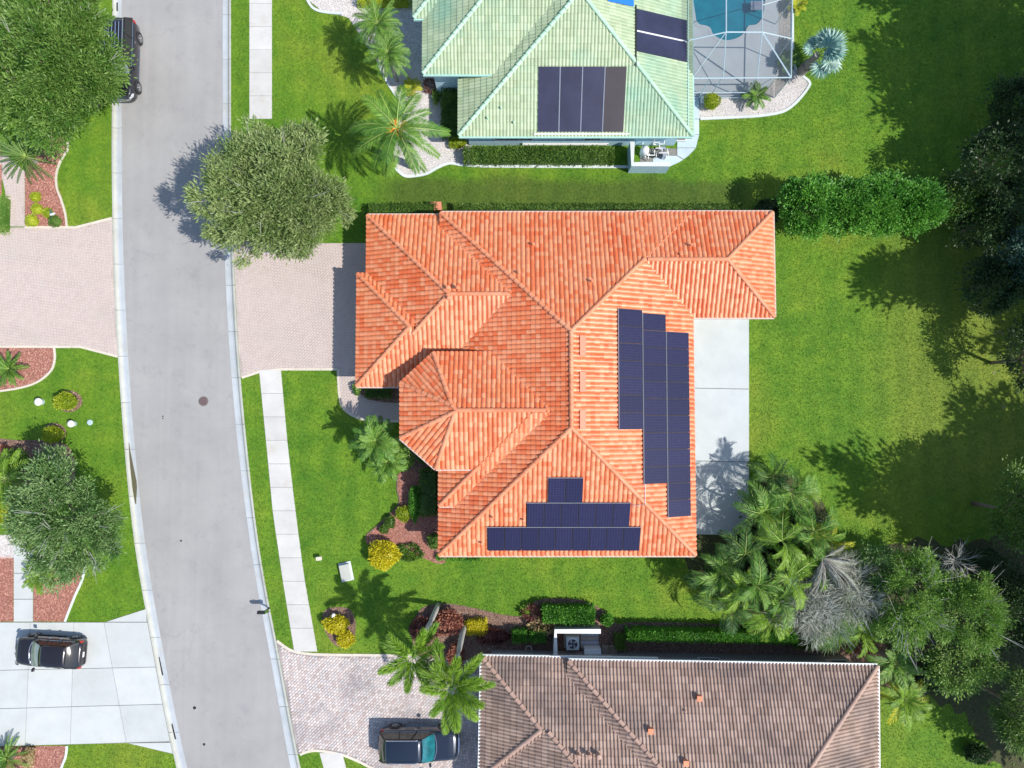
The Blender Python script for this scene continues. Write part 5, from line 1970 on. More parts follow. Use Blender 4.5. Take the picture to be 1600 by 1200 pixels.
# lounge chair and side table seen through the mesh
t = thing('pool_table', P(1180, 15, 0.1), 'dark patio table through the cage mesh at the pool edge', 'table')
MB().box((0, 0, 0.45), (0.9, 0.6, 0.04)).build('table_top', M['rail'], t)
for sx in (1, -1):
    for sy in (1, -1):
        MB().tube([(sx * 0.4, sy * 0.25, 0), (sx * 0.4, sy * 0.25, 0.43)], 0.02, 5).build('leg', M['rail'], t)

# ================================================================== PLANTS
def leaves(pos, d, length, width, fold=0.0, nrm=None):
    """one pointed leaf (a diamond bent along its middle) at each pos, along d"""
    n = len(pos)
    d = d / (np.linalg.norm(d, axis=1, keepdims=True) + 1e-9)
    if nrm is None:
        nrm = rng.normal(size=(n, 3)) * 0.6 + np.array([0, 0, 1.0])
    s = np.cross(d, nrm)
    s /= (np.linalg.norm(s, axis=1, keepdims=True) + 1e-9)
    up = np.cross(s, d)
    length = np.broadcast_to(np.asarray(length, dtype=float), (n,))[:, None]
    width = np.broadcast_to(np.asarray(width, dtype=float), (n,))[:, None]
    V = np.empty((n, 4, 3))
    V[:, 0] = pos
    V[:, 1] = pos + d * length * 0.45 + s * width * 0.5 + up * width * fold
    V[:, 2] = pos + d * length
    V[:, 3] = pos + d * length * 0.45 - s * width * 0.5 + up * width * fold
    return V.reshape(-1, 3), np.arange(n * 4).reshape(-1, 4)


def sph(n):
    v = rng.normal(size=(n, 3))
    return v / np.linalg.norm(v, axis=1, keepdims=True)


def clump_crown(c, rad, nclump, nleaf, cr, ll, lw, low=-0.35, lump=0.25, droop=0.0, shell=0.55, lobes=0, lobe_r=0.26):
    """clump centres in the outer part of an uneven ellipsoid, leaves radiating in each clump"""
    out = []
    ph = rng.uniform(0, 6.28, 6)
    if lobes:
        LC = []
        while len(LC) < lobes:
            q = sph(1)[0]
            if q[2] < low: continue
            a = math.atan2(q[1], q[0])
            k = 1 + lump * (math.sin(2 * a + ph[0]) * 0.5 + math.sin(3 * a + ph[1]) * 0.5 + math.sin(5 * a + ph[2]) * 0.6)
            LC.append(q * k * rng.uniform(0.62, 0.86))
        LC = np.array(LC)
        while len(out) < nclump:
            j = rng.integers(lobes)
            v = sph(1)[0] * rng.uniform(0.5, 1.0) ** 0.5 * lobe_r * (0.7 + 0.6 * ((j * 37) % 11) / 11)
            v[2] = v[2] * 1.2
            out.append((LC[j] + v) * np.array(rad))
    while len(out) < nclump:
        q = sph(1)[0]
        if q[2] < low: continue
        a = math.atan2(q[1], q[0])
        k = 1 + lump * (math.sin(2 * a + ph[0]) * 0.5 + math.sin(3 * a + ph[1]) * 0.5 + math.sin(5 * a + ph[2]) * 0.5 + math.sin(4 * q[2] + ph[3]) * 0.3 + math.sin(9 * a + ph[4]) * 0.25)
        r_ = rng.uniform(shell, 1.0) ** 0.6 * k
        out.append(q * r_ * np.array(rad))
    C = np.array(out) + np.array(c)
    crs = rng.uniform(0.6, 1.3, nclump) * cr
    idx = np.repeat(np.arange(nclump), nleaf)
    o = rng.normal(size=(len(idx), 3)) * np.array([0.55, 0.55, 0.38])
    pos = C[idx] + o * crs[idx][:, None]
    outw = (C - np.array(c)) / np.array(rad)
    d = o * 0.9 + outw[idx] * 0.8 + rng.normal(size=o.shape) * 0.5
    d[:, 2] += 0.25 - droop
    L = rng.uniform(0.6, 1.3, len(idx)) * ll
    V, Fq = leaves(pos, d, L, L * lw / ll)
    tint = np.clip(np.repeat(rng.uniform(0.0, 0.75, nclump), nleaf) * 0.75 + rng.uniform(0, 0.35, len(idx)), 0, 0.99)
    return V, Fq, np.repeat(tint, 4), C


def tree(name, px, py, h, rad, label, mat, cat='tree', group=None, nclump=200, nleaf=150, cr=0.6, ll=0.22, lw=0.07, crown_z=None, trunk_r=0.18, bark='bark', low=-0.35, lump=0.25, droop=0.0, shell=0.55, twigs=0, twig_mat='twig', lean=(0, 0), lobes=0, lobe_r=0.26):
    """px, py: where the middle of the crown shows in the photograph; h: height of the middle of the crown"""
    c = P(px, py, h)
    base = Vector((c.x - lean[0], c.y - lean[1], 0))
    t = thing(name, base, label, cat, group)
    cc = np.array([c.x - base.x, c.y - base.y, h])
    V, Fq, ti, C = clump_crown(cc, rad, nclump, nleaf, cr, ll, lw, low, lump, droop, shell, lobes, lobe_r)
    keep = V[:, 2].reshape(-1, 4).min(axis=1) > 0.05
    Fq = Fq[keep]
    link('crown', np_mesh('crown', V, Fq, M[mat], ti), t)
    mb = MB()
    fork = Vector((lean[0] * 0.4, lean[1] * 0.4, max(0.4, h - rad[2] * 0.75)))
    mb.tube([(0, 0, -0.05), (lean[0] * 0.15, lean[1] * 0.15, fork.z * 0.5), fork], [trunk_r * 1.3, trunk_r, trunk_r * 0.85], 8)
    mb.build('trunk', M[bark], t, smooth=True)
    mb = MB()
    sel = rng.choice(len(C), min(len(C), 46), replace=False)
    mains = [fork + Vector(((cc[0] - fork.x) + rad[0] * 0.42 * math.cos(a), (cc[1] - fork.y) + rad[1] * 0.42 * math.sin(a), rad[2] * 0.55)) for a in np.linspace(0, 6.28, 7)[:-1] + rng.uniform(0, 1)]
    for m_ in mains:
        mb.tube([fork, fork.lerp(m_, 0.5) + Vector((0, 0, 0.15)), m_], [trunk_r * 0.6, trunk_r * 0.42, trunk_r * 0.25], 5)
    for q in sel:
        e_ = Vector(C[q])
        m_ = min(mains, key=lambda x: (x - e_).length)
        mb.tube([m_, m_.lerp(e_, 0.55) + Vector((0, 0, 0.12)), e_], [trunk_r * 0.24, trunk_r * 0.13, 0.012], 4)
    mb.build('branches', M[bark], t, smooth=True)
    if twigs:
        mb = MB()
        for k in range(twigs):
            q = Vector(C[rng.integers(len(C))])
            if q.z < h: continue
            o = (q - Vector(cc)); o.normalize()
            e_ = q + o * rng.uniform(0.3, 0.8) + Vector((rng.normal() * 0.3, rng.normal() * 0.3, 0.25))
            m_ = q.lerp(Vector(cc), 0.25)
            mb.tube([m_, q + Vector((0, 0, 0.1)), e_], [0.03, 0.02, 0.008], 4)
            mb.tube([q, e_ + Vector((rng.normal() * 0.35, rng.normal() * 0.35, 0.0))], [0.015, 0.006], 3)
        mb.build('bare_twigs', M[twig_mat], t)['kind'] = 'stuff'
    return t


def shrub(name, px, py, size, label, mat, cat='shrub', group=None, n=900, ll=0.12, lw=0.06, box=False, rz=0.0, core=True, h0=0.0, z0=0.0, up=0.5, stems=True):
    """rounded or box-clipped bush of single leaves over a dense inside; px, py the middle of its top"""
    sx, sy, sz = size
    c = P(px, py, z0 + sz * 0.8)
    t = thing(name, (c.x, c.y, z0), label, cat, group, rz)
    if box:
        f = rng.integers(0, 10, n)
        p = rng.uniform(-1, 1, (n, 3))
        top = f < 6
        p[top, 2] = 1
        for k, (ax, sg) in enumerate(((0, 1), (0, -1), (1, 1), (1, -1))):
            m_ = f == 6 + k
            p[m_, ax] = sg
        nr = p.copy()
        nr[:, 2] += 0.5
        pos = p * np.array([sx / 2, sy / 2, sz / 2]) + np.array([0, 0, sz / 2])
        pos += rng.normal(size=pos.shape) * np.array([0.035, 0.035, 0.03])
        nr = nr / np.linalg.norm(nr, axis=1, keepdims=True)
    else:
        q = sph(n)
        q[:, 2] = np.abs(q[:, 2]) * np.where(rng.random(n) < 0.2, -0.5, 1)
        a = np.arctan2(q[:, 1], q[:, 0])
        k = 1 + 0.07 * np.sin(3 * a + rng.uniform(0, 6)) + 0.06 * np.sin(5 * a + rng.uniform(0, 6))
        r_ = rng.uniform(0.84, 1.03, n) * k
        pos = q * r_[:, None] * np.array([sx / 2, sy / 2, sz * 0.5]) + np.array([0, 0, sz * 0.52])
        nr = q
    d = nr * 0.9 + rng.normal(size=nr.shape) * 0.55
    d[:, 2] += up
    L = rng.uniform(0.6, 1.3, n) * ll
    V, Fq = leaves(pos, d, L, L * lw / ll)
    ti = np.repeat(np.clip(rng.random(n) * 0.9, 0, 0.99), 4)
    nV = len(V)
    link('foliage', np_mesh('foliage', V, Fq, M[mat], ti), t)
    if core:
        mb = MB()
        if box:
            mb.box((0, 0, sz * 0.47), (sx * 0.93, sy * 0.9, sz * 0.9))
        else:
            mb.lathe([(sx * 0.30, sz * 0.05), (sx * 0.43, sz * 0.3), (sx * 0.44, sz * 0.55), (sx * 0.33, sz * 0.82), (sx * 0.12, sz * 0.95)], (0, 0, 0), 12)
            if abs(sx - sy) > 0.05: mb.v = [(a_, b_ * sy / sx, c_) for a_, b_, c_ in mb.v]
        mb.build('inner_foliage', M[mat], t)
    if stems:
        mb = MB()
        for k in range(3):
            a = rng.uniform(0, 6.28)
            mb.tube([(0.04 * math.cos(a), 0.04 * math.sin(a), -0.02), (sx * 0.15 * math.cos(a), sy * 0.15 * math.sin(a), sz * 0.5)], [0.02, 0.012], 4)
        mb.build('stem', M['bark'], t)
    return t


# ------------------------------------------------------------------ palms
def frond_mesh(L, elev, droop, nl, ll, lw, mat, plumose=False, sweep=0.75, vdroop=0.25, start=0.16, taper=1.0, seg=8):
    s = np.linspace(0, 1, seg + 1)
    ang = elev - droop * s ** 1.2
    ds = L / seg
    x = np.concatenate([[0], np.cumsum(np.cos((ang[1:] + ang[:-1]) / 2) * ds)])
    z = np.concatenate([[0], np.cumsum(np.sin((ang[1:] + ang[:-1]) / 2) * ds)])
    bend = rng.normal() * 0.10
    y = bend * s ** 2 * L
    mb = MB()
    r_ = [0.035 * (1 - 0.85 * q) * max(0.6, L / 2.5) for q in s]
    mb.tube(list(zip(x, y, z)), r_, 3)
    nrv, nrf = len(mb.v), len(mb.f)
    ts = np.linspace(start, 0.995, nl)
    px_, py_, pz_ = (np.interp(ts, s, q) for q in (x, y, z))
    an = np.interp(ts, s, ang)
    T = np.stack([np.cos(an), np.full(nl, bend * 0.5), np.sin(an)], 1)
    S = np.array([0, 1.0, 0])
    U = np.stack([-np.sin(an), np.zeros(nl), np.cos(an)], 1)
    prof = np.sin(np.pi * (0.10 + 0.80 * ts)) ** 0.6 * taper
    Vs, Ts = [], []
    sides = (1, -1) if not plumose else (1, -1, 0.5, -0.5)
    for sd_ in sides:
        if plumose:
            th = rng.uniform(-0.5, 0.5, nl) + (0.25 if abs(sd_) == 1 else 1.0)
            sg = 1 if sd_ > 0 else -1
            lat = sg * np.cos(th)[:, None] * S + np.sin(th)[:, None] * U
        else:
            th = rng.uniform(-0.15, 0.15, nl) + 0.25 - vdroop
            lat = sd_ * np.cos(th)[:, None] * S + np.sin(th)[:, None] * U
        sw = sweep + 0.5 * ts + rng.uniform(-0.1, 0.1, nl)
        d = T * np.sin(sw * 0.8)[:, None] + lat * np.cos(sw * 0.8)[:, None]
        d[:, 2] -= vdroop * 0.5
        lens = prof * ll * rng.uniform(0.88, 1.08, nl)
        V, _ = leaves(np.stack([px_, py_, pz_], 1), d, lens, lw, 0.1, nrm=U + 0.15 * rng.normal(size=(nl, 3)))
        Vs.append(V)
        Ts.append(np.repeat(np.clip(rng.uniform(0.1, 0.8, nl) * 0.9, 0, 0.99), 4))
    V = np.concatenate(Vs)
    T_ = np.concatenate(Ts)
    b = len(mb.v)
    mb.v += [tuple(q) for q in V]
    mb.t += list(T_)
    for k in range(len(V) // 4):
        mb.f.append((b + 4 * k, b + 4 * k + 1, b + 4 * k + 2, b + 4 * k + 3)); mb.m.append(1)
    return mb.mesh('frond', [M['grey_rachis' if mat == 'grey_leaf' else 'rachis'], M[mat]])


def palm_tree(px, py, h, label, L=2.6, n=16, mat='palm', nl=34, ll=0.55, lw=0.05, plumose=False, trunk_r=0.14, name='palm_tree', group=None, elevs=(1.15, 0.7, 0.25, -0.2), droops=(0.9, 1.1, 1.0, 0.8),
              lean=(0, 0), old=None, fruit=0, sweep=0.75, vdroop=0.25, rot=None, cat='palm tree', bark='palm_bark', angles=None, shaft=None, wild=0.0):
    c = P(px, py, h)
    t = thing(name, (c.x - lean[0], c.y - lean[1], 0), label, cat, group)
    top = Vector((lean[0], lean[1], h))
    if h > 0.35:
        mb = MB()
        pts = [Vector((lean[0] * f ** 1.5, lean[1] * f ** 1.5, h * f)) for f in np.linspace(0, 1, 9)]
        pts[0].z = -0.05
        rr = [trunk_r * (1.25 - 0.35 * f + (0.05 if k % 2 else 0)) for k, f in enumerate(np.linspace(0, 1, 9))]
        mb.tube(pts, rr, 9)
        mb.build('trunk', M[bark], t, smooth=True)
        if shaft:
            MB().tube([top - Vector((0, 0, 0.05)), top + Vector((0, 0, 0.5))], [trunk_r * 0.95, trunk_r * 0.6], 8).build('crownshaft', M[shaft], t, smooth=True)
            top = top + Vector((0, 0, 0.35))
    nt_ = len(elevs)
    tiers = [[frond_mesh(L * rng.uniform(0.92, 1.05) * (0.8 if k == 0 else 1), elevs[k], droops[k], nl, ll, lw, (old if (old and k == nt_ - 1) else mat), plumose, sweep, vdroop) for _ in range(2)] for k in range(nt_)]
    a0 = rng.uniform(0, 6.28) if rot is None else rot
    for i in range(n):
        k = (i * nt_) // n
        per = n / nt_
        a = a0 + 2 * math.pi * ((i % math.ceil(per)) / math.ceil(per)) + k * 0.55 + rng.uniform(-0.14, 0.14)
        if angles: 
            a = angles[i % len(angles)] + rng.uniform(-0.05, 0.05)
        o = link('frond', tiers[k][i % 2], t, top)
        o.rotation_euler = (rng.uniform(-0.15 - wild, 0.15 + wild), rng.uniform(-0.08 - wild * 0.5, 0.08 + wild * 0.5), a + rng.uniform(-wild, wild))
        s = rng.uniform(0.88 - wild * 0.3, 1.08 + wild * 0.25)
        o.scale = (s, s, s)
    for k in range(fruit):
        a = a0 + k * 2 * math.pi / fruit
        mb = MB()
        cx, cy, cz = 0.45 * math.cos(a) , 0.45 * math.sin(a), -0.1
        for q in range(70):
            v = sph(1)[0] * rng.uniform(0.1, 0.30)
            mb.box((cx + v[0], cy + v[1], cz + v[2] * 0.9), (0.075, 0.075, 0.075), rng.uniform(0, 1.5))
        mb.tube([(0, 0, 0), (cx * 0.5, cy * 0.5, 0.15), (cx, cy, cz)], 0.03, 4)
        mb.build('fruit_cluster', M['fruit'], t, top)
    return t


def fan_leaf(L, rad_, nseg, mat, spread=2.6):
    mb = MB()
    mb.tube([(0, 0, 0), (L * 0.5, 0, 0.08 * L), (L, 0, 0.0)], [0.04, 0.03, 0.02], 4)
    for k in range(nseg):
        a = -spread + 2 * spread * k / (nseg - 1)
        ln = rad_ * (0.75 + 0.25 * math.cos(a * 0.6)) * rng.uniform(0.93, 1.05)
        w_ = 2 * spread / nseg * 0.55 * rad_ * 0.62
        zc_ = 0.05 * (1 if k % 2 else -1)
        d = Vector((math.cos(a), math.sin(a), 0)); s = Vector((-math.sin(a), math.cos(a), 0))
        o = Vector((L, 0, 0))
        cup = 0.10
        vs = [o, o + d * ln * 0.62 + s * w_ + Vector((0, 0, cup + zc_)), o + d * ln + Vector((0, 0, cup - 0.16)), o + d * ln * 0.62 - s * w_ + Vector((0, 0, cup - zc_))]
        mb.add(vs, [(0, 1, 2, 3)], 1, rng.uniform(0.1, 0.9))
    return mb.mesh('fan_leaf', [M['rachis'], M[mat]])


def cycad(px, py, r_, label, mat='palm', n=30, z=0.25, name='sago_palm', flat=0.5, ll=0.16, cat='sago palm', group=None, nl=40):
    return palm_tree(px, py, z, label, L=r_, n=n, mat=mat, nl=nl, ll=ll, lw=0.028, trunk_r=0.14, name=name, elevs=(1.05, 0.75, 0.45, 0.15), droops=(0.7, 0.7, 0.6, 0.4), sweep=0.5, vdroop=0.05, cat=cat, group=group)


# ------------------------------------------------------------------ the big trees
tree('oak_tree', 70, 98, 5.2, (4.5, 4.95, 2.5), 'big dense green tree overhanging the parked SUV, top left', 'oak', nclump=800, nleaf=85, cr=0.42, ll=0.24, lw=0.075, trunk_r=0.28, lump=0.12, twigs=40, low=-0.1, lobes=52, lobe_r=0.21)
tree('oak_tree', 430, 305, 4.6, (4.6, 4.4, 2.3), 'round grey-green street tree casting shade over the road beside the orange-roofed house', 'oak_grey', nclump=720, nleaf=85, cr=0.38, ll=0.25, lw=0.065, trunk_r=0.24, lump=0.12, twigs=50, low=-0.1, lobes=44, lobe_r=0.23)
tree('oak_tree', 106, 815, 3.9, (3.3, 3.4, 1.9), 'lacy green street tree across the road above the white driveway', 'oak_small', nclump=480, nleaf=75, cr=0.36, ll=0.20, lw=0.065, trunk_r=0.18, lump=0.14, twigs=50, low=-0.1, lobes=36, lobe_r=0.24)
# row of bright bushes east of the orange house
for k, (px, py, rx, ry, lb) in enumerate(((1264, 322, 1.75, 1.8, 'bright green bush tree nearest the orange roof corner, first of the row'), (1322, 325, 1.95, 1.75, 'second bright green bush tree of the row from the orange roof'),
                                  (1376, 320, 1.9, 1.85, 'third bright green bush tree of the row from the orange roof'), (1428, 323, 1.6, 1.55, 'last bright green bush tree of the row, touching the dark shade'))):
    tree('bush_tree', px, py, 2.5, (rx, ry, 1.5), lb, 'bright', 'tree', 'row of bright bush trees beside the orange-roofed house', nclump=170, nleaf=75, cr=0.30, ll=0.15, lw=0.10, trunk_r=0.09, lump=0.06, low=-0.2)

# ------------------------------------------------------------------ trees beyond the right edge (their shade falls on the lawn)
def shade_tree(gx, gy, h, rad, label, mat='deep', **k):
    """gx, gy: where its foot stands on the ground"""
    g = P(gx, gy, 0)
    # pixel where the crown middle shows
    return tree_at(g, h, rad, label, mat, **k)


def tree_at(g, h, rad, label, mat, **k):
    # project g at height h back to a pixel
    v = Vector((g.x, g.y, h)) - Vector((0, 0, H))
    # camera axes
    yc = v.y * _ct + v.z * _st
    zc_ = -v.y * _st + v.z * _ct
    px = 800 + F * v.x / -zc_
    py = 600 - F * yc / -zc_
    return tree(k.pop('name', 'tall_tree'), px, py, h, rad, label, mat, **k)


tg = 'tall trees along the back boundary'
for gx, gy, h, rd, lb, nc in ((1672, 170, 10, (5.0, 3.4, 3.0), 'tall dark tree beyond the right edge, shading the lawn at the top', 170),
                              (1640, 70, 10, (3.0, 2.8, 2.6), 'tall dark tree beyond the right edge, westmost of those at the top', 90),
                              (1690, 395, 9, (3.4, 2.4, 2.2), 'tall dark tree beyond the right edge, just below the bush row', 110),
                              (1735, 90, 10, (4.6, 4.0, 3.2), 'tall dark tree beyond the top right corner, nearest to it', 150),
                              (1722, 290, 10, (5.0, 3.6, 3.0), 'tall dark tree beyond the right edge, level with the bright bush row', 190),
                              (1715, -30, 10, (3.6, 3.4, 3.0), 'tall dark tree past the top right corner of the view', 100),
                              (1700, 512, 10, (5.2, 2.4, 2.2), 'tall dark tree beyond the right edge, shading the lawn below the bush row', 170),
                              (1800, 405, 10, (3.8, 3.6, 2.6), 'tall dark tree beyond the right edge, between the two upper shade patches', 150),
                              (1855, 600, 10, (3.4, 3.2, 2.6), 'tall dark tree beyond the middle of the right edge', 130),
                              (1680, 858, 10, (5.2, 4.0, 3.0), 'tall dark tree beyond the right edge, shading the lower lawn', 190),
                              (1780, 800, 10, (4.2, 4.2, 3.0), 'tall dark tree behind the one that shades the lower lawn', 150),
                              (1752, 930, 9.5, (5.0, 3.6, 3.0), 'tall dark tree beyond the lower right edge', 170),
                              (1745, 1040, 8.5, (3.8, 3.6, 2.8), 'tall dark tree beyond the right edge, low down', 130),
                              (1745, 468, 10, (3.6, 3.0, 2.4), 'tall dark tree hidden among those beyond the right edge, upper half', 120),
                              (1655, 1140, 7.5, (2.2, 2.4, 2.4), 'slim dark tree beyond the lower right corner, nearest to the view', 60),
                              (1725, 1150, 7.5, (2.6, 3.0, 2.6), 'tall dark tree beyond the lower right corner', 80)):
    shade_tree(gx, gy, h, rd, lb, 'deep', nclump=int(nc * 1.3), nleaf=64, cr=0.66, ll=0.42, lw=0.19, trunk_r=0.22, lump=0.36, group=tg, shell=0.2, low=-0.8)

# foliage seen along the right edge
tree('leafy_tree', 1588, 175, 3.2, (1.7, 1.9, 1.4), 'dark leafy tree at the right edge, uppermost in the shade', 'deep', nclump=80, nleaf=80, cr=0.45, ll=0.2, lw=0.09, trunk_r=0.1, lump=0.3)
tree('leafy_tree', 1562, 440, 3.0, (2.0, 1.5, 1.3), 'dark leafy tree in the shade at the right edge below the bush row', 'deep', nclump=90, nleaf=80, cr=0.45, ll=0.2, lw=0.09, trunk_r=0.1, lump=0.3)
tree('leafy_tree', 1545, 345, 2.6, (1.9, 1.4, 1.3), 'dark leafy tree wedged between the shaded bush end and the right edge', 'deep', nclump=90, nleaf=80, cr=0.45, ll=0.2, lw=0.09, trunk_r=0.1, lump=0.3)
tree('leafy_tree', 1560, 260, 3.5, (2.3, 2.6, 1.6), 'dark leafy tree in the shade at the right edge above the bush row', 'deep', nclump=90, nleaf=90, cr=0.5, ll=0.2, lw=0.1, trunk_r=0.12)
tree('leafy_tree', 1510, 310, 2.4, (1.9, 1.6, 1.3), 'dark shrubby tree continuing the bright bush row into the shade', 'mid', nclump=80, nleaf=80, cr=0.45, ll=0.17, lw=0.10, trunk_r=0.10)
tree('leafy_tree', 1612, 400, 3.8, (1.5, 1.5, 1.4), 'blue-green tree tip poking in at the right edge below the bush row', 'teal', nclump=60, nleaf=90, cr=0.45, ll=0.22, lw=0.07, trunk_r=0.1)
tree('leafy_tree', 1612, 560, 3.5, (0.9, 2.6, 1.5), 'dark slim tree cut by the right edge beside the pale bare patch', 'deep', nclump=60, nleaf=80, cr=0.45, ll=0.2, lw=0.08, trunk_r=0.1)
tree('leafy_tree', 1420, 935, 4.2, (2.2, 2.6, 1.7), 'light green lacy tree right of the grey dried fronds', 'lime', nclump=330, nleaf=60, cr=0.30, ll=0.17, lw=0.05, trunk_r=0.12, lump=0.22, twigs=60, lobes=26, lobe_r=0.27, low=-0.1)
tree('leafy_tree', 1512, 955, 4.4, (1.9, 2.3, 1.7), 'mid green tree between the light lacy tree and the dark right edge', 'lime', nclump=300, nleaf=60, cr=0.30, ll=0.17, lw=0.05, trunk_r=0.12, lump=0.22, lobes=24, lobe_r=0.27, low=-0.1, twigs=20)
palm_tree(1345, 985, 2.6, 'light green palm between the dried grey fronds and the lacy tree', L=1.9, n=14, mat='palm_lime', nl=26, ll=0.45, lw=0.05, trunk_r=0.07, elevs=(1.3, 0.9, 0.4), droops=(1.6, 1.7, 1.3), wild=0.4)
palm_tree(1290, 845, 2.6, 'tawny palm at the far right tip of the palm clump', L=1.7, n=13, mat='palm_yellow', nl=26, ll=0.4, lw=0.035, trunk_r=0.07, elevs=(1.2, 0.8, 0.3), droops=(1.6, 1.7, 1.3), wild=0.5)
tree('leafy_tree', 1368, 890, 3.4, (1.2, 1.2, 1.1), 'small dull green tree top beside the grey dried fronds', 'oak_small', nclump=60, nleaf=70, cr=0.38, ll=0.17, lw=0.05, trunk_r=0.08)
tree('leafy_tree', 1600, 1110, 4.6, (1.4, 1.9, 1.6), 'blue-green feathery tree at the lower right edge', 'mid', nclump=110, nleaf=90, cr=0.45, ll=0.24, lw=0.045, trunk_r=0.12, droop=0.2)
tree('leafy_tree', 1592, 800, 4.0, (1.2, 2.0, 1.6), 'dark green tree at the right edge beside the lower lawn shade', 'mid', nclump=70, nleaf=80, cr=0.45, ll=0.2, lw=0.08, trunk_r=0.12)
tree('leafy_tree', 1500, 1040, 3.3, (1.9, 1.3, 1.3), 'dark green undergrowth tree below the mid green tree', 'oak', nclump=80, nleaf=80, cr=0.4, ll=0.18, lw=0.08, trunk_r=0.1)
tree('leafy_tree', 1580, 950, 3.2, (1.4, 2.4, 1.4), 'very dark leafy tree in deep shade at the right edge, low down', 'deep', nclump=90, nleaf=80, cr=0.45, ll=0.2, lw=0.09, trunk_r=0.1)


def bare_tree(px, py, h, spread, label, n=26, mat='twig', sub=8, down=0.2):
    c = P(px, py, h)
    t = thing('bare_tree', (c.x, c.y, 0), label, 'tree')
    MB().tube([(0, 0, -0.05), (0.05, 0.03, h * 0.75)], [0.10, 0.06], 7).build('trunk', M[mat], t)
    mb = MB()
    for k in range(n):
        a = 2 * math.pi * k / n + rng.uniform(-0.2, 0.2)
        L = spread * rng.uniform(0.6, 1.1)
        s0 = Vector((0.05, 0.03, h * 0.75))
        e_ = Vector((math.cos(a) * L, math.sin(a) * L, h * 0.75 + rng.uniform(0.1, 0.9) - down * L))
        m_ = s0.lerp(e_, 0.5) + Vector((0, 0, 0.3))
        mb.tube([s0, m_, e_], [0.035, 0.022, 0.008], 4)
        for q in range(sub):
            f = rng.uniform(0.35, 1)
            b_ = m_.lerp(e_, (f - 0.5) * 2) if f > 0.5 else s0.lerp(m_, f * 2)
            mb.tube([b_, b_ + Vector((math.cos(a) * 0.4 + rng.normal() * 0.25, math.sin(a) * 0.4 + rng.normal() * 0.25, rng.uniform(-0.05, 0.25)))], [0.012, 0.005], 3)
    mb.build('branches', M[mat], t)
    return t


bare_tree(1500, 880, 3.0, 1.0, 'leafless grey twiggy tree above the mid green tree', 20, down=0.0)
# drooping dried palm, grey
palm_tree(1285, 872, 4.4, 'dried silver-grey palm with stringy fronds swept right and down, near the brown roof', L=2.9, n=26, mat='grey_leaf', nl=34, ll=0.95, lw=0.022, elevs=(0.6, 0.3, 0.0), droops=(1.4, 1.2, 0.9), trunk_r=0.12, vdroop=0.9,
          angles=[-0.9, -0.5, -0.2, -1.2, -0.7, 0.15, -1.5, -1.8, -0.35], wild=0.3, sweep=1.45)
for px, py, h, rd, lb, mt in ((1262, 945, 3.6, (1.6, 1.9, 1.0), 'wispy silver-grey tree hanging over the end of the long hedge', 'grey_leaf'),
                          (1322, 925, 3.6, (1.7, 2.0, 1.0), 'wispy silver-grey tree between the dried palm and the light lacy tree', 'grey_leaf'),
                          (1300, 965, 3.0, (1.5, 1.2, 0.8), 'wispy dull green tree under the two silver-grey ones', 'oak_small')):
    tree('wispy_tree', px, py, h, rd, lb, mt, group='wispy trees near the brown roof', nclump=80, nleaf=60, cr=0.34, ll=0.55, lw=0.022, trunk_r=0.07, lump=0.3, droop=0.9, bark='twig', twigs=24)
# ------------------------------------------------------------------ clump of palms behind the patio
pg = 'palms massed beyond the patio'
for k, (px, py, h, L, mt, lb) in enumerate((
        (1235, 770, 3.6, 1.9, 'palm', 'arching green palm at the top of the palm clump, right of the patio shade'),
        (1190, 800, 3.2, 1.9, 'palm', 'shaded palm of the clump, against the right edge of the patio'),
        (1272, 830, 3.4, 1.9, 'palm', 'green palm at the right end of the palm clump'),
        (1222, 845, 4.0, 2.1, 'palm_lime', 'tall bright palm in the middle of the palm clump'),
        (1165, 865, 3.2, 1.8, 'palm_dark', 'dark palm of the clump, below the patio'),
        (1125, 895, 3.0, 1.9, 'palm', 'palm of the clump reaching over the orange roof corner'),
        (1180, 915, 4.2, 2.0, 'palm', 'glossy green palm in the lower middle of the clump'),
        (1235, 905, 4.2, 1.8, 'palm_lime', 'lime green palm beside the grey dried fronds'),
        (1140, 945, 2.8, 1.8, 'palm_dark', 'low dark palm at the lower left of the clump, over the lawn'),
        (1200, 965, 3.2, 1.9, 'palm_lime', 'bright palm at the bottom of the clump, over the long hedge'),
        (1100, 905, 2.2, 1.4, 'palm_dark', 'small dark palm at the lower right corner of the orange roof'),
        (1205, 745, 2.4, 1.5, 'palm_dark', 'smallest dark palm at the very top of the clump, nearest the patio slab'),
        (1150, 915, 3.6, 1.7, 'palm_lime', 'light feathery palm between the orange roof corner and the glossy one'),
        (1270, 880, 3.4, 1.7, 'palm', 'green palm of the clump tucked behind the dried silver-grey one'),
        (1215, 935, 3.8, 1.7, 'palm', 'green palm of the clump left of the wispy grey trees'),
        (1255, 765, 2.6, 1.5, 'palm_lime', 'small light palm at the top right of the clump'))):
    palm_tree(px, py, h, lb, L=L * 1.12, n=13, mat=mt, nl=26, ll=0.50, lw=0.045, trunk_r=0.07, group=pg, elevs=(1.35, 1.05, 0.7, 0.3), droops=(1.7, 2.1, 1.9, 1.5), vdroop=0.2, bark='rachis', wild=0.5)
tree('bush_tree', 1212, 862, 1.4, (2.5, 3.0, 1.0), 'dense dark undergrowth beneath the palm clump beyond the patio', 'deep', cat='bush', nclump=150, nleaf=60, cr=0.5, ll=0.3, lw=0.12, trunk_r=0.05, low=-0.2)
palm_tree(1398, 1035, 1.8, 'dark green palm at the upper right corner of the brown roof', L=1.9, n=14, mat='palm', nl=28, ll=0.45, lw=0.06, trunk_r=0.08, elevs=(1.0, 0.6, 0.3), droops=(1.0, 1.0, 0.9))
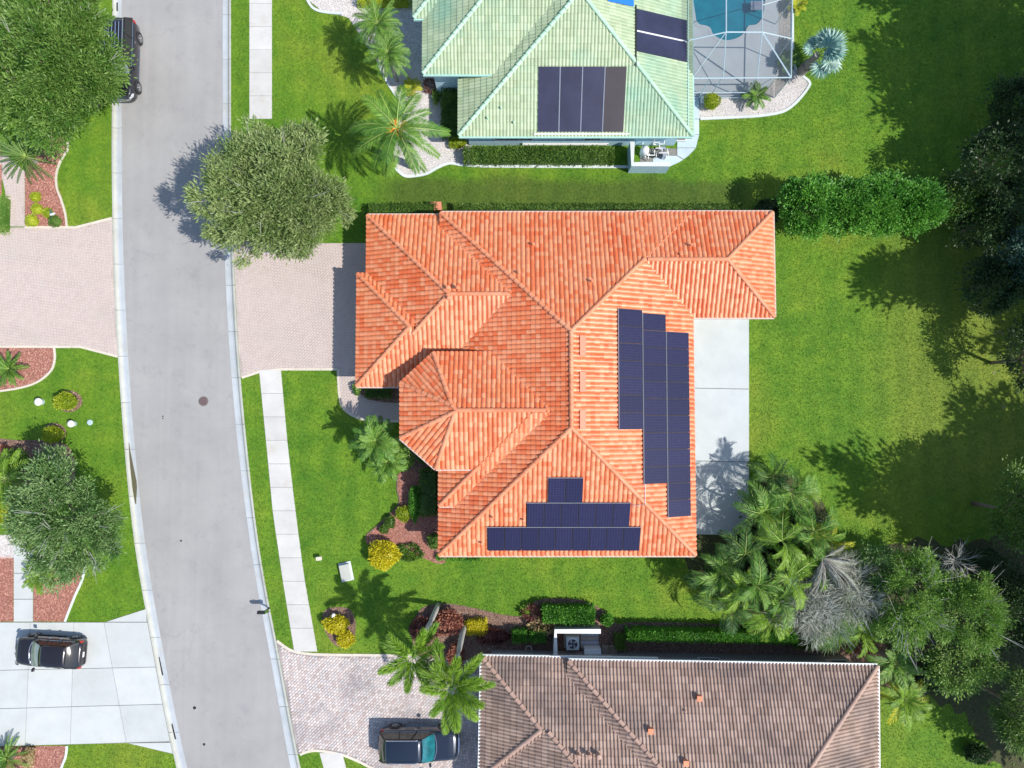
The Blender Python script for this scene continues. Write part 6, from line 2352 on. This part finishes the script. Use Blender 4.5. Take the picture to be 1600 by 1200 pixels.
palm_tree(1412, 1092, 1.7, 'yellowing palm beside the right eave of the brown roof', L=1.75, n=18, mat='palm_lime', nl=28, ll=0.45, lw=0.06, trunk_r=0.08, elevs=(1.0, 0.6, 0.2), droops=(1.0, 1.0, 0.8), old='palm_yellow')
# ------------------------------------------------------------------ single palms
palm_tree(620, 200, 6.0, 'date palm with orange fruit clusters at the corner of the green-roofed house', L=3.05, n=24, mat='palm', nl=64, ll=0.62, lw=0.036, trunk_r=0.2, elevs=(0.85, 0.45, 0.2, 0.0), droops=(1.1, 1.2, 1.1, 0.9), fruit=4, vdroop=0.35)
palm_tree(706, 1070, 5.6, 'foxtail palm with bushy fronds overlapping the corner of the brown roof', L=2.5, n=13, mat='palm_lime', nl=60, ll=0.58, lw=0.045, plumose=True, trunk_r=0.15, elevs=(0.8, 0.35), droops=(0.9, 0.9), old=None, bark='pale_bark', shaft='palm', lean=(-0.3, -1.6))
palm_tree(648, 1022, 5.0, 'foxtail palm over the edge of the paver driveway, left of its twin', L=2.3, n=11, mat='palm_lime', nl=55, ll=0.52, lw=0.045, plumose=True, trunk_r=0.14, elevs=(0.7, 0.3), droops=(0.8, 0.9), bark='pale_bark', shaft='palm', lean=(-0.8, -1.4), rot=2.4)
sg = 'pairs of small palms with fine dense crowns'
palm_tree(590, 38, 3.6, 'upper of two fine-leaved small palms in the gravel left of the green roof', L=1.7, n=46, mat='palm', nl=52, ll=0.32, lw=0.02, trunk_r=0.08, elevs=(1.2, 0.8, 0.4, 0.0), droops=(1.2, 1.3, 1.2, 1.0), group=sg)
palm_tree(606, 84, 3.4, 'lower of two fine-leaved small palms in the gravel left of the green roof', L=1.55, n=44, mat='palm', nl=52, ll=0.30, lw=0.02, trunk_r=0.08, elevs=(1.2, 0.8, 0.4, 0.0), droops=(1.2, 1.3, 1.2, 1.0), group=sg)
palm_tree(588, 689, 2.9, 'larger of two fine-leaved small palms beside the entry walk of the orange-roofed house', L=1.65, n=30, mat='palm', nl=38, ll=0.40, lw=0.045, trunk_r=0.08, elevs=(1.2, 0.8, 0.4, 0.0), droops=(1.1, 1.1, 1.0, 0.9), group=sg)
palm_tree(606, 722, 1.9, 'smaller of two fine-leaved small palms beside the entry walk of the orange-roofed house', L=1.35, n=24, mat='palm', nl=34, ll=0.34, lw=0.04, trunk_r=0.07, elevs=(1.2, 0.8, 0.4, 0.0), droops=(1.1, 1.1, 1.0, 0.9), group=sg)
cycad(42, 245, 1.95, 'large dark sago palm under the edge of the big tree', 'palm_dark', 44, 0.9)
cycad(15, 577, 1.15, 'round sago palm in the red mulch below the wide paved driveway', 'palm', 36, 0.5, ll=0.2)
cycad(64, 898, 1.15, 'sago palm fan below the lacy street tree', 'palm_lime', 34, 0.5, ll=0.22)
palm_tree(10, 748, 1.2, 'yellow-green palm cut by the left edge, in the shaded mulch', L=1.9, n=18, mat='palm_lime', nl=36, ll=0.42, lw=0.05, trunk_r=0.1, elevs=(0.9, 0.5, 0.2), droops=(0.8, 0.8, 0.6))
cycad(12, 1185, 1.35, 'dark sago palm at the bottom left corner', 'palm', 34, 0.5)
# silver fan palm
p = P(1252, 112, 0)
bis = thing('fan_palm', p, 'silver-blue fan palm with a stubby trunk beside the pool cage', 'palm tree')
MB().tube([(0, 0, 0), (0.10, 0.04, 0.9), (0.2, 0.08, 2.0)], [0.34, 0.30, 0.2], 10).build('trunk', M['palm_bark'], bis)
for k in range(14):
    a = k * 2 * math.pi / 14
    MB().tube([(0.1 + 0.28 * math.cos(a), 0.03 + 0.28 * math.sin(a), 0.5 + 0.1 * (k % 3)), (0.1 + 0.42 * math.cos(a), 0.03 + 0.42 * math.sin(a), 0.75 + 0.1 * (k % 3))], [0.05, 0.03], 4).build('leaf_stub', M['palm_bark'], bis)
fl = [fan_leaf(0.95, 1.0, 30, 'palm_blue') for _ in range(3)]
for k, (a, e_, s) in enumerate(((35, 30, 1.0), (62, 15, 0.95), (5, 5, 1.0), (-35, 5, 0.95), (-75, -5, 0.85), (100, -5, 0.75), (20, 60, 0.9), (-12, 40, 0.95), (140, 0, 0.6), (50, -10, 0.9))):
    o = link('fan_leaf', fl[k % 3], bis, Vector((0.2, 0.08, 1.95)))
    o.rotation_euler = (rng.uniform(-0.3, 0.3), -R(e_), R(a))
    o.scale = (s, s, s)
palm_tree(1182, 150, 0.7, 'small feathery palm in the gravel below the pool cage', L=1.0, n=14, mat='palm', nl=26, ll=0.30, lw=0.04, trunk_r=0.05, elevs=(1.1, 0.6, 0.2), droops=(0.9, 0.9, 0.7))
palm_tree(1246, 8, 0.6, 'small yellow-green palm outside the cage at the top edge', L=0.75, n=12, mat='palm_yellow', nl=22, ll=0.28, lw=0.05, trunk_r=0.05, elevs=(1.0, 0.5), droops=(0.8, 0.8))
# agave-like plants in the gravel
palm_tree(643, 138, 0.3, 'spiky yellow-green plant in the white gravel above the date palm', L=0.7, n=22, mat='palm_yellow', nl=14, ll=0.24, lw=0.05, trunk_r=0.05, elevs=(1.1, 0.6, 0.2), droops=(0.3, 0.3, 0.3), name='spiky_plant', cat='plant')
palm_tree(1230, 96, 0.5, 'dark spiky plant behind the cage mesh beside the fan palm', L=0.8, n=16, mat='palm_dark', nl=16, ll=0.3, lw=0.06, trunk_r=0.06, elevs=(1.0, 0.5), droops=(0.4, 0.4), name='spiky_plant', cat='plant')

# ------------------------------------------------------------------ bushes
S = shrub
S('yellow_shrub', 598, 868, (1.9, 1.7, 1.25), 'big bright yellow bush on the lawn in front of the orange-roofed house', 'yellow', n=2200, ll=0.16, lw=0.07)
S('yellow_shrub', 524, 977, (1.55, 1.05, 0.85), 'yellow shrub with a square outline, larger of the two in the small round bed', 'yellow', n=1300, box=False, ll=0.15)
S('yellow_shrub', 539, 1000, (1.05, 0.95, 0.65), 'small round yellow shrub, lower of the two in the small round bed', 'yellow', n=900, ll=0.15)
S('yellow_shrub', 744, 980, (1.25, 0.85, 0.6), 'small yellow shrub beside the copper-leaved bush', 'yellow', n=900, box=True)
S('copper_shrub', 699, 975, (1.75, 1.4, 1.3), 'copper-red leaved bush above the foxtail palms', 'red_leaf', n=1500, ll=0.2, lw=0.12)
S('copper_shrub', 712, 1028, (0.9, 1.7, 0.8), 'narrow copper-red shrub between the two foxtail palm trunks', 'red_leaf', n=900, ll=0.18, lw=0.1)
S('maroon_shrub', 662, 985, (1.7, 1.5, 0.8), 'dark maroon shrub in the shade left of the copper-red bush', 'maroon', n=900, ll=0.2, lw=0.09)
S('maroon_shrub', 770, 995, (2.0, 0.9, 0.6), 'low maroon shrub right of the small yellow shrub', 'maroon', n=800, ll=0.18, lw=0.08)
S('maroon_shrub', 833, 958, (1.2, 0.8, 0.6), 'maroon sprig plant left of the clipped box hedge', 'maroon', n=260, ll=0.3, lw=0.07, core=False)
S('cream_shrub', 848, 979, (1.5, 0.9, 0.7), 'cream and orange leaved plant at the corner of the equipment wall', 'cream_leaf', n=220, ll=0.32, lw=0.12, core=False)
S('clipped_hedge', 888, 960, (3.15, 0.95, 1.0), 'short thick clipped hedge above the equipment wall of the brown house', 'bright', 'hedge', n=3600, ll=0.13, lw=0.08, box=True, rz=R(-1))
S('round_shrub', 949, 969, (0.75, 0.75, 0.65), 'small clipped round bush right of the short thick hedge', 'bright', n=700)
S('clipped_hedge', 1112, 994, (10.4, 0.55, 1.35), 'long clipped hedge along the north side of the brown-roofed house', 'bright', 'hedge', n=7500, ll=0.12, lw=0.08, box=True, rz=R(-0.8))
S('clipped_hedge', 1275, 1006, (2.7, 0.5, 1.1), 'short dark hedge end under the grey dried fronds', 'mid', 'hedge', n=1500, box=True, rz=R(-0.8))
S('box_shrub', 812, 994, (0.85, 0.7, 0.8), 'left one of two square clipped bushes beside the equipment wall', 'bright', n=800, box=True)
S('box_shrub', 840, 994, (0.95, 0.7, 0.8), 'right one of two square clipped bushes, touching the cream-leaved plant', 'bright', n=800, box=True)
S('box_shrub', 969, 1003, (0.6, 0.8, 0.8), 'dim square bush in shade right of the air conditioner wall', 'mid', n=500, box=True)
S('clipped_hedge', 648, 786, (0.75, 2.2, 0.95), 'upright clipped hedge in the front bed of the orange-roofed house', 'bright', 'hedge', n=1900, box=False)
S('round_shrub', 630, 803, (0.95, 0.95, 0.75), 'round green bush beside the upright hedge in the red mulch', 'yellow_green', n=900, ll=0.1)
S('round_shrub', 609, 816, (0.65, 0.75, 0.5), 'middle one of three shrinking bushes along the curved mulch edge', 'mid', n=600, ll=0.1)
S('round_shrub', 600, 827, (0.55, 0.55, 0.45), 'smallest bush at the end of the curved mulch edge', 'mid', n=450, ll=0.1)
S('round_shrub', 679, 846, (0.95, 0.95, 0.8), 'clipped ball bush tucked under the lower left corner of the orange roof', 'mid', n=900, ll=0.1)
S('ground_shrub', 637, 864, (1.9, 0.95, 0.35), 'low spreading green plant right of the big yellow bush', 'mid', n=900, ll=0.2, lw=0.06, core=False)
S('ground_shrub', 716, 870, (2.6, 0.35, 0.3), 'low green fringe along the south wall of the orange-roofed house', 'bright', n=900, ll=0.14, core=False, box=True)
S('leafy_shrub', 637, 712, (0.75, 1.5, 1.0), 'light green trailing shrub between the small palms and the turret', 'lime', n=800, ll=0.16, lw=0.06, core=False)
S('leafy_shrub', 669, 770, (1.0, 2.8, 1.1), 'dark shrub in the shadow of the orange roof beside the upright hedge', 'mid', n=1400, ll=0.14, box=True)
S('leafy_shrub', 664, 705, (1.2, 1.6, 1.0), 'dark shrub in the shadow under the turret eave', 'mid', n=900, ll=0.14)
S('leafy_shrub', 590, 614, (1.5, 0.6, 0.6), 'dark shrub in the notch between garage and turret', 'mid', n=700, ll=0.12, box=True)
S('leafy_shrub', 557, 607, (0.45, 0.8, 0.6), 'small light green shrub at the lower corner of the garage roof', 'lime', n=350, ll=0.12)
# hedges north of the orange house
S('clipped_hedge', 630, 326, (4.3, 0.55, 0.9), 'short stretch of low hedge along the north wall, left of the terracotta cabinet', 'mid', 'hedge', n=2200, box=True, rz=R(1))
S('clipped_hedge', 934, 325, (18.6, 0.42, 0.6), 'long low hedge along the whole north wall of the orange-roofed house', 'mid', 'hedge', n=7500, box=True)
# green house
S('clipped_hedge', 842, 242, (9.6, 0.95, 0.9), 'long thick hedge along the south wall of the green-roofed house', 'mid', 'hedge', n=7000, box=True, ll=0.14)
S('leafy_shrub', 703, 175, (1.05, 3.0, 0.9), 'dark shrub mass in the shade at the west wall of the green-roofed house', 'mid', n=1900, box=True, ll=0.15)
S('leafy_shrub', 672, 133, (0.8, 0.8, 0.5), 'reddish brown plant in shade near the blue porch column', 'maroon', n=350, ll=0.2, core=False)
S('yellow_shrub', 714, 222, (1.1, 0.7, 0.55), 'yellow-green shrub at the lower left corner of the green roof', 'yellow_green', n=700, ll=0.12)
S('leafy_shrub', 681, 150, (0.4, 1.0, 0.5), 'small lime shrub beside the dark shrub mass', 'lime', n=300, ll=0.12)
S('round_shrub', 1114, 156, (1.0, 1.0, 1.0), 'round clipped bush in the gravel below the pool cage', 'yellow_green', n=1200, ll=0.09, lw=0.05)
S('clipped_hedge', 600, 2, (3.4, 0.4, 0.6), 'low yellow-green hedge along the top edge left of the green roof', 'yellow_green', 'hedge', n=900, box=True)
# across the road
S('round_shrub', 99, 627, (1.45, 1.10, 0.9), 'larger clipped yellow-green bush in its soil ring across the road', 'yellow_green', n=1500, ll=0.1)
S('round_shrub', 79, 679, (1.30, 1.05, 0.85), 'smaller clipped yellow-green bush in its soil ring, touching the mulch', 'yellow_green', n=1400, ll=0.1)
for k, (px, py, d_, lb, mt) in enumerate(((54, 307, 0.62, 'first small ball shrub from the sago palm in the red mulch', 'yellow_green'), (56, 326, 0.7, 'second small ball shrub from the sago palm in the red mulch', 'yellow_green'),
                                      (73, 332, 0.62, 'small ball shrub left of the bird ornament', 'yellow_green'), (48, 344, 0.8, 'ball shrub in the lower left corner of the red mulch, at the paved walk', 'yellow_green'),
                                      (84, 345, 0.75, 'dull green ball shrub under the bird ornament', 'mid'))):
    S('round_shrub', px, py, (d_, d_, d_ * 0.75), lb, mt, n=500, ll=0.09, lw=0.05, group='ball shrubs in the red mulch')
S('leafy_shrub', 20, 720, (1.8, 1.4, 0.8), 'dark shrub in dappled shade at the left edge', 'mid', n=900, ll=0.18)
S('leafy_shrub', 3, 706, (0.8, 0.8, 0.5), 'orange-red shrub at the left edge above the yellow-green palm', 'red_leaf', n=400, ll=0.14)
S('yellow_shrub', 6, 800, (1.3, 1.6, 0.9), 'yellow-green shrub at the left edge beside the lacy tree', 'yellow_green', n=900, ll=0.15)
S('leafy_shrub', 43, 1185, (0.7, 1.3, 0.5), 'orange and green shrub beside the bottom left sago palm', 'cream_leaf', n=500, ll=0.14)
S('leafy_shrub', -4, 215, (1.2, 1.4, 0.8), 'lime green shrub at the left edge above the paved walk', 'lime', n=700, ll=0.14)
S('leafy_shrub', 4, 335, (0.5, 2.4, 0.5), 'thin strip of lime shrub at the left edge beside the paved walk', 'lime', n=600, ll=0.1, box=True)
# bits under the right-hand trees
for k, (px, py, sx, sy, lb, mt) in enumerate(((1560, 330, 2.0, 1.6, 'dark low shrub at the right edge in deep shade', 'deep'),
                                       (1545, 880, 2.2, 1.6, 'dark shrub below the lawn shade near the bare twigs', 'deep'), (1450, 1060, 2.0, 1.4, 'dark shrub below the light lacy tree', 'deep'),
                                       (1530, 1180, 1.4, 1.0, 'dark shrub near the lower right corner', 'deep'), (1200, 330, 1.6, 1.6, 'dark shrub in shade between the orange roof and the bush row', 'deep'))):
    S('leafy_shrub', px, py, (sx, sy, 0.9), lb, mt, n=900, ll=0.2, lw=0.08)
S('ground_shrub', 1340, 1005, (2.4, 1.3, 0.6), 'brownish undergrowth under the grey dried fronds', 'maroon', n=700, ll=0.2, core=False)

# the pale worn ground at the right edge
worn = [(1556, 525), (1566, 520), (1577, 530), (1580, 560), (1578, 600), (1572, 636), (1563, 640), (1556, 610), (1554, 570)]
sheet('bare_ground', [(x_ + rng.normal() * 0.13, y_ + rng.normal() * 0.13) for x_, y_ in smooth_poly(px_poly(worn), True, 12)], 0.006, simple('bare_earth', (0.26, 0.24, 0.15), 0.95, var=0.45, scale=3))
# leaf litter under the right-hand trees
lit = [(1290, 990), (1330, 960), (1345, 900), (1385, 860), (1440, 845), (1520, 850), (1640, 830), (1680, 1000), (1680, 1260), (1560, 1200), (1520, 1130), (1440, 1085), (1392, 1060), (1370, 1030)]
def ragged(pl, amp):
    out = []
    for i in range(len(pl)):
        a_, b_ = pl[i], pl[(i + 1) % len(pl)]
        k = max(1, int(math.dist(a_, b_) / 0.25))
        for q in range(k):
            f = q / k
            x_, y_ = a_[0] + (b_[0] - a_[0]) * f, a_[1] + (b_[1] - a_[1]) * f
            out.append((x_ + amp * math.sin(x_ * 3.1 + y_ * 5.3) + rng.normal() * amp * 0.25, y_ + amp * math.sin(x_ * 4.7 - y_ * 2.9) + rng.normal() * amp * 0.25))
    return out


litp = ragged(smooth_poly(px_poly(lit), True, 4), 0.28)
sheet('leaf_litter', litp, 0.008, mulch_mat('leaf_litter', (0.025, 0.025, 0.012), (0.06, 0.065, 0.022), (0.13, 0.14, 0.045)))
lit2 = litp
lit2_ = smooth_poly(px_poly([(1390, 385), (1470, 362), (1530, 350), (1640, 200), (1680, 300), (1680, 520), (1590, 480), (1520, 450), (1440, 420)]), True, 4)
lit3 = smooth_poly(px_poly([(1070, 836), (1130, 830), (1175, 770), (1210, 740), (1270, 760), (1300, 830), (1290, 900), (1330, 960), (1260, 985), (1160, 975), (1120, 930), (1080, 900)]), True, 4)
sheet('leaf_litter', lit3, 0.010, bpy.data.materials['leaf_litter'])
SPARSE = [litp, lit2, lit3]

# ================================================================== GRASS
n = 520000
X = rng.uniform(-35, 35, n); Y = rng.uniform(-25, 30, n)
keep = in_poly(X, Y, west) | in_poly(X, Y, east)
for pl in HARD:
    xs = [q[0] for q in pl]; ys = [q[1] for q in pl]
    bb = (X > min(xs)) & (X < max(xs)) & (Y > min(ys)) & (Y < max(ys)) & keep
    ii = np.where(bb)[0]
    keep[ii[in_poly(X[ii], Y[ii], pl)]] = False
for pl in SPARSE:
    ii = np.where(keep)[0]
    k = in_poly(X[ii], Y[ii], pl) & (rng.random(len(ii)) < 0.5)
    keep[ii[k]] = False
X, Y = X[keep], Y[keep]
n = len(X)
a = rng.uniform(0, 2 * math.pi, n)
tilt = rng.uniform(0.1, 0.9, n)
Lb = rng.uniform(0.05, 0.13, n)
wb = rng.uniform(0.012, 0.028, n)
V = np.zeros((n, 3, 3))
sx, sy = -np.sin(a) * wb, np.cos(a) * wb
V[:, 0] = np.stack([X + sx, Y + sy, np.zeros(n)], 1)
V[:, 1] = np.stack([X - sx, Y - sy, np.zeros(n)], 1)
V[:, 2] = np.stack([X + np.cos(a) * Lb * np.cos(tilt), Y + np.sin(a) * Lb * np.cos(tilt), Lb * np.sin(tilt) + 0.01], 1)
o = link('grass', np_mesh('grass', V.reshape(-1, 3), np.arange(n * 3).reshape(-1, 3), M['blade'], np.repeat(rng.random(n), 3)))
o['kind'] = 'stuff'

# pebbles on the gravel and bark chips on the mulch
def chips(name, mats, count, size, flat):
    xs_, ys_, zs_ = [], [], []
    for pl, mt in BEDS:
        if mt not in mats: continue
        A_ = abs(area2(pl)) / 2
        k = int(count * A_)
        bx = [q[0] for q in pl]; by = [q[1] for q in pl]
        x = rng.uniform(min(bx), max(bx), k * 3); y = rng.uniform(min(by), max(by), k * 3)
        m_ = in_poly(x, y, pl) & (np.abs(x) < 36) & (np.abs(y) < 30)
        xs_.append(x[m_][:k]); ys_.append(y[m_][:k])
    x = np.concatenate(xs_); y = np.concatenate(ys_)
    k = len(x)
    s = rng.uniform(0.6, 1.4, k)[:, None] * size
    base = np.array([(1, 0, 0), (-0.3, 0.8, 0), (-0.6, -0.7, 0), (0, 0, 1.0)])
    a = rng.uniform(0, 6.28, k)
    ca, sa = np.cos(a), np.sin(a)
    V = np.zeros((k, 4, 3))
    for q in range(4):
        bx, by = base[q][0] * flat, base[q][1]
        V[:, q, 0] = x + (bx * ca - by * sa) * s[:, 0]
        V[:, q, 1] = y + (bx * sa + by * ca) * s[:, 0]
        V[:, q, 2] = 0.018 + base[q][2] * s[:, 0] * 0.7
    f = np.array([(0, 1, 3), (1, 2, 3), (2, 0, 3)])
    Fq = (np.arange(k)[:, None, None] * 4 + f[None]).reshape(-1, 3)
    return V.reshape(-1, 3), Fq, np.repeat(rng.random(k), 4)


def chip_mat(name, cols):
    m, n, b = new_mat(name)
    n.links.new(ramp(n, tint_value(n), [(i / (len(cols) - 1), c) for i, c in enumerate(cols)]), b.inputs['Base Color'])
    b.inputs['Roughness'].default_value = 0.9
    return m


for nm, mats, cnt, sz, fl_, cm_ in (('gravel_stones', ('gravel',), 260, 0.035, 1.0, chip_mat('gravel_stone', [(0.34, 0.29, 0.27), (0.66, 0.63, 0.60), (0.82, 0.80, 0.77)])),
                                    ('red_bark_chips', ('mulch_red',), 220, 0.035, 2.0, chip_mat('red_chip', [(0.20, 0.07, 0.05), (0.42, 0.19, 0.14), (0.58, 0.34, 0.27)])),
                                    ('brown_bark_chips', ('mulch_brown',), 160, 0.035, 2.0, chip_mat('brown_chip', [(0.07, 0.04, 0.03), (0.24, 0.14, 0.10), (0.48, 0.34, 0.26)]))):
    V, Fq, ti = chips(nm, mats, cnt, sz, fl_)
    o = link(nm, np_mesh(nm, V, Fq, cm_, ti))
    o['kind'] = 'stuff'
bpy.context.view_layer.update()
